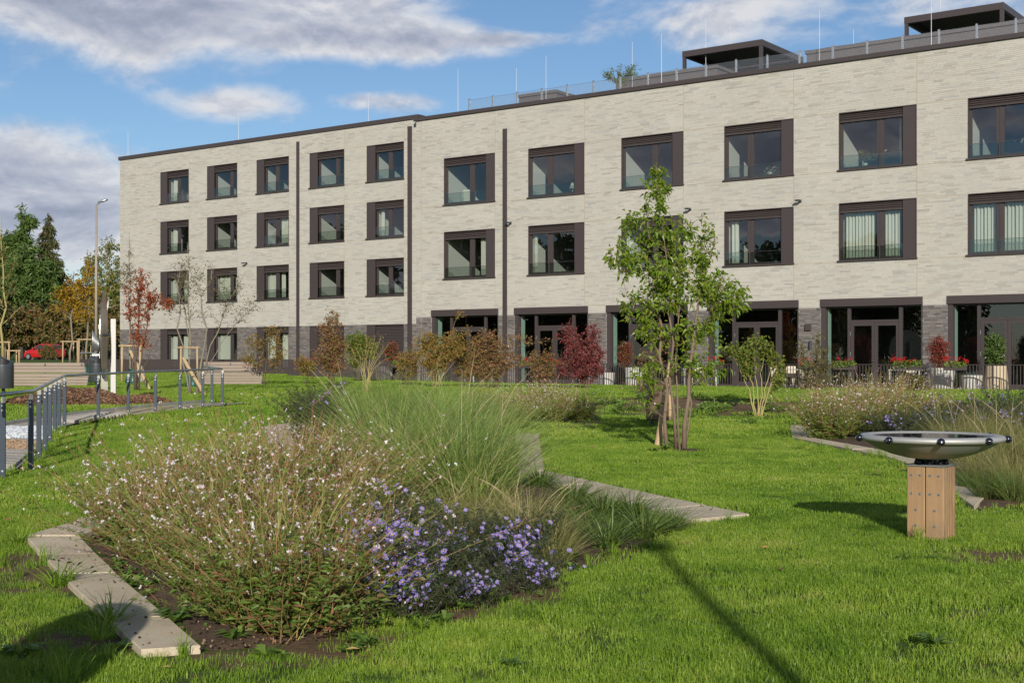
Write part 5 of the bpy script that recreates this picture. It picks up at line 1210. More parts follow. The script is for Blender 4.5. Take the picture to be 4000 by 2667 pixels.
def curve(p0, p1, bend, n=5):
    p0, p1 = np.array(p0, float), np.array(p1, float); t = np.linspace(0, 1, n)[:, None]
    return p0 + (p1 - p0) * t + np.array(bend) * (4 * t * (1 - t))
def woody(name, label, cat, loc, stems, blobs, ntw, lpt, leaf, lmat, bmat, seed, twig=.006, droop=.25, group=None, spread=.10, sides=6, singles=0, up=.35, minlen=.15, hang=0.0, tw_len=None, noleafless=1.0):
    """a tree or shrub: stems (polylines with radii), twigs reaching into the crown volumes, leaves along the twigs"""
    rng = np.random.default_rng(seed); root = thing(name, label, cat, loc, 0, group); ntw = int(ntw * (1.4 if loc[1] < 70 else 1.1))
    if name.endswith('shrub') and 40 < loc[1] < 60 and cat == 'shrub' and not group: ntw = int(ntw * 1.45); blobs = [(b[0], b[1], b[2], b[3] * 1.22, b[4] * 1.2, b[5] * 1.12) + tuple(b[6:]) for b in blobs]; leaf = (leaf[0] * 1.12, leaf[1] * 1.15)
    tb = MB(); SP = []
    for pts, r in stems:
        pts = np.array(pts, float); n = 9; d = np.concatenate([[0], np.cumsum(np.linalg.norm(np.diff(pts, axis=0), axis=1))]); u = np.linspace(0, d[-1], n)
        q = np.stack([np.interp(u, d, pts[:, k]) for k in range(3)], 1); L_ = d[-1]; q[1:-1] += rng.normal(0, .012 * L_, (n - 2, 3)) * np.array([1, 1, .3])
        rr = np.linspace(r[0], r[1], n); rr[0] *= 1.12; tb.tube(q, rr, sides)
        m = 24; uu = np.linspace(0, 1, m); SP.append(np.concatenate([np.stack([np.interp(uu, np.linspace(0, 1, n), q[:, k]) for k in range(3)], 1), np.interp(uu, np.linspace(0, 1, n), rr)[:, None]], 1))
    SP = np.concatenate(SP); LP = []; LD = []
    w = np.array([b[6] if len(b) > 6 else b[3] * b[4] * b[5] for b in blobs], float); w /= w.sum(); which = rng.choice(len(blobs), ntw, p=w)
    for k in range(ntw):
        b = blobs[which[k]]
        v = nrm(rng.normal(size=3)) * rng.random() ** (1 / 2.2); tgt = np.array(b[:3]) + v * np.array(b[3:6])
        if tgt[2] < .08: continue
        dz = tgt[2] - SP[:, 2]; dist = np.linalg.norm(SP[:, :3] - tgt, axis=1) + np.where(dz < minlen, 3.0 * (minlen - dz), 0)
        i = int(np.argmin(dist * (1 + .25 * rng.random(len(dist))))); p0 = SP[i, :3]; d = tgt - p0; L_ = np.linalg.norm(d)
        if L_ < .03: continue
        bend = np.array([0, 0, up * .35 * L_ - hang * L_ * .5]) + rng.normal(0, .07, 3) * L_
        c = curve(p0, tgt, bend, 5 if L_ < 1.5 else 7); r0 = min(SP[i, 3] * .7, twig * (1 + 1.5 * L_)); tb.tube(c, np.linspace(r0, twig * .4, len(c)), 4 if L_ > .6 else 3, False)
        SPn = np.concatenate([c[1:-1], np.full((len(c) - 2, 1), r0 * .6)], 1)
        if L_ > .5 and len(SP) < 1500: SP = np.concatenate([SP, SPn])
        m = max(1, int(lpt * rng.uniform(.5, 1.4) * noleafless)); t = 1 - rng.random(m) ** 1.3 * min(.9, (tw_len or .55) / max(L_, .2) if tw_len else .8)
        tt = np.linspace(0, 1, len(c)); pos = np.stack([np.interp(t, tt, c[:, q]) for q in range(3)], 1); dirn = nrm(c[-1] - c[-2])[None] * .6 + rng.normal(size=(m, 3)) * .75
        LP.append(pos + rng.normal(size=(m, 3)) * spread * .35); LD.append(dirn + np.array([0, 0, -hang]))
    trunk = tb.build('trunk', bmat, root, smooth=True)
    P, D = np.concatenate(LP), np.concatenate(LD); n = len(P); Ln = leaf[0] * rng.uniform(.65, 1.25, n); W = leaf[1] * rng.uniform(.7, 1.2, n)
    if singles:
        lm = {}
        V, Fc = leaf_arrays(np.zeros((1, 3)), np.array([[1.0, 0, 0]]), 1.0, leaf[1] / leaf[0], np.random.default_rng(1), .25, droop); me = MB().arr(V, Fc).mesh('leaf', lmat)
        order = np.argsort(P[:, 1])[:singles]
        for i in order:
            o = link_ob('leaf', me, root, P[i].tolist(), Vector(D[i]).to_track_quat('X', 'Z').to_euler(), (float(Ln[i]),) * 3)
        keep = np.ones(n, bool); keep[order] = False; P, D, Ln, W = P[keep], D[keep], Ln[keep], W[keep]
    V, Fc = leaf_arrays(P, D, Ln, W, rng, .25, droop); MB().arr(V, Fc).build('crown', lmat, root, kind='stuff')
    return root

# ---- the multi-stemmed green tree
def cherry():
    g = G(1546, 1032); X, Y, Z = g
    def L(px, py, dy=0.0): p = at(px, py, Y + dy); return (p[0] - X, dy, p[2] - Z)
    stems = [([L(2605, 1752), L(2590, 1600, .05), L(2583, 1350, .1), L(2560, 1100, .15), L(2545, 900, .1), L(2525, 800, .1)], (.036, .010)),
             ([L(2640, 1752), L(2625, 1560, -.1), L(2605, 1300, -.1), L(2595, 1000, -.05), L(2575, 800, 0), L(2565, 650, 0)], (.026, .007)),
             ([L(2655, 1755), L(2650, 1560, .1), L(2632, 1350, .2), L(2640, 1150, .3), L(2660, 950, .3), L(2700, 860, .3)], (.02, .007)),
             ([L(2672, 1752), L(2690, 1560, -.05), L(2700, 1350, -.1), L(2730, 1180, -.15), L(2760, 1040, -.1), L(2790, 960, -.1)], (.042, .010)),
             ([L(2675, 1752, .05), L(2700, 1500, .15), L(2740, 1300, .2), L(2790, 1150, .25), L(2850, 1080, .2)], (.018, .006))]
    def B(px, py, rx, rz, dy=0, wt=1.0): c = L(px, py, dy); return (c[0], c[1], c[2], rx, min(rx, .55), rz, wt)
    blobs = [B(2566, 690, .14, .22, 0, .22), B(2560, 760, .30, .42, 0, .9), B(2500, 880, .48, .32, .1, .9), B(2600, 900, .42, .40, -.1, 1.0), B(2450, 1010, .38, .30, .1, .8), B(2590, 1060, .55, .40, 0, 1.3), B(2720, 1000, .40, .42, 0, 1.0), B(2740, 900, .22, .30, 0, .4),
             B(2680, 1140, .55, .36, .1, 1.2), B(2790, 1120, .48, .40, 0, 1.3), B(2850, 1190, .42, .28, 0, 1.0), B(2890, 1130, .16, .2, 0, .2), B(2560, 1180, .42, .34, 0, .9), B(2440, 1190, .18, .4, 0, .35), B(2500, 1280, .28, .26, -.1, .45), B(2780, 1290, .42, .26, 0, .8),
             B(2660, 1300, .42, .25, 0, .6), B(2690, 1420, .50, .28, -.1, .6), B(2520, 1440, .26, .3, -.1, .35), B(2790, 1440, .3, .25, 0, .3), B(2540, 1560, .4, .2, 0, .12)]
    woody('cherry_tree', 'young green multi-stemmed tree on the lawn in front of the right wing', 'tree', (X, Y, Z), stems, blobs, 410, 12, (.104, .046), LG['cherry'], M['bark_cherry'], 21, .0045, .42, spread=.09, singles=300, sides=9)
cherry()

# ---- trees and shrubs in the middle distance.  P(px, row) gives local points of a plant standing at (px, row) in the photo
def planted(px, py, Y=None):
    if Y is None: g = G(px * .588, py * .588); X, Y, Z = g
    else: X = (px - CX) / F * Y; Z = gzf(X, Y)
    def L(qx, qy, dy=0.0): p = at(qx, qy, Y + dy); return (p[0] - X, dy, p[2] - Z)
    k = F / Y
    def B(qx, qy, rpx, rpz, wt=None, dy=0.0): c = L(qx, qy, dy); b = (c[0], c[1], c[2], rpx / k, min(rpx, 90) / k, rpz / k); return b + ((wt,) if wt else ())
    return (X, Y, Z), L, B
loc, L, B = planted(533, 1522, 42.0)
woody('red_tree', 'young tree with red autumn leaves before the left end of the building', 'tree', loc,
      [([L(530, 1522), L(533, 1400), L(545, 1250), L(552, 1060)], (.05, .008)), ([L(540, 1520), L(556, 1380), L(575, 1260), L(590, 1180)], (.032, .006)), ([L(528, 1520), L(522, 1350), L(505, 1200), L(500, 1120)], (.03, .006)), ([L(548, 1460), L(590, 1370), L(640, 1290)], (.018, .004))],
      [B(548, 1080, 40, 45), B(530, 1130, 60, 60), B(575, 1150, 60, 70), B(545, 1220, 65, 70), B(545, 1310, 45, 60, .12), B(640, 1180, 50, 35, .10), B(520, 1190, 45, 60)], 200, 8, (.095, .045), LG['red'], M['bark_brown'], 31, .005, .3)
loc, L, B = planted(745, 1540, 39.5)
woody('sparse_tree', 'nearly leafless multi-stemmed young tree behind the handrail', 'tree', loc,
      [([L(742, 1545), L(715, 1450), L(700, 1300), L(695, 1150), L(715, 1020)], (.035, .006)), ([L(765, 1545), L(790, 1430), L(790, 1250), L(800, 1120), L(830, 1030)], (.04, .006)), ([L(770, 1540), L(815, 1380), L(860, 1250), L(930, 1120), L(960, 1060)], (.032, .005)), ([L(745, 1540), L(745, 1400), L(725, 1200), L(690, 1100)], (.025, .005)), ([L(775, 1500), L(860, 1350), L(930, 1250), L(1000, 1210)], (.018, .004))],
      [B(740, 1070, 90, 80), B(850, 1120, 110, 90), B(950, 1180, 90, 80), B(720, 1190, 80, 80), B(850, 1230, 100, 70, .12)], 300, 2.6, (.075, .032), LG['sparse'], M['bark_grey'], 32, .0042, .3, minlen=.1)
loc, L, B = planted(505, 1480, 56.0)
woody('slim_tree', 'slim young tree rising above the red-leaved tree', 'tree', loc, [([L(507, 1490), L(508, 1250), L(505, 1050), L(504, 905)], (.045, .006))], [B(508, 1000, 22, 70), B(500, 1080, 45, 60), B(480, 1110, 30, 40)], 70, 6, (.09, .04), LG['sparse'], M['bark_grey'], 33, .005)
loc, L, B = planted(738, 1470, 61.0)
woody('slim_tree', 'slim staked tree behind the leafless young tree', 'tree', loc, [([L(741, 1470), L(740, 1250), L(735, 1080), L(731, 960)], (.05, .006))], [B(735, 1020, 40, 60), B(720, 1090, 60, 60), B(760, 1110, 50, 60)], 80, 3, (.09, .04), LG['sparse'], M['bark_grey'], 34, .005)
loc, L, B = planted(1030, 1510, 49.5)
woody('orange_shrub', 'loose orange and green shrub at the right end of the shorter bench', 'shrub', loc, [([L(1030, 1512), L(1025, 1430), L(1010, 1330)], (.02, .004)), ([L(1034, 1512), L(1045, 1400), L(1065, 1300)], (.02, .004)), ([L(1036, 1512), L(1070, 1430), L(1100, 1350)], (.015, .004))],
      [B(1000, 1340, 45, 45), B(1065, 1320, 45, 50), B(1085, 1390, 40, 50), B(970, 1400, 45, 25), B(1030, 1400, 50, 50, .05)], 130, 6, (.085, .04), LG['orange'], M['bark_brown'], 35, .004)
loc, L, B = planted(1300, 1500, 47.0)
woody('reddish_shrub', 'upright shrub with reddish top in front of the lowered blinds', 'shrub', loc, [([L(1298, 1505), L(1295, 1400), L(1285, 1230)], (.025, .004)), ([L(1302, 1505), L(1315, 1400), L(1320, 1250)], (.022, .004)), ([L(1296, 1505), L(1270, 1420), L(1262, 1340)], (.018, .004))],
      [B(1290, 1290, 45, 55), B(1310, 1350, 50, 50), B(1280, 1390, 55, 45), B(1300, 1430, 50, 30), B(1282, 1230, 14, 30, .02), B(1312, 1240, 12, 30, .02)], 230, 8, (.085, .042), LG['redorange'], M['bark_brown'], 36, .004)
loc, L, B = planted(1395, 1480, 55.0)
woody('green_shrub', 'dense fresh green shrub right of the reddish shrub', 'shrub', loc, [([L(1395, 1490), L(1390, 1400), L(1385, 1320)], (.03, .006)), ([L(1398, 1490), L(1415, 1400), L(1420, 1330)], (.03, .006))], [B(1395, 1340, 45, 45), B(1425, 1360, 45, 45), B(1380, 1390, 35, 45)], 200, 10, (.10, .055), LG['fresh'], M['bark_brown'], 37, .004)
loc, L, B = planted(1430, 1525, 43.0)
rg = random.Random(5)
woody('bare_shrub', 'shrub of bare yellowish stems in front of the green shrub', 'shrub', loc, [([L(1425 + rg.uniform(-10, 20), 1530), L(1425 + d * .35, 1430), L(1425 + d, 1300 + abs(d) * .5 + rg.uniform(-20, 40))], (.016, .003)) for d in (-55, -35, -15, 5, 20, 40, 60, 75, 95, 110)],
      [B(1430, 1380, 75, 70), B(1480, 1350, 50, 60)], 60, .6, (.07, .03), LG['orange'], M['bark_yellow'], 38, .004)
loc, L, B = planted(1700, 1510, 47.0)
woody('olive_shrub', 'yellow-green shrub before the first glazed doors', 'shrub', loc, [([L(1690 + i * 6, 1515), L(1680 + i * 16, 1420), L(1650 + i * 28, 1320)], (.018, .004)) for i in range(5)] + [([L(1720, 1500), L(1760, 1300), L(1800, 1225)], (.012, .003))],
      [B(1665, 1350, 45, 60), B(1720, 1370, 55, 60), B(1770, 1350, 45, 55), B(1690, 1420, 50, 40), B(1800, 1220, 18, 20, .004), B(1840, 1290, 35, 25, .006)], 300, 8, (.08, .04), LG['orange'], M['bark_yellow'], 39, .004)
loc, L, B = planted(1920, 1510, 46.0)
woody('red_orange_shrub', 'spreading red-orange shrub left of the dark red one', 'shrub', loc, [([L(1905 + i * 7, 1515), L(1890 + i * 18, 1430), L(1850 + i * 36, 1340)], (.018, .004)) for i in range(6)] + [([L(1940, 1500), L(2030, 1360), L(2120, 1330)], (.012, .003))],
      [B(1905, 1330, 55, 45), B(1880, 1380, 50, 45), B(1950, 1390, 65, 50), B(2030, 1330, 55, 25, .02), B(2060, 1400, 55, 30, .025), B(1900, 1440, 70, 35), B(2020, 1290, 14, 35, .006), B(2120, 1330, 35, 20, .006)], 330, 7, (.088, .042), LG['redorange'], M['bark_brown'], 40, .004)
loc, L, B = planted(2285, 1515, 45.5)
woody('dark_red_shrub', 'dark red shrub with drooping leaves left of the green tree', 'shrub', loc, [([L(2280, 1540), L(2250, 1440), L(2215, 1270)], (.022, .004)), ([L(2285, 1540), L(2295, 1420), L(2320, 1260)], (.022, .004)), ([L(2288, 1540), L(2270, 1400), L(2260, 1330)], (.02, .004)), ([L(2290, 1540), L(2320, 1430), L(2345, 1380)], (.018, .004))],
      [B(2220, 1300, 40, 50), B(2310, 1310, 35, 60), B(2270, 1370, 65, 55), B(2300, 1430, 60, 45), B(2215, 1420, 45, 45), B(2330, 1390, 35, 50)], 340, 8, (.09, .04), LG['darkred'], M['bark_brown'], 41, .004, .5, hang=.35)
loc, L, B = planted(1590, 1510, 50.0)
woody('mixed_shrub', 'thin green and rust shrub between the red-tipped ball and the yellow-green shrub', 'shrub', loc, [([L(1585 + i * 6, 1512), L(1580 + i * 10, 1440), L(1565 + i * 18, 1370)], (.014, .004)) for i in range(4)], [B(1575, 1400, 35, 40), B(1620, 1390, 35, 45), B(1600, 1440, 45, 35)], 120, 6, (.08, .04), LG['orange'], M['bark_brown'], 46, .004)
loc, L, B = planted(1810, 1510, 48.0)
woody('rust_shrub', 'rust-green shrub filling the gap before the dark downpipe', 'shrub', loc, [([L(1800 + i * 7, 1512), L(1795 + i * 14, 1440), L(1780 + i * 24, 1350)], (.014, .004)) for i in range(4)], [B(1800, 1380, 40, 50), B(1845, 1360, 35, 45), B(1820, 1430, 50, 40)], 150, 6, (.085, .04), LG['orange'], M['bark_brown'], 47, .004)
loc, L, B = planted(2110, 1515, 47.0)
woody('russet_shrub', 'loose russet shrub reaching towards the dark red shrub', 'shrub', loc, [([L(2105 + i * 6, 1516), L(2095 + i * 14, 1450), L(2075 + i * 26, 1370)], (.014, .004)) for i in range(4)], [B(2100, 1410, 40, 45), B(2145, 1400, 35, 45), B(2120, 1460, 50, 30)], 130, 6, (.085, .04), LG['redorange'], M['bark_brown'], 48, .004)
loc, L, B = planted(1190, 1505, 50.0)
woody('light_shrub', 'small light green shrub left of the reddish shrub', 'shrub', loc, [([L(1188, 1506), L(1185, 1450), L(1175, 1390)], (.014, .004)), ([L(1192, 1506), L(1205, 1450), L(1215, 1400)], (.014, .004))], [B(1180, 1420, 25, 35), B(1210, 1430, 28, 30)], 70, 6, (.08, .04), LG['orange'], M['bark_brown'], 49, .004)
loc, L, B = planted(2480, 1560, 38.5)
woody('pink_leaf_shrub', 'thin shrub with pinkish red leaves behind the green tree stems', 'shrub', loc, [([L(2480, 1565), L(2500, 1450), L(2520, 1360)], (.014, .003)), ([L(2484, 1565), L(2540, 1450), L(2600, 1330)], (.014, .003))], [B(2540, 1400, 70, 60), B(2620, 1330, 50, 45), B(2560, 1500, 90, 35), B(2440, 1500, 40, 20)], 140, 5, (.07, .032), LG['redorange'], M['bark_brown'], 42, .003)
loc, L, B = planted(2955, 1628)
woody('yellow_stem_shrub', 'yellow-stemmed shrub with fresh green top on the bank', 'shrub', loc, [([L(2950 + i * 5, 1632), L(2925 + i * 16, 1520), L(2880 + i * 34, 1400 + 8 * abs(i - 3))], (.02, .005)) for i in range(6)],
      [B(2960, 1345, 60, 45), B(2890, 1370, 40, 35), B(3020, 1400, 40, 40), B(3050, 1470, 25, 45, .03), B(2920, 1430, 45, 35), B(2850, 1360, 30, 15, .01)], 170, 8, (.10, .055), LG['fresh'], M['bark_yellow'], 43, .004, .4)
loc, L, B = planted(3175, 1530, 44.0)
woody('climbing_shrub', 'slender olive shrub in front of the brick pier and terrace chairs', 'shrub', loc, [([L(3150, 1530), L(3145, 1430), L(3130, 1330)], (.012, .003)), ([L(3175, 1530), L(3190, 1420), L(3200, 1310)], (.014, .003)), ([L(3180, 1530), L(3215, 1430), L(3230, 1360)], (.012, .003))], [B(3130, 1370, 22, 50), B(3195, 1350, 30, 60), B(3190, 1440, 60, 60), B(3225, 1370, 20, 30), B(3280, 1410, 25, 25, .006), B(3180, 1500, 60, 30)], 220, 7, (.075, .034), LG['climber'], M['bark_brown'], 44, .003)
loc, L, B = planted(3560, 1535, 42.0)
woody('low_brown_shrub', 'low brownish shrub before the railing right of the third flower box', 'shrub', loc, [([L(3560, 1540), L(3550, 1500), L(3540, 1465)], (.012, .003)), ([L(3565, 1540), L(3580, 1500), L(3595, 1470)], (.012, .003))], [B(3550, 1490, 45, 30), B(3590, 1500, 40, 35)], 120, 8, (.07, .035), LG['climber'], M['bark_brown'], 45, .003)

# ---- far trees on the left
def far_tree(name, lab, px, Y, stems, blobs, ntw, lpt, leaf, lm, bm, seed, **k):
    loc, L, B = planted(px, 0, Y)
    return woody(name, lab, 'tree', loc, [([L(*q) for q in s], r) for s, r in stems], [B(*b) for b in blobs], ntw, lpt, leaf, LG[lm], M[bm], seed, **k)
far_tree('yellow_tree', 'left one of two staked trees with golden leaves', 276, 88, [([(274, 1420), (280, 1300), (285, 1150), (288, 1060)], (.08, .02))], [(285, 1110, 45, 50), (250, 1150, 60, 45), (240, 1200, 50, 40), (300, 1200, 50, 50)], 130, 7, (.24, .12), 'gold', 'bark_grey', 51, twig=.012)
far_tree('yellow_tree', 'golden-leaved staked tree just left of the gong', 340, 86, [([(338, 1420), (342, 1300), (346, 1120), (350, 1010)], (.08, .02))], [(350, 1060, 35, 55), (330, 1130, 60, 55), (380, 1150, 45, 45), (340, 1220, 60, 50)], 150, 7, (.24, .12), 'gold', 'bark_grey', 52, twig=.012)
far_tree('thin_tree', 'thin staked tree at the left picture edge', 10, 80, [([(12, 1420), (12, 1200), (8, 1000), (8, 840)], (.09, .012)), ([(12, 1265), (50, 1230), (85, 1195)], (.03, .008)), ([(12, 1200), (-30, 1120), (-40, 1000)], (.03, .008))], [(0, 1000, 50, 120), (45, 1080, 50, 120), (20, 1180, 60, 80)], 130, 4, (.15, .07), 'sparse', 'bark_yellow', 53, twig=.012)
def pine(lab, px, Y, blobs, seed, lm='pine', top=860): return far_tree('pine_tree', lab, px, Y, [([(px, 1420), (px + 4, 1200), (px - 3, top)], (.35, .06))], blobs, 430, 16, (.62, .16), lm, 'bark_brown', seed, twig=.03, spread=.5)
pine('tall pine with a narrow irregular top at the far left', 85, 150, [(92, 830, 22, 40), (95, 890, 35, 30), (120, 870, 25, 12, 1.5), (75, 940, 55, 35), (30, 960, 50, 50), (60, 1030, 90, 60)], 61, top=810)
pine('broad bright green pine below the tall pine', 120, 138, [(110, 990, 60, 45), (75, 1060, 90, 60), (160, 1060, 75, 60), (110, 1130, 120, 60), (200, 1130, 60, 50), (30, 1120, 80, 70)], 62, top=960)
def spruce(lab, px, Y, top, base, wpx, seed):
    loc, L, B = planted(px, 0, Y); t = thing('spruce_tree', lab, 'tree', loc); rng = np.random.default_rng(seed); H = L(px, top)[2]; q = MB(); q.tube([(0, 0, 0), (0, 0, H * .5), (0, 0, H)], [.28, .16, .02], 7); q.build('trunk', M['bark_brown'], t)
    P = []; D = []; k = F / Y; zb = L(px, base)[2]; tb = MB()
    for i in range(150):
        u = rng.random() ** .8; z = H - (H - zb) * u; r = wpx / k * (u * .95 + .04) * rng.uniform(.65, 1.15); a = rng.random() * 2 * PI; d = np.array([math.cos(a), math.sin(a)]); n = max(4, int(r * 16)); s = np.linspace(.1, 1, n); x = np.stack([d[0] * r * s, d[1] * r * s, z + .18 * r * s - .42 * r * s ** 2], 1)
        tb.tube([(0, 0, z), x[n // 2], x[-1]], [.04, .03, .01], 3, False)
        for j in range(3): P.append(x + rng.normal(0, .10, x.shape)); D.append(np.stack([np.full(n, d[0]), np.full(n, d[1]), np.full(n, -.7)], 1) + rng.normal(0, .6, x.shape))
    tb.build('branch', M['bark_brown'], t)
    V, Fc = leaf_arrays(np.concatenate(P), np.concatenate(D), .42, .13, rng, .2, .25); MB().arr(V, Fc).build('crown', LG['spruce'], t, kind='stuff')
spruce('slim spruce with brownish cones at its top, left of the street lamp', 187, 142, 828, 1150, 95, 63)
far_tree('birch_tree', 'birch with thin yellowing foliage behind the street lamp', 415, 112, [([(405, 1420), (408, 1200), (420, 1050), (425, 960)], (.16, .04)), ([(410, 1250), (440, 1100), (450, 1020)], (.10, .03)), ([(408, 1230), (380, 1100), (370, 1020)], (.09, .03))], [(430, 960, 45, 45), (375, 1010, 50, 50), (450, 1040, 45, 60), (400, 1090, 70, 60), (345, 1060, 35, 50), (450, 1140, 50, 60), (380, 1150, 60, 50)], 420, 10, (.24, .12), 'birch', 'bark_birch', 64, twig=.015, hang=.45, spread=.3)
for i, (px, Y, w, pt, lm, lab) in enumerate(((20, 135, 95, 1215, 'beech', 'brown-leaved tree behind the road at the far left'), (125, 137, 95, 1220, 'beech', 'brown-leaved tree behind the red car roof'), (225, 134, 85, 1215, 'beech', 'brown-leaved tree right above the red car'), (320, 136, 85, 1190, 'beech', 'rusty tree behind the two golden trees'), (420, 130, 80, 1210, 'beech', 'rusty green tree between gong and building corner'), (-60, 133, 90, 1160, 'dark', 'dark green tree just outside the left edge'))):
    far_tree('roadside_tree', lab, px, Y, [([(px, 1420), (px + 3, 1330), (px - 4, pt + 30)], (.22, .06)), ([(px + 3, 1340), (px + 40, 1260), (px + 50, pt + 60)], (.12, .04)), ([(px, 1340), (px - 40, 1270), (px - 55, pt + 60)], (.12, .04))], [(px, pt + 10, w * .7, 45), (px - 35, pt + 60, w * .75, 45), (px + 40, pt + 55, w * .75, 45), (px, pt + 105, w, 32)], 300, 14, (.40, .22), lm, 'bark_brown', 70 + i, twig=.02, spread=.4, group='brown autumn trees along the road')
# evergreen backdrop further off
for i, (px, Y, pt, w) in enumerate(((-40, 165, 1020, 110), (40, 170, 1080, 120), (140, 168, 1110, 110), (240, 172, 1120, 110), (330, 170, 1120, 100), (430, 168, 1110, 110), (520, 172, 1060, 100))):
    far_tree('woodland_tree', 'dark tree of the wood closing the view behind the road', px, Y, [([(px, 1410), (px, 1300), (px, pt + 20)], (.3, .08))], [(px, pt + 40, w * .6, 50), (px - 30, pt + 120, w * .8, 70), (px + 30, pt + 200, w * .9, 70), (px, pt + 270, w * 1.0, 45)], 240, 15, (.75, .42), 'dark', 'bark_brown', 90 + i, twig=.03, spread=.6, group='dark trees behind the road')
# clipped bush before the car, hedge by the corner
def hedge(name, lab, px, Y, blobs, seed, lm='beech', n=260): loc, L, B = planted(px, 0, Y); return woody(name, lab, 'shrub', loc, [([(0, 0, 0), (0, 0, .5)], (.04, .02)), ([(.2, 0, 0), (.4, 0, .5)], (.03, .02)), ([(-.2, 0, 0), (-.4, 0, .5)], (.03, .02))], [B(*b) for b in blobs], n, 9, (.13, .08), LG[lm], M['bark_brown'], seed, .008, spread=.15)
hedge('roadside_bush', 'clipped bush standing in front of the red car', 192, 114, [(178, 1368, 32, 26), (208, 1366, 30, 26), (192, 1388, 42, 22)], 81)
hedge('corner_hedge', 'low hedge between the gong post and the building corner', 452, 96, [(445, 1370, 22, 28), (470, 1372, 22, 28), (420, 1378, 20, 24), (455, 1395, 40, 14)], 82, 'climber')
hedge('left_hedge', 'low bush beside the thin tree at the left picture edge', 0, 100, [(-10, 1375, 24, 24), (15, 1385, 20, 20)], 83, 'climber')
# trees off to the left of the camera, mirrored in the windows
ref = None
for i, (x, y, s) in enumerate(((-62, -6, 1.0), (-58, 6, 1.15), (-64, 17, .95), (-57, 28, 1.2), (-63, 40, 1.0), (-58, 52, 1.1), (-66, 63, 1.2), (-61, 74, 1.05), (-70, 0, 1.3), (-71, 12, 1.2), (-70, 23, 1.3), (-72, 34, 1.2), (-70, 46, 1.3), (-72, 58, 1.2), (-73, 70, 1.3), (-60, 12, .6), (-61, 34, .6), (-60, 58, .6))):
    if ref is None:
        ref = woody('park_tree', 'tall dark tree beyond the left side of the garden, mirrored in the glass', 'tree', (x, y, gzf(x, y)), [([(0, 0, 0), (0, .1, 4), (.2, 0, 11)], (.3, .06))], [(0, 0, 9, 3.4, 3.4, 3.0), (1.5, 1, 6, 3.2, 3.2, 2.6), (-1.5, -1, 6, 3.2, 3.2, 2.6), (0, 0, 3.4, 3.6, 3.6, 2.0)], 300, 14, (.7, .4), LG['dark'], M['bark_brown'], 99, .03, spread=.6, group='trees beside the garden seen in reflections')
    else: copy_tree(ref, (x, y, gzf(x, y)), i * 1.3, s)
# ---- bed plants: stems, leaves and flowers built once per kind, then copied
def ribbons(C_, W, rng):
    """curved blades: C_ (n,k,3) centre lines, W (n,k) half widths"""
    n, k, _ = C_.shape; ph = rng.random(n) * 2 * PI; S = np.stack([np.cos(ph), np.sin(ph), np.zeros(n)], 1)[:, None, :]
    A = C_ - S * W[..., None]; Bv = C_ + S * W[..., None]; V = np.stack([A, Bv], 2).reshape(n, k * 2, 3)
    f = np.array([[2 * i, 2 * i + 1, 2 * i + 3, 2 * i + 2] for i in range(k - 1)]); o = (np.arange(n) * k * 2)[:, None, None]
    return V.reshape(-1, 3), (f[None] + o).reshape(-1, 4)
def arcs(n, rad, h, hv, lean, curl, k, rng):
    r = rad * np.sqrt(rng.random(n)); a = rng.random(n) * 2 * PI; b = np.stack([r * np.cos(a), r * np.sin(a), np.zeros(n)], 1); a2 = a + rng.normal(0, .6, n)
    H = h * rng.uniform(1 - hv, 1, n); le = np.abs(rng.normal(lean, lean * .6, n)) * (.35 + .65 * r / max(rad, 1e-6)); cu = np.abs(rng.normal(curl, curl * .5, n)); t = np.linspace(0, 1, k)
    out = H[:, None] * (le[:, None] * t + cu[:, None] * t ** 2.4); z = H[:, None] * (t - (le[:, None] * .25 * t + cu[:, None] * .55 * t ** 2.6))
    return b[:, None, :] + np.stack([np.cos(a2)[:, None] * out, np.sin(a2)[:, None] * out, np.maximum(z, .005)], 2)
def taper(n, k, w, rng): t = np.linspace(0, 1, k); return (w * rng.uniform(.7, 1.2, n))[:, None] * np.maximum(1 - t ** 1.8, .06)[None]
G_TALL = mat_blade('tall_grass', [(0, (.075, .13, .028)), (.4, (.18, .265, .055)), (.75, (.31, .38, .10)), (1, (.46, .44, .20))], .3, .35)
G_SEDGE = mat_blade('sedge_grass', [(0, (.050, .095, .016)), (.45, (.085, .145, .024)), (.75, (.14, .19, .04)), (.9, (.28, .24, .09)), (1, (.42, .33, .17))], .3, .3)
G_STRAW = mat_blade('straw_grass', [(0, (.11, .14, .035)), (.4, (.20, .21, .06)), (.75, (.34, .29, .12)), (1, (.45, .37, .19))], .3, .3)
SEED = simple('seed_head', (.42, .33, .19), .9, 0, .2)
def grass_plant(name, label, group, n, rad, h, hv, lean, curl, w, mat, seed, k=6, heads=0, dry=0):
    rng = np.random.default_rng(seed); t = thing(name, label, 'grass clump', (0, 0, 0), 0, group); c = arcs(n, rad, h, hv, lean, curl, k, rng); V, Fc = ribbons(c, taper(n, k, w, rng), rng); MB().arr(V, Fc).build('blades', mat, t, kind='stuff')
    if dry:
        c = arcs(dry, rad, h * .9, .5, lean * 1.25, curl * 1.4, k, rng); V, Fc = ribbons(c, taper(dry, k, w * 1.15, rng), rng); MB().arr(V, Fc).build('dry_blades', SEED, t, kind='stuff')
    if heads:
        q = MB(); c = arcs(heads, rad, h * 1.22, .2, lean * .6, curl * .5, 6, rng)
        for cc in c: q.tube(cc, [.0012, .0011, .0010, .0022, .0028, .0006], 4, False)
        q.build('seed_heads', SEED, t, kind='stuff')
    return t
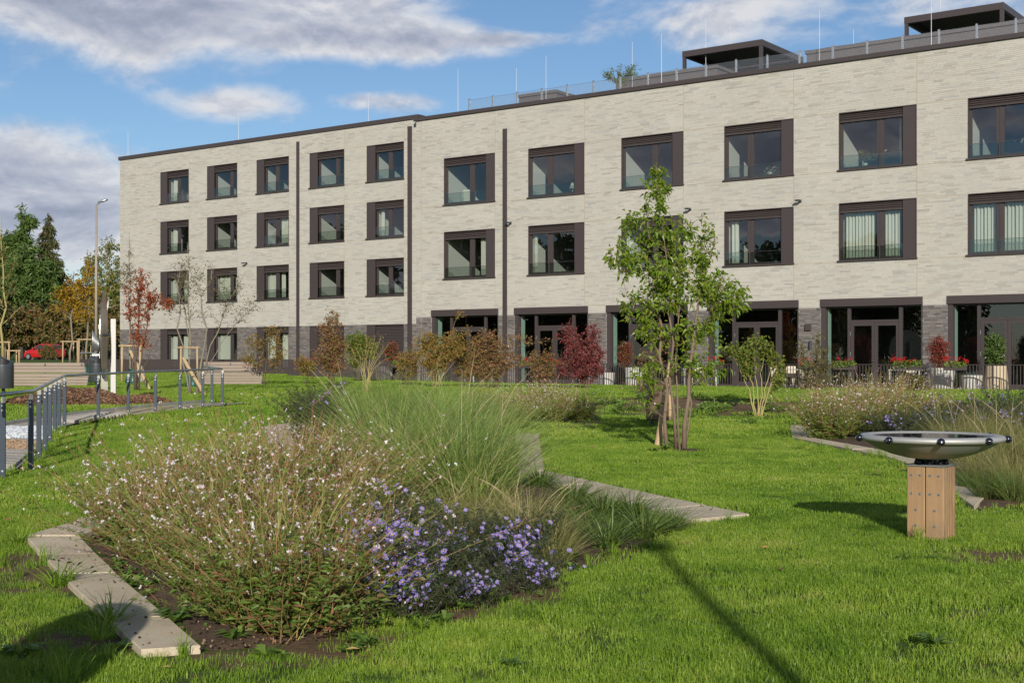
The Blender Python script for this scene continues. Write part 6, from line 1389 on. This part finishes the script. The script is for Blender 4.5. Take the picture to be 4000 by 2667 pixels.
STEM_R = leafy('gaura_stem', [(.20, .27, .06), (.32, .12, .08), (.23, .29, .06), (.30, .13, .08), (.21, .27, .06), (.33, .13, .09)], .0); LEAF_G = leafy('gaura_leaf', [(.10, .17, .03), (.14, .22, .036), (.19, .25, .048), (.12, .185, .034), (.27, .09, .05)], .35)
PETAL = leafy('gaura_petal', [(.80, .76, .76), (.82, .80, .80), (.74, .50, .56), (.80, .72, .74)], .35); BUD = leafy('gaura_bud', [(.36, .12, .11), (.46, .20, .20), (.30, .16, .08), (.50, .28, .28)], .2)
def gaura(name, label, group, ns, h, seed, rad=.16, spread=1.0, fl=1.0):
    rng = np.random.default_rng(seed); t = thing(name, label, 'flowering plant', (0, 0, 0), 0, group)
    k = 8; c = arcs(ns, rad, h, .55, .60 * spread, .22 * spread, k, rng); c[:, 1:, :2] += np.cumsum(rng.normal(0, .017, (ns, k - 1, 2)), 1) * h; c[:, 1:, 2] *= rng.uniform(.85, 1.1, (ns, 1))
    wild = rng.random(ns) < .14; c[wild] *= np.array([1.45, 1.45, 1.12])
    V, Fc = ribbons(c, np.linspace(.0036, .0018, k)[None].repeat(ns, 0), rng); mb = MB(); mb.arr(V, Fc); ends = []; ed = []
    for i in range(ns):
        nb = rng.integers(2, 6)
        for j in range(nb):
            u = rng.uniform(.42, .95); p = np.array([np.interp(u * (k - 1), np.arange(k), c[i, :, q]) for q in range(3)]); d = nrm(c[i, -1] - c[i, -3]) + rng.normal(0, .42, 3); d[2] = abs(d[2]) * .8 + .25; L_ = rng.uniform(.10, .30) * h; e = p + nrm(d) * L_; ends.append(np.stack([p, (p + e) / 2 + rng.normal(0, .012, 3), e])); ed.append(nrm(d))
        ends.append(c[i, -3:].copy()); ed.append(nrm(c[i, -1] - c[i, -2]))
    E_ = np.stack(ends); ed = np.stack(ed); V, Fc = ribbons(E_, np.array([.0022, .0019, .0013])[None].repeat(len(E_), 0), rng); mb.arr(V, Fc); mb.build('stems', STEM_R, t, kind='stuff')
    # leaves, densest low down
    m = ns * 36; i = rng.integers(0, ns, m); u = rng.random(m) ** 1.15 * .78; f = u * (k - 1); i0 = f.astype(int); fr = (f - i0)[:, None]; P = c[i, i0] * (1 - fr) + c[i, np.minimum(i0 + 1, k - 1)] * fr; D = rng.normal(size=(m, 3)); D[:, 2] = np.abs(D[:, 2]) * .5 + .35
    V, Fc = leaf_arrays(P, D, (.105 - .070 * u) * rng.uniform(.6, 1.2, m), (.022 - .013 * u), rng, .2, .2); MB().arr(V, Fc).build('leaves', LEAF_G, t, kind='stuff')
    # flowers: four petals; buds below and above
    nf = int(len(E_) * .26 * fl); pick = rng.choice(len(E_), nf); base = E_[pick, 2] * .8 + E_[pick, 1] * .2 + rng.normal(0, .006, (nf, 3)); PV = []; PD = []; PL = []
    for p in base:
        ax = rng.random() * 2 * PI; nz = nrm(np.array([rng.normal(0, .6), rng.normal(-.5, .5), .6])); s1 = nrm(np.cross(nz, [0, 0, 1.0])); s2 = np.cross(nz, s1); l = rng.uniform(.010, .021)
        for j in range(4): a = ax + j * 1.25; PV.append(p); PD.append(s1 * math.cos(a) + s2 * math.sin(a) + nz * .25); PL.append(l)
    PL = np.array(PL); V, Fc = leaf_arrays(np.array(PV), np.array(PD), PL, PL * .85, rng, .08, .1); MB().arr(V, Fc).build('flowers', PETAL, t, kind='stuff')
    nb = int(len(E_) * 2.1); pick = rng.choice(len(E_), nb); w = rng.random((nb, 1)); P = E_[pick, 1] * w + E_[pick, 2] * (1 - w); V, Fc = leaf_arrays(P, ed[pick] * .7 + rng.normal(0, .5, (nb, 3)), rng.uniform(.010, .02, nb), .0045, rng, .3, .1); MB().arr(V, Fc).build('buds', BUD, t, kind='stuff')
    return t
A_LEAF = leafy('aster_leaf', [(.028, .045, .018), (.04, .06, .022), (.055, .075, .028), (.05, .05, .03)], .2); A_PET = leafy('aster_petal', [(.38, .31, .80), (.44, .37, .85), (.32, .25, .72)], .3); A_EYE = leafy('aster_eye', [(.62, .36, .03), (.50, .26, .03)], .0); A_STEM = leafy('aster_stem', [(.06, .06, .03), (.09, .055, .04)], .0)
def aster(name, label, group, ns, h, nfl, seed, front=0.0, size=1.0, rad=.14, lean=.75):
    rng = np.random.default_rng(seed); t = thing(name, label, 'flowering plant', (0, 0, 0), 0, group); k = 7; c = arcs(ns, rad, h, .4, lean, .12, k, rng); c[:, 1:, :2] += np.cumsum(rng.normal(0, .01, (ns, k - 1, 2)), 1); mb = MB(); V, Fc = ribbons(c, np.linspace(.0035, .0014, k)[None].repeat(ns, 0), rng); mb.arr(V, Fc)
    E_ = []
    for i in range(ns):
        for j in range(rng.integers(5, 10)):
            u = rng.uniform(.3, .98); p = np.array([np.interp(u * (k - 1), np.arange(k), c[i, :, q]) for q in range(3)]); d = nrm(c[i, -1] - c[i, -3]) * .7 + rng.normal(0, .5, 3); d[2] = abs(d[2]) + .1; e = p + nrm(d) * rng.uniform(.06, .2) * h; E_.append(np.stack([p, (p + e) / 2, e]))
    E_ = np.stack(E_); V, Fc = ribbons(E_, np.array([.0018, .0015, .001])[None].repeat(len(E_), 0), rng); mb.arr(V, Fc); mb.build('stems', A_STEM, t, kind='stuff')
    m = ns * 34; i = rng.integers(0, len(E_), m); w = rng.random((m, 1)); P = E_[i, 0] * w + E_[i, 2] * (1 - w); V, Fc = leaf_arrays(P, rng.normal(size=(m, 3)) + np.array([0, 0, .3]), rng.uniform(.02, .045, m) * size, .009 * size, rng, .2, .2); lv = MB().arr(V, Fc)
    m = ns * 22; i = rng.integers(0, ns, m); u = rng.random(m); f = u * (k - 1) * .999; i0 = f.astype(int); P = c[i, i0] + (c[i, i0 + 1] - c[i, i0]) * (f - i0)[:, None]; V, Fc = leaf_arrays(P, rng.normal(size=(m, 3)) + np.array([0, 0, .2]), rng.uniform(.03, .07, m) * size, .012 * size, rng, .2, .25); lv.arr(V, Fc); lv.build('leaves', A_LEAF, t, kind='stuff')
    tips = E_[:, 2]; cl = tips[rng.choice(len(tips), 9)]; cl = cl[np.argsort(cl[:, 1] - .5 * cl[:, 2])[:4]]; near_ = np.min(np.linalg.norm(tips[:, None] - cl[None], axis=2), axis=1); score = .5 * tips[:, 2] + rng.normal(0, .09, len(tips)) - front * tips[:, 1] - 2.6 * near_; order = np.argsort(-score)[:nfl]; fm = MB(); em = MB()
    for p in tips[order]:
        nz = nrm(np.array([rng.normal(0, .45), -.55 + rng.normal(0, .4), .65])); s1 = nrm(np.cross(nz, [0.1, 0, 1.0])); s2 = np.cross(nz, s1); r = rng.uniform(.019, .027) * size; n = 12; a = np.arange(n) * 2 * PI / n + rng.random()
        ci = np.cos(a)[:, None] * s1 + np.sin(a)[:, None] * s2; si = -np.sin(a)[:, None] * s1 + np.cos(a)[:, None] * s2; ln = r * rng.uniform(.8, 1.05, n)[:, None]
        V = np.stack([p + ci * r * .15, p + ci * ln * .7 + si * r * .13 + nz * r * .12, p + ci * ln + nz * r * .08, p + ci * ln * .7 - si * r * .13 + nz * r * .12], 1).reshape(-1, 3); o = np.arange(n)[:, None] * 4; fm.arr(V, o + np.array([[0, 1, 2, 3]]))
        b = np.arange(6) * PI / 3; ev = p + nz * r * .18 + (np.cos(b)[:, None] * s1 + np.sin(b)[:, None] * s2) * r * .26; em._add(ev, [tuple(range(6))])
    fm.build('petals', A_PET, t, kind='stuff'); em.build('flower_eyes', A_EYE, t, kind='stuff'); return t
ORD = 'first second third fourth fifth sixth seventh eighth ninth tenth eleventh twelfth'.split()
def place(src, spots, base_scale=1.0, label=None, group=None, seed=0, turn=3.1, order=False):
    """first spot takes the source itself, the others get copies"""
    rg = random.Random(seed); out = []
    for i, sp in enumerate(spots):
        g = G(sp[0], sp[1]) if len(sp) < 4 else np.array([sp[0], sp[1], gzf(sp[0], sp[1])]); s = base_scale * (sp[2] if len(sp) > 2 and sp[2] else 1) * rg.uniform(.93, 1.07); k = src[i % len(src)]
        loc = (g[0], g[1], g[2] + .01)
        if i < len(src): k.location = loc; k.rotation_euler = (0, 0, rg.uniform(-turn, turn) if i else 0); k.scale = (s,) * 3; o = k
        else: o = copy_tree(k, loc, rg.uniform(-turn, turn), s)
        if label: o['label'] = label
        if group: o['group'] = group
        out.append(o)
    if order:   # plants that stand apart are told apart by their place in the row
        for n_, o in enumerate(sorted(out, key=lambda q: q.location.x / q.location.y)): o['label'] = '%s, %s from the left' % (o['label'], ORD[n_])
    return out
# foreground bed
lab, grp = 'pink and white gaura clump in the foreground bed behind the pale stone edging', 'gaura in the foreground bed'
place([gaura('gaura_plant', lab, grp, 105, 1.12, 200 + k) for k in range(4)], [(480, 1265, 1.0), (640, 1455, .80), (330, 1262, .85), (600, 1300, 1.02), (520, 1365, .86), (720, 1330, .95), (560, 1215, 1.0), (760, 1245, .92), (430, 1215, .92), (680, 1205, .98), (840, 1190, .85), (790, 1140, .85), (640, 1150, .9), (560, 1440, .62), (450, 1345, .72), (720, 1420, .72), (300, 1240, .8), (380, 1300, .75)], 1.1, seed=1)
lab, grp = 'purple aster with open daisy flowers at the front of the bed', 'asters in the foreground bed'
place([aster('aster_plant', lab, grp, 42, .54, 80, 300 + k, 1.1) for k in range(3)], [(900, 1400, 1.0), (985, 1380, .95), (1150, 1345, .9), (840, 1385, .85), (1180, 1300, 1.0), (920, 1325, 1.15), (1030, 1300, 1.0), (830, 1320, 1.1), (1215, 1362, .55), (890, 1265, 1.1), (960, 1425, .7), (1090, 1395, .7)], seed=2, turn=.7)
lab, grp = 'tall fine-bladed green grass clump in the middle of the bed', 'tall grasses in the middle of the bed'
place([grass_plant('tall_grass', lab, grp, 640, .30, 1.38, .5, .44, .30, .0050, G_TALL, 400 + k, 7, 2, 45) for k in range(3)], [(980, 1165, 1.0), (1070, 1185, .95), (910, 1120, 1.0), (1105, 1130, .95), (1030, 1100, 1.05), (950, 1060, 1.05), (870, 1060, 1.0), (1085, 1065, 1.0), (1010, 1030, 1.05), (910, 1010, 1.0), (840, 1010, .95), (1070, 1000, 1.0)], 1.1, seed=3)
lab, grp = 'mixed straw-green grass clump between asters and stone edging', 'straw grasses right of the asters'
place([grass_plant('straw_grass', lab, grp, 330, .17, .58, .5, .55, .5, .0036, G_STRAW, 430 + k, 6, 3) for k in range(2)], [(1215, 1268, 1.15), (1170, 1240, 1.05), (1265, 1295, .9), (1130, 1205, 1.1), (1210, 1215, 1.0), (1080, 1240, 1.1), (1285, 1258, .8), (990, 1235, 1.05), (900, 1215, 1.0), (840, 1250, .9)], seed=4)
lab, grp = 'low dark green sedge tuft by the right stone edging', 'sedge tufts along the right edging'
place([grass_plant('sedge_tuft', lab, grp, 230, .06, .42, .6, 1.0, .34, .0056, G_SEDGE, 450 + k, 6) for k in range(2)], [(1395, 1262, .95), (1480, 1238, 1.0), (1385, 1200, 1.0), (1320, 1160, 1.0), (1240, 1122, 1.0), (1450, 1195, .95), (1540, 1222, .8), (1350, 1235, .9), (1300, 1205, .9)], 1.15, seed=5, order=True)
def shoots(name, label, group, ns, h, seed):
    rng = np.random.default_rng(seed); t = thing(name, label, 'leafy plant', (0, 0, 0), 0, group); k = 6; c = arcs(ns, .12, h, .4, .55, .1, k, rng); V, Fc = ribbons(c, np.linspace(.004, .002, k)[None].repeat(ns, 0), rng); MB().arr(V, Fc).build('stems', STEM_R, t, kind='stuff')
    m = ns * 24; i = rng.integers(0, ns, m); u = .12 + .88 * rng.random(m); f = u * (k - 1) * .999; i0 = f.astype(int); P = c[i, i0] + (c[i, i0 + 1] - c[i, i0]) * (f - i0)[:, None]; D = rng.normal(size=(m, 3)); D[:, 2] = np.abs(D[:, 2]) * .5 + .25
    V, Fc = leaf_arrays(P, D, rng.uniform(.05, .10, m), rng.uniform(.014, .024, m), rng, .2, .25); MB().arr(V, Fc).build('leaves', leafy('shoot_leaf', [(.085, .15, .028), (.12, .19, .035), (.16, .22, .045), (.20, .08, .045), (.10, .17, .03)], .35), t, kind='stuff'); return t
place([shoots('leafy_shoots', 'upright leafy green shoots without flowers at the front tip of the bed', 'leafy shoots at the bed front', 24, .62, 700 + k) for k in range(2)], [(655, 1478, .9), (720, 1462, .95), (590, 1462, .8), (760, 1440, .85), (530, 1425, .75), (690, 1430, 1.0), (470, 1390, .7)], seed=21)
# further back in the same bed
lab, grp = 'dark bushy aster at the back left of the bed', 'dark asters at the back of the bed'
A4 = aster('aster_bush', lab, grp, 85, 1.05, 16, 320, 0, 1.2, .22, .55)
place([A4], [(740, 985, 1.0), (705, 1000, .85), (780, 1000, .8)], seed=6, order=True)
lab, grp = 'small purple aster among the tall grasses', 'asters among the tall grasses'
place([aster('aster_plant', lab, grp, 40, .8, 60, 330, .3, 1.2)], [(880, 1085, .9), (900, 990, 1.0), (730, 1120, .8)], seed=7)
lab, grp = 'gaura clump with many small flowers left of the green tree', 'gaura behind the tall grasses'
place([gaura('gaura_plant', lab, grp, 130, 1.05, 220 + k, .2, .85, 1.5) for k in range(2)], [(1270, 972, 1.05), (1330, 968, .95), (1210, 965, 1.05), (1180, 985, 1.0), (1120, 950, 1.0), (1240, 940, .95)], seed=8)
# right bed
lab, grp = 'gaura clump in the right bed behind the water dish', 'gaura in the right bed'
place([gaura('gaura_plant', lab, grp, 150, 1.12, 240 + k, .22, .85, 1.2) for k in range(2)], [(1905, 1010, 1.1), (1980, 1005, 1.22), (2050, 1000, 1.2), (1930, 985, 1.15), (2100, 985, 1.15), (2010, 965, 1.2)], seed=9)
lab, grp = 'purple aster in the right bed behind the water dish', 'asters in the right bed'
place([aster('aster_plant', lab, grp, 60, .80, 34, 340 + k, .3, 1.15, .2) for k in range(2)], [(2080, 1015, 1.0), (2150, 1010, 1.0), (2210, 1000, 1.05), (2130, 985, 1.1), (2340, 1010, 1.2), (2330, 975, 1.3), (2240, 980, 1.0), (2040, 1012, .8)], seed=10)
lab, grp = 'tall straw-tinted grass clump at the right picture edge', 'tall grasses in the right bed'
place([grass_plant('tall_grass', lab, grp, 420, .22, 1.15, .5, .45, .4, .0032, G_STRAW, 470 + k, 7, 5) for k in range(2)], [(2250, 1120, .75), (2300, 1100, .85), (2330, 1130, .7), (2280, 1060, .9), (2340, 1060, 1.0), (2220, 1065, .85), (2180, 1030, .9), (2390, 1100, 1.0), (2260, 1015, 1.0)], seed=11)
place([grass_plant('sedge_tuft', 'dark green grass tuft at the foot of the right bed grasses', 'sedge tufts in the right bed', 300, .14, .6, .45, .6, .5, .003, G_SEDGE, 480, 6)], [(2275, 1150, 1.0), (2330, 1155, 1.0), (2225, 1125, .8), (2385, 1150, 1.0)], seed=12)
# a few big weeds by the left edging and thistles on the bank
place([grass_plant('coarse_grass_tuft', 'bright coarse grass tuft by the left stone edging', 'coarse tufts on the left edging', 46, .05, .36, .5, .6, .5, .006, M['blade'], 490, 5)], [(130, 1350, 1.0), (255, 1440, .9), (120, 1095, .8), (40, 1250, .6), (225, 1475, .7)], seed=13, order=True)
def thistle(lab, grp):
    t = thing('bank_weed', lab, 'weed', (0, 0, 0), 0, grp); rng = np.random.default_rng(5); n = 120; r = rng.random(n) ** .6 * .35; a = rng.random(n) * 6.28; P = np.stack([r * np.cos(a), r * np.sin(a), rng.random(n) * .28 * (1 - r / .5)], 1); D = np.stack([np.cos(a), np.sin(a), rng.uniform(.1, .9, n)], 1); V, Fc = leaf_arrays(P, D, rng.uniform(.1, .2, n), .05, rng, .2, .3); MB().arr(V, Fc).build('leaves', M['weed'], t); q = MB(); q.tube([(0, 0, 0), (.02, 0, .15), (0, .02, .3)], .012, 5); q.build('stem', M['weed'], t); return t
place([thistle('leafy green weed growing on the bare bank', 'weeds on the bank')], [(1640, 945, 1.2), (1440, 945, 1.0), (1520, 940, .8), (1780, 945, .9), (1400, 930, .9), (1570, 960, .7), (1870, 955, .8), (1720, 975, .6), (1335, 945, .7), (1600, 915, .8), (1480, 915, .7)], seed=14, order=True)
# ================================================================ terrace furniture and small things
def on_terrace(px, w, z=.44): s, Y = fs(px, -w); return bw(s, w, z)
def planter(px, w, r0, r1, h, mat, lab):
    t = thing('planter', lab, 'planter', on_terrace(px, w), RB, 'large planters on the terrace'); q = MB(); n = 24
    q.lathe([(0, 0), (r0, 0), (r0 * 1.0, .02), (r1, h), (r1 * .93, h), (r1 * .90, h - .08), (0, h - .08)], n); auto_smooth(q.build('pot', mat, t, smooth=True), 40)
    q = MB(); q.lathe([(0, h - .07), (r1 * .9, h - .07)], n); q.build('potting_soil', M['soil'], t); return t
def ball_shrub(px, w, h0, rx, rz, lm, lab, leaf=(.085, .034), n=190, seed=0):
    x, y, z = on_terrace(px, w); woody('potted_shrub', lab, 'shrub', (x, y, z + h0), [([(0, 0, 0), (.02, 0, rz * .7), (0, 0, rz * 1.7)], (.025, .006)), ([(.03, 0, 0), (.12, .05, rz * 1.3)], (.015, .005)), ([(-.03, 0, 0), (-.12, 0, rz * 1.3)], (.015, .005))], [(0, 0, rz * 1.05, rx, rx, rz), (.03, 0, rz * 1.45, rx * .85, rx * .85, rz * .6), (0, 0, rz * .6, rx * .8, rx * .8, rz * .5)], n, 10, leaf, LG[lm], M['bark_brown'], seed, .004, .2, 'shrubs in the terrace planters')
planter(3680, 1.9, .40, .45, .82, M['planter'], 'big white round planter with the red shrub'); ball_shrub(3665, 1.9, .74, .46, .62, 'photinia_red', 'red-leaved rounded shrub in the big white planter', n=300, seed=101)
planter(3797, 1.9, .33, .38, .56, M['planter'], 'smaller white planter between the two big ones')
planter(3892, 1.9, .42, .36, .90, M['planter_tan'], 'tan square-shouldered planter with the green laurel'); ball_shrub(3885, 1.9, .84, .45, .60, 'laurel', 'green laurel in the tan planter', (.10, .05), 250, 102)
x, y, z = on_terrace(3797, 1.9); o = grass_plant('blue_grass', 'small blue-grey grass in the smaller white planter', None, 130, .2, .32, .4, .6, .3, .004, leafy('blue_grass', [(.10, .16, .15), (.14, .20, .19)], .2), 103, 5); o.location = (x, y, z + .5)
planter(2478, 1.6, .38, .42, .78, M['planter'], 'white round planter behind the green tree stems'); ball_shrub(2440, 1.6, .70, .42, .62, 'photinia', 'dark red-tipped shrub in the planter left of the green tree', n=260, seed=104)
planter(2372, 1.6, .30, .33, .55, M['planter'], 'lower white planter left of the green tree')
planter(1502, 3.9, .34, .40, .80, M['planter'], 'white planter behind the bare yellowish stems'); ball_shrub(1528, 4.2, .72, .40, .62, 'photinia', 'red-tipped round shrub in front of the lowered blind', n=260, seed=105)
planter(1400, 3.9, .34, .38, .75, M['planter_tan'], 'half hidden planter below the fresh green shrub')
# geranium boxes on the railing
GER = leafy('geranium_leaf', [(.10, .17, .02), (.15, .22, .03), (.19, .25, .04)], .3); GRED = leafy('geranium_red', [(.55, .008, .012), (.65, .02, .03), (.45, .005, .01)], .3); GPINK = leafy('geranium_pink', [(.6, .08, .16), (.55, .03, .06)], .3)
def flower_box(px, w, L_, nred, lab, seed, z=.44):
    rng = np.random.default_rng(seed); s, Y = fs(px, -w); t = thing('flower_box', lab, 'flower box', bw(s, w, z), RB, 'geranium boxes on the railing'); q = MB(); q.bbox(-L_ / 2, L_ / 2, -.20, -.04, .74, .90, .01); q.build('box', M['rail_dark'], t)
    n = int(240 * L_); P = np.stack([rng.uniform(-L_ / 2, L_ / 2, n), rng.uniform(-.24, .0, n), .9 + rng.random(n) ** 1.4 * .22 - .04], 1); V, Fc = leaf_arrays(P, rng.normal(size=(n, 3)) + np.array([0, -.2, .4]), rng.uniform(.05, .09, n), .07, rng, .15, .2); MB().arr(V, Fc).build('leaves', GER, t, kind='stuff')
    PP = []
    for k in range(nred): c = np.array([rng.uniform(-L_ / 2, L_ / 2), rng.uniform(-.25, -.05), 1.0 + rng.random() * .22]); PP.append(c + rng.normal(0, .032, (22, 3)))
    if nred: P = np.concatenate(PP); V, Fc = leaf_arrays(P, rng.normal(size=P.shape), .035, .032, rng, .1, .1); MB().arr(V, Fc).build('flowers', GRED, t, kind='stuff')
for i, (px, L_, nr, lab) in enumerate(((1215, .9, 5, 'geranium box on the slatted fence left of the reddish shrub'), (1560, .7, 0, 'leafy flower box on the fence left of the solid panel'), (1890, .8, 7, 'geranium box behind the red-orange shrub'), (2065, .8, 6, 'geranium box between the red-orange and dark red shrubs'), (2195, .9, 5, 'geranium box left of the dark red shrub'), (2800, .7, 7, 'geranium box right of the green tree'), (3155, .55, 6, 'geranium box before the brick pier with the square box'), (3305, .85, 3, 'mostly green geranium box left of the middle doors of the right side'), (3520, .55, 12, 'bright red geranium box at the right end of the middle doors'), (3578, .5, 2, 'small green flower box just left of the second pier'), (3735, .8, 14, 'bright red geranium box between the two big planters'))):
    flower_box(px, 3.2 if px > 1650 else 5.2, L_, nr, lab, 500 + i, .44 if px > 1300 else .40)
# chairs and table
def chair(px, w, rz, lab):
    t = thing('terrace_chair', lab, 'chair', on_terrace(px, w), RB + rz, 'pale terrace chairs'); m = M['chairwood']
    for a, b in ((-.2, -.2), (.2, -.2), (-.2, .2), (.2, .2)): q = MB(); q.tube([(a * 1.12, b * 1.12, 0), (a, b, .44)], [.014, .018], 6); q.build('leg', m, t)
    q = MB(); q.bbox(-.22, .22, -.22, .22, .43, .46, .01); q.build('seat', m, t)
    V = []
    for z, wd_ in ((.46, .18), (.62, .20), (.78, .21), (.86, .17)):
        for k in range(5): u = (k - 2) / 2; V.append((u * wd_, .21 + (z - .46) * .18 - .04 * u * u, z))
    q = MB(); q._add(V, [(i * 5 + k, i * 5 + k + 1, (i + 1) * 5 + k + 1, (i + 1) * 5 + k) for i in range(3) for k in range(4)]); o = q.build('backrest', m, t, smooth=True); sd = o.modifiers.new('thick', 'SOLIDIFY'); sd.thickness = .018
def table(px, w, lab):
    t = thing('terrace_table', lab, 'table', on_terrace(px, w), RB, 'pale terrace tables'); m = M['planter']; q = MB(); q.bbox(-.6, .6, -.38, .38, .71, .745, .006); q.build('table_top', m, t)
    for a in (-.55, .55):
        for b in (-.33, .33): q = MB(); q.box(a - .03, a + .03, b - .03, b + .03, 0, .708); q.build('leg', m, t)
table(3100, 1.7, 'pale terrace table behind the yellow-stemmed shrub'); chair(3040, 1.6, 1.4, 'pale chair at the left end of the terrace table'); chair(3082, 1.2, 0.1, 'pale chair behind the terrace table turned to the garden'); chair(3130, 1.2, -.1, 'second pale chair behind the terrace table'); chair(3165, 1.8, -1.5, 'pale chair at the right end of the terrace table')
table(2735, 1.8, 'pale terrace table behind the green tree'); chair(2715, 1.3, .1, 'pale chair behind the table at the green tree'); chair(2770, 1.9, -1.5, 'pale chair right of the table at the green tree')
table(1870, 1.8, 'pale terrace table behind the red-orange shrub'); table(3545, 1.5, 'pale terrace table behind the low brownish shrub'); chair(3555, 1.1, .2, 'pale chair behind the low brownish shrub')
# carved wooden animal head on the lawn behind the tree
def carved():
    g = G(2570 * .588, 1665 * .588); X, Y, Z = g; t = thing('carved_figure', 'brown carved wooden block figure with a curved horn behind the green tree', 'sculpture', (X, Y, Z), -.25); k = Y / F
    w, h = 88 * k, 118 * k; z0 = .14
    prof = [(-.5, 0), (.5, 0), (.5, .78), (.38, .93), (.1, 1.0), (-.25, .96), (-.5, .8)]; V = []
    for yy, s in ((-.12, .92), (-.09, 1.0), (.16, 1.0), (.2, .92)): V += [(a * w * s, yy, z0 + (b - .5) * h * s + h * .5) for a, b in prof]
    n = len(prof); q = MB(); q._add(V, [tuple(range(n)), tuple(3 * n + i for i in range(n))[::-1]] + [(r * n + i, r * n + (i + 1) % n, (r + 1) * n + (i + 1) % n, (r + 1) * n + i) for r in range(3) for i in range(n)]); q.build('body', simple('dark_oiled_wood', (.10, .058, .03), .5, 0, .4, 4.0, .3, 30, stretch=(1, 1, 3)), t)
    q = MB(); q.tube([(-.30 * w, 0, z0 + .9 * h), (-.42 * w, -.02, z0 + 1.05 * h), (-.58 * w, -.04, z0 + 1.2 * h), (-.70 * w, -.04, z0 + 1.32 * h)], [.045, .042, .036, .02], 10); q.build('horn', M['bark_grey'], t, smooth=True)
    q = MB(); q.ball((-.1 * w, -.13, z0 + .55 * h), .03, 10, 8); q.build('stud', M['galv'], t, smooth=True)
    for a in (-.25, .3): q = MB(); q.cyl(a * w, .03, -.1, z0 + .02, .035, .035, 8); q.build('foot', M['anthracite'], t)
    q = MB(); q.bbox(.5 * w, .62 * w, -.1, .16, z0, z0 + .85 * h, .01); q.build('side_board', M['stake'], t)
carved()
# small shrub on the roof terrace
s_, z_ = fz(2415, 330, .9); x, y, _ = bw(s_, -1.2)
woody('roof_shrub', 'light green shrub growing behind the roof fence', 'shrub', (x, y, 13.85), [([(0, 0, -.4), (-.2, 0, .9)], (.02, .005)), ([(0, 0, 0), (.5, 0, 1.0)], (.02, .005)), ([(.1, 0, 0), (.3, 0, .7)], (.02, .005))], [(-.5, 0, .6, .5, .3, .35), (.4, 0, .8, .6, .3, .35), (0, 0, .45, .6, .3, .3)], 110, 7, (.085, .05), LG['fresh'], M['bark_brown'], 111, .006)
# things standing on the window sills inside
def in_window(s, z, d=.42): return bw(s, -d, z)
def sill_plant(s, z, h, n, lm, lab, seed, flower=None):
    t = thing('sill_plant', lab, 'house plant', in_window(s, z), RB, 'plants on the window sills'); rng = np.random.default_rng(seed); q = MB(); q.lathe([(0, 0), (.07, 0), (.09, .13), (.08, .13), (0, .12)], 14); q.build('pot', M['white'], t, smooth=True)
    a = rng.random(n) * 6.28; r = rng.random(n) * .16; P = np.stack([r * np.cos(a), r * np.sin(a), .14 + rng.random(n) * h * .8], 1); V, Fc = leaf_arrays(P, np.stack([np.cos(a), np.sin(a), rng.uniform(.2, 1.4, n)], 1), rng.uniform(.12, .26, n), .045, rng, .15, .3); MB().arr(V, Fc).build('leaves', LG[lm], t, kind='stuff')
    if flower: P = np.stack([rng.normal(0, .14, 26), rng.normal(0, .06, 26), h + rng.normal(0, .08, 26)], 1); V, Fc = leaf_arrays(P, rng.normal(size=P.shape), .07, .065, rng, .1, .1); MB().arr(V, Fc).build('flowers', flower, t, kind='stuff')
sill_plant(23.0, 9.20, .65, 40, 'fresh', 'spiky house plant in the upper window left of the rightmost one', 601); sill_plant(23.6, 9.20, .5, 30, 'laurel', 'bushy house plant beside the spiky one upstairs', 602)
sill_plant(29.2, 9.20, .42, 16, 'laurel', 'white orchid in the upper window at the right picture edge', 603, PETAL); sill_plant(18.9, 9.18, .22, 14, 'laurel', 'pale flowering pot plant in the fourth upper window', 604, PETAL)
t = thing('table_lamp', 'white table lamp with a cone shade in the second upper window', 'lamp', in_window(9.05, 9.2), RB); q = MB(); q.lathe([(0, 0), (.07, 0), (.07, .02), (.018, .04), (.018, .2), (0, .2)], 14); q.build('base', M['white'], t); q = MB(); q.lathe([(.16, .18), (.07, .44)], 16); q.build('shade', M['curtain'], t)
t = thing('armchair', 'cream wing armchair in the first upper window of the right wing', 'armchair', in_window(2.75, 8.75, .75), RB + .7); q = MB(); q.bbox(-.3, .3, -.3, .3, .1, .48, .05); q.build('seat', M['curtain'], t); q = MB(); q.bbox(-.32, .32, .2, .36, .3, 1.12, .06); q.build('backrest', M['curtain'], t)
for a in (-.34, .34): q = MB(); q.bbox(a - .07, a + .07, -.28, .3, .2, .68, .05); q.build('armrest', M['curtain'], t)
# unseen, made-up pole and rounded board, added to cast shadows into the view
t = thing('shadow_pole', 'slim made-up pole behind the viewpoint, added for its shadow crossing the lawn', 'shadow caster', (1.85, -4.6, gzf(1.85, -4.6)), 0); q = MB(); q.tube([(0, 0, -.2), (0, 0, 3), (0, 0, 6.0)], [.075, .065, .05], 10); q.build('pole', M['anthracite'], t); q = MB(); q.lathe([(0, 6.12), (.16, 6.1), (.17, 6.0), (.05, 5.96)], 14); q.build('lamp_head', M['anthracite'], t)  # invented as a shadow caster, lamp head included
t = thing('shadow_board', 'round-topped made-up board left of the viewpoint, added for its shadow on the edging', 'notice board', (-2.28, 4.15, gzf(-2.28, 4.15)), -.05); q = MB(); pr = [(-.33, .25), (.33, .25), (.33, 1.35)] + [(.33 * math.cos(a), 1.35 + .33 * math.sin(a)) for a in np.linspace(.2, PI - .2, 9)] + [(-.33, 1.35)]
n = len(pr); q._add([(a, -.02, b) for a, b in pr] + [(a, .02, b) for a, b in pr], [tuple(range(n)), tuple(range(n, 2 * n))[::-1]] + [(i, (i + 1) % n, n + (i + 1) % n, n + i) for i in range(n)]); q.build('board', M['stake'], t)
for a in (-.22, .22): q = MB(); q.cyl(a, .06, -.3, 1.3, .035, .035, 8); q.build('post', M['stake'], t)
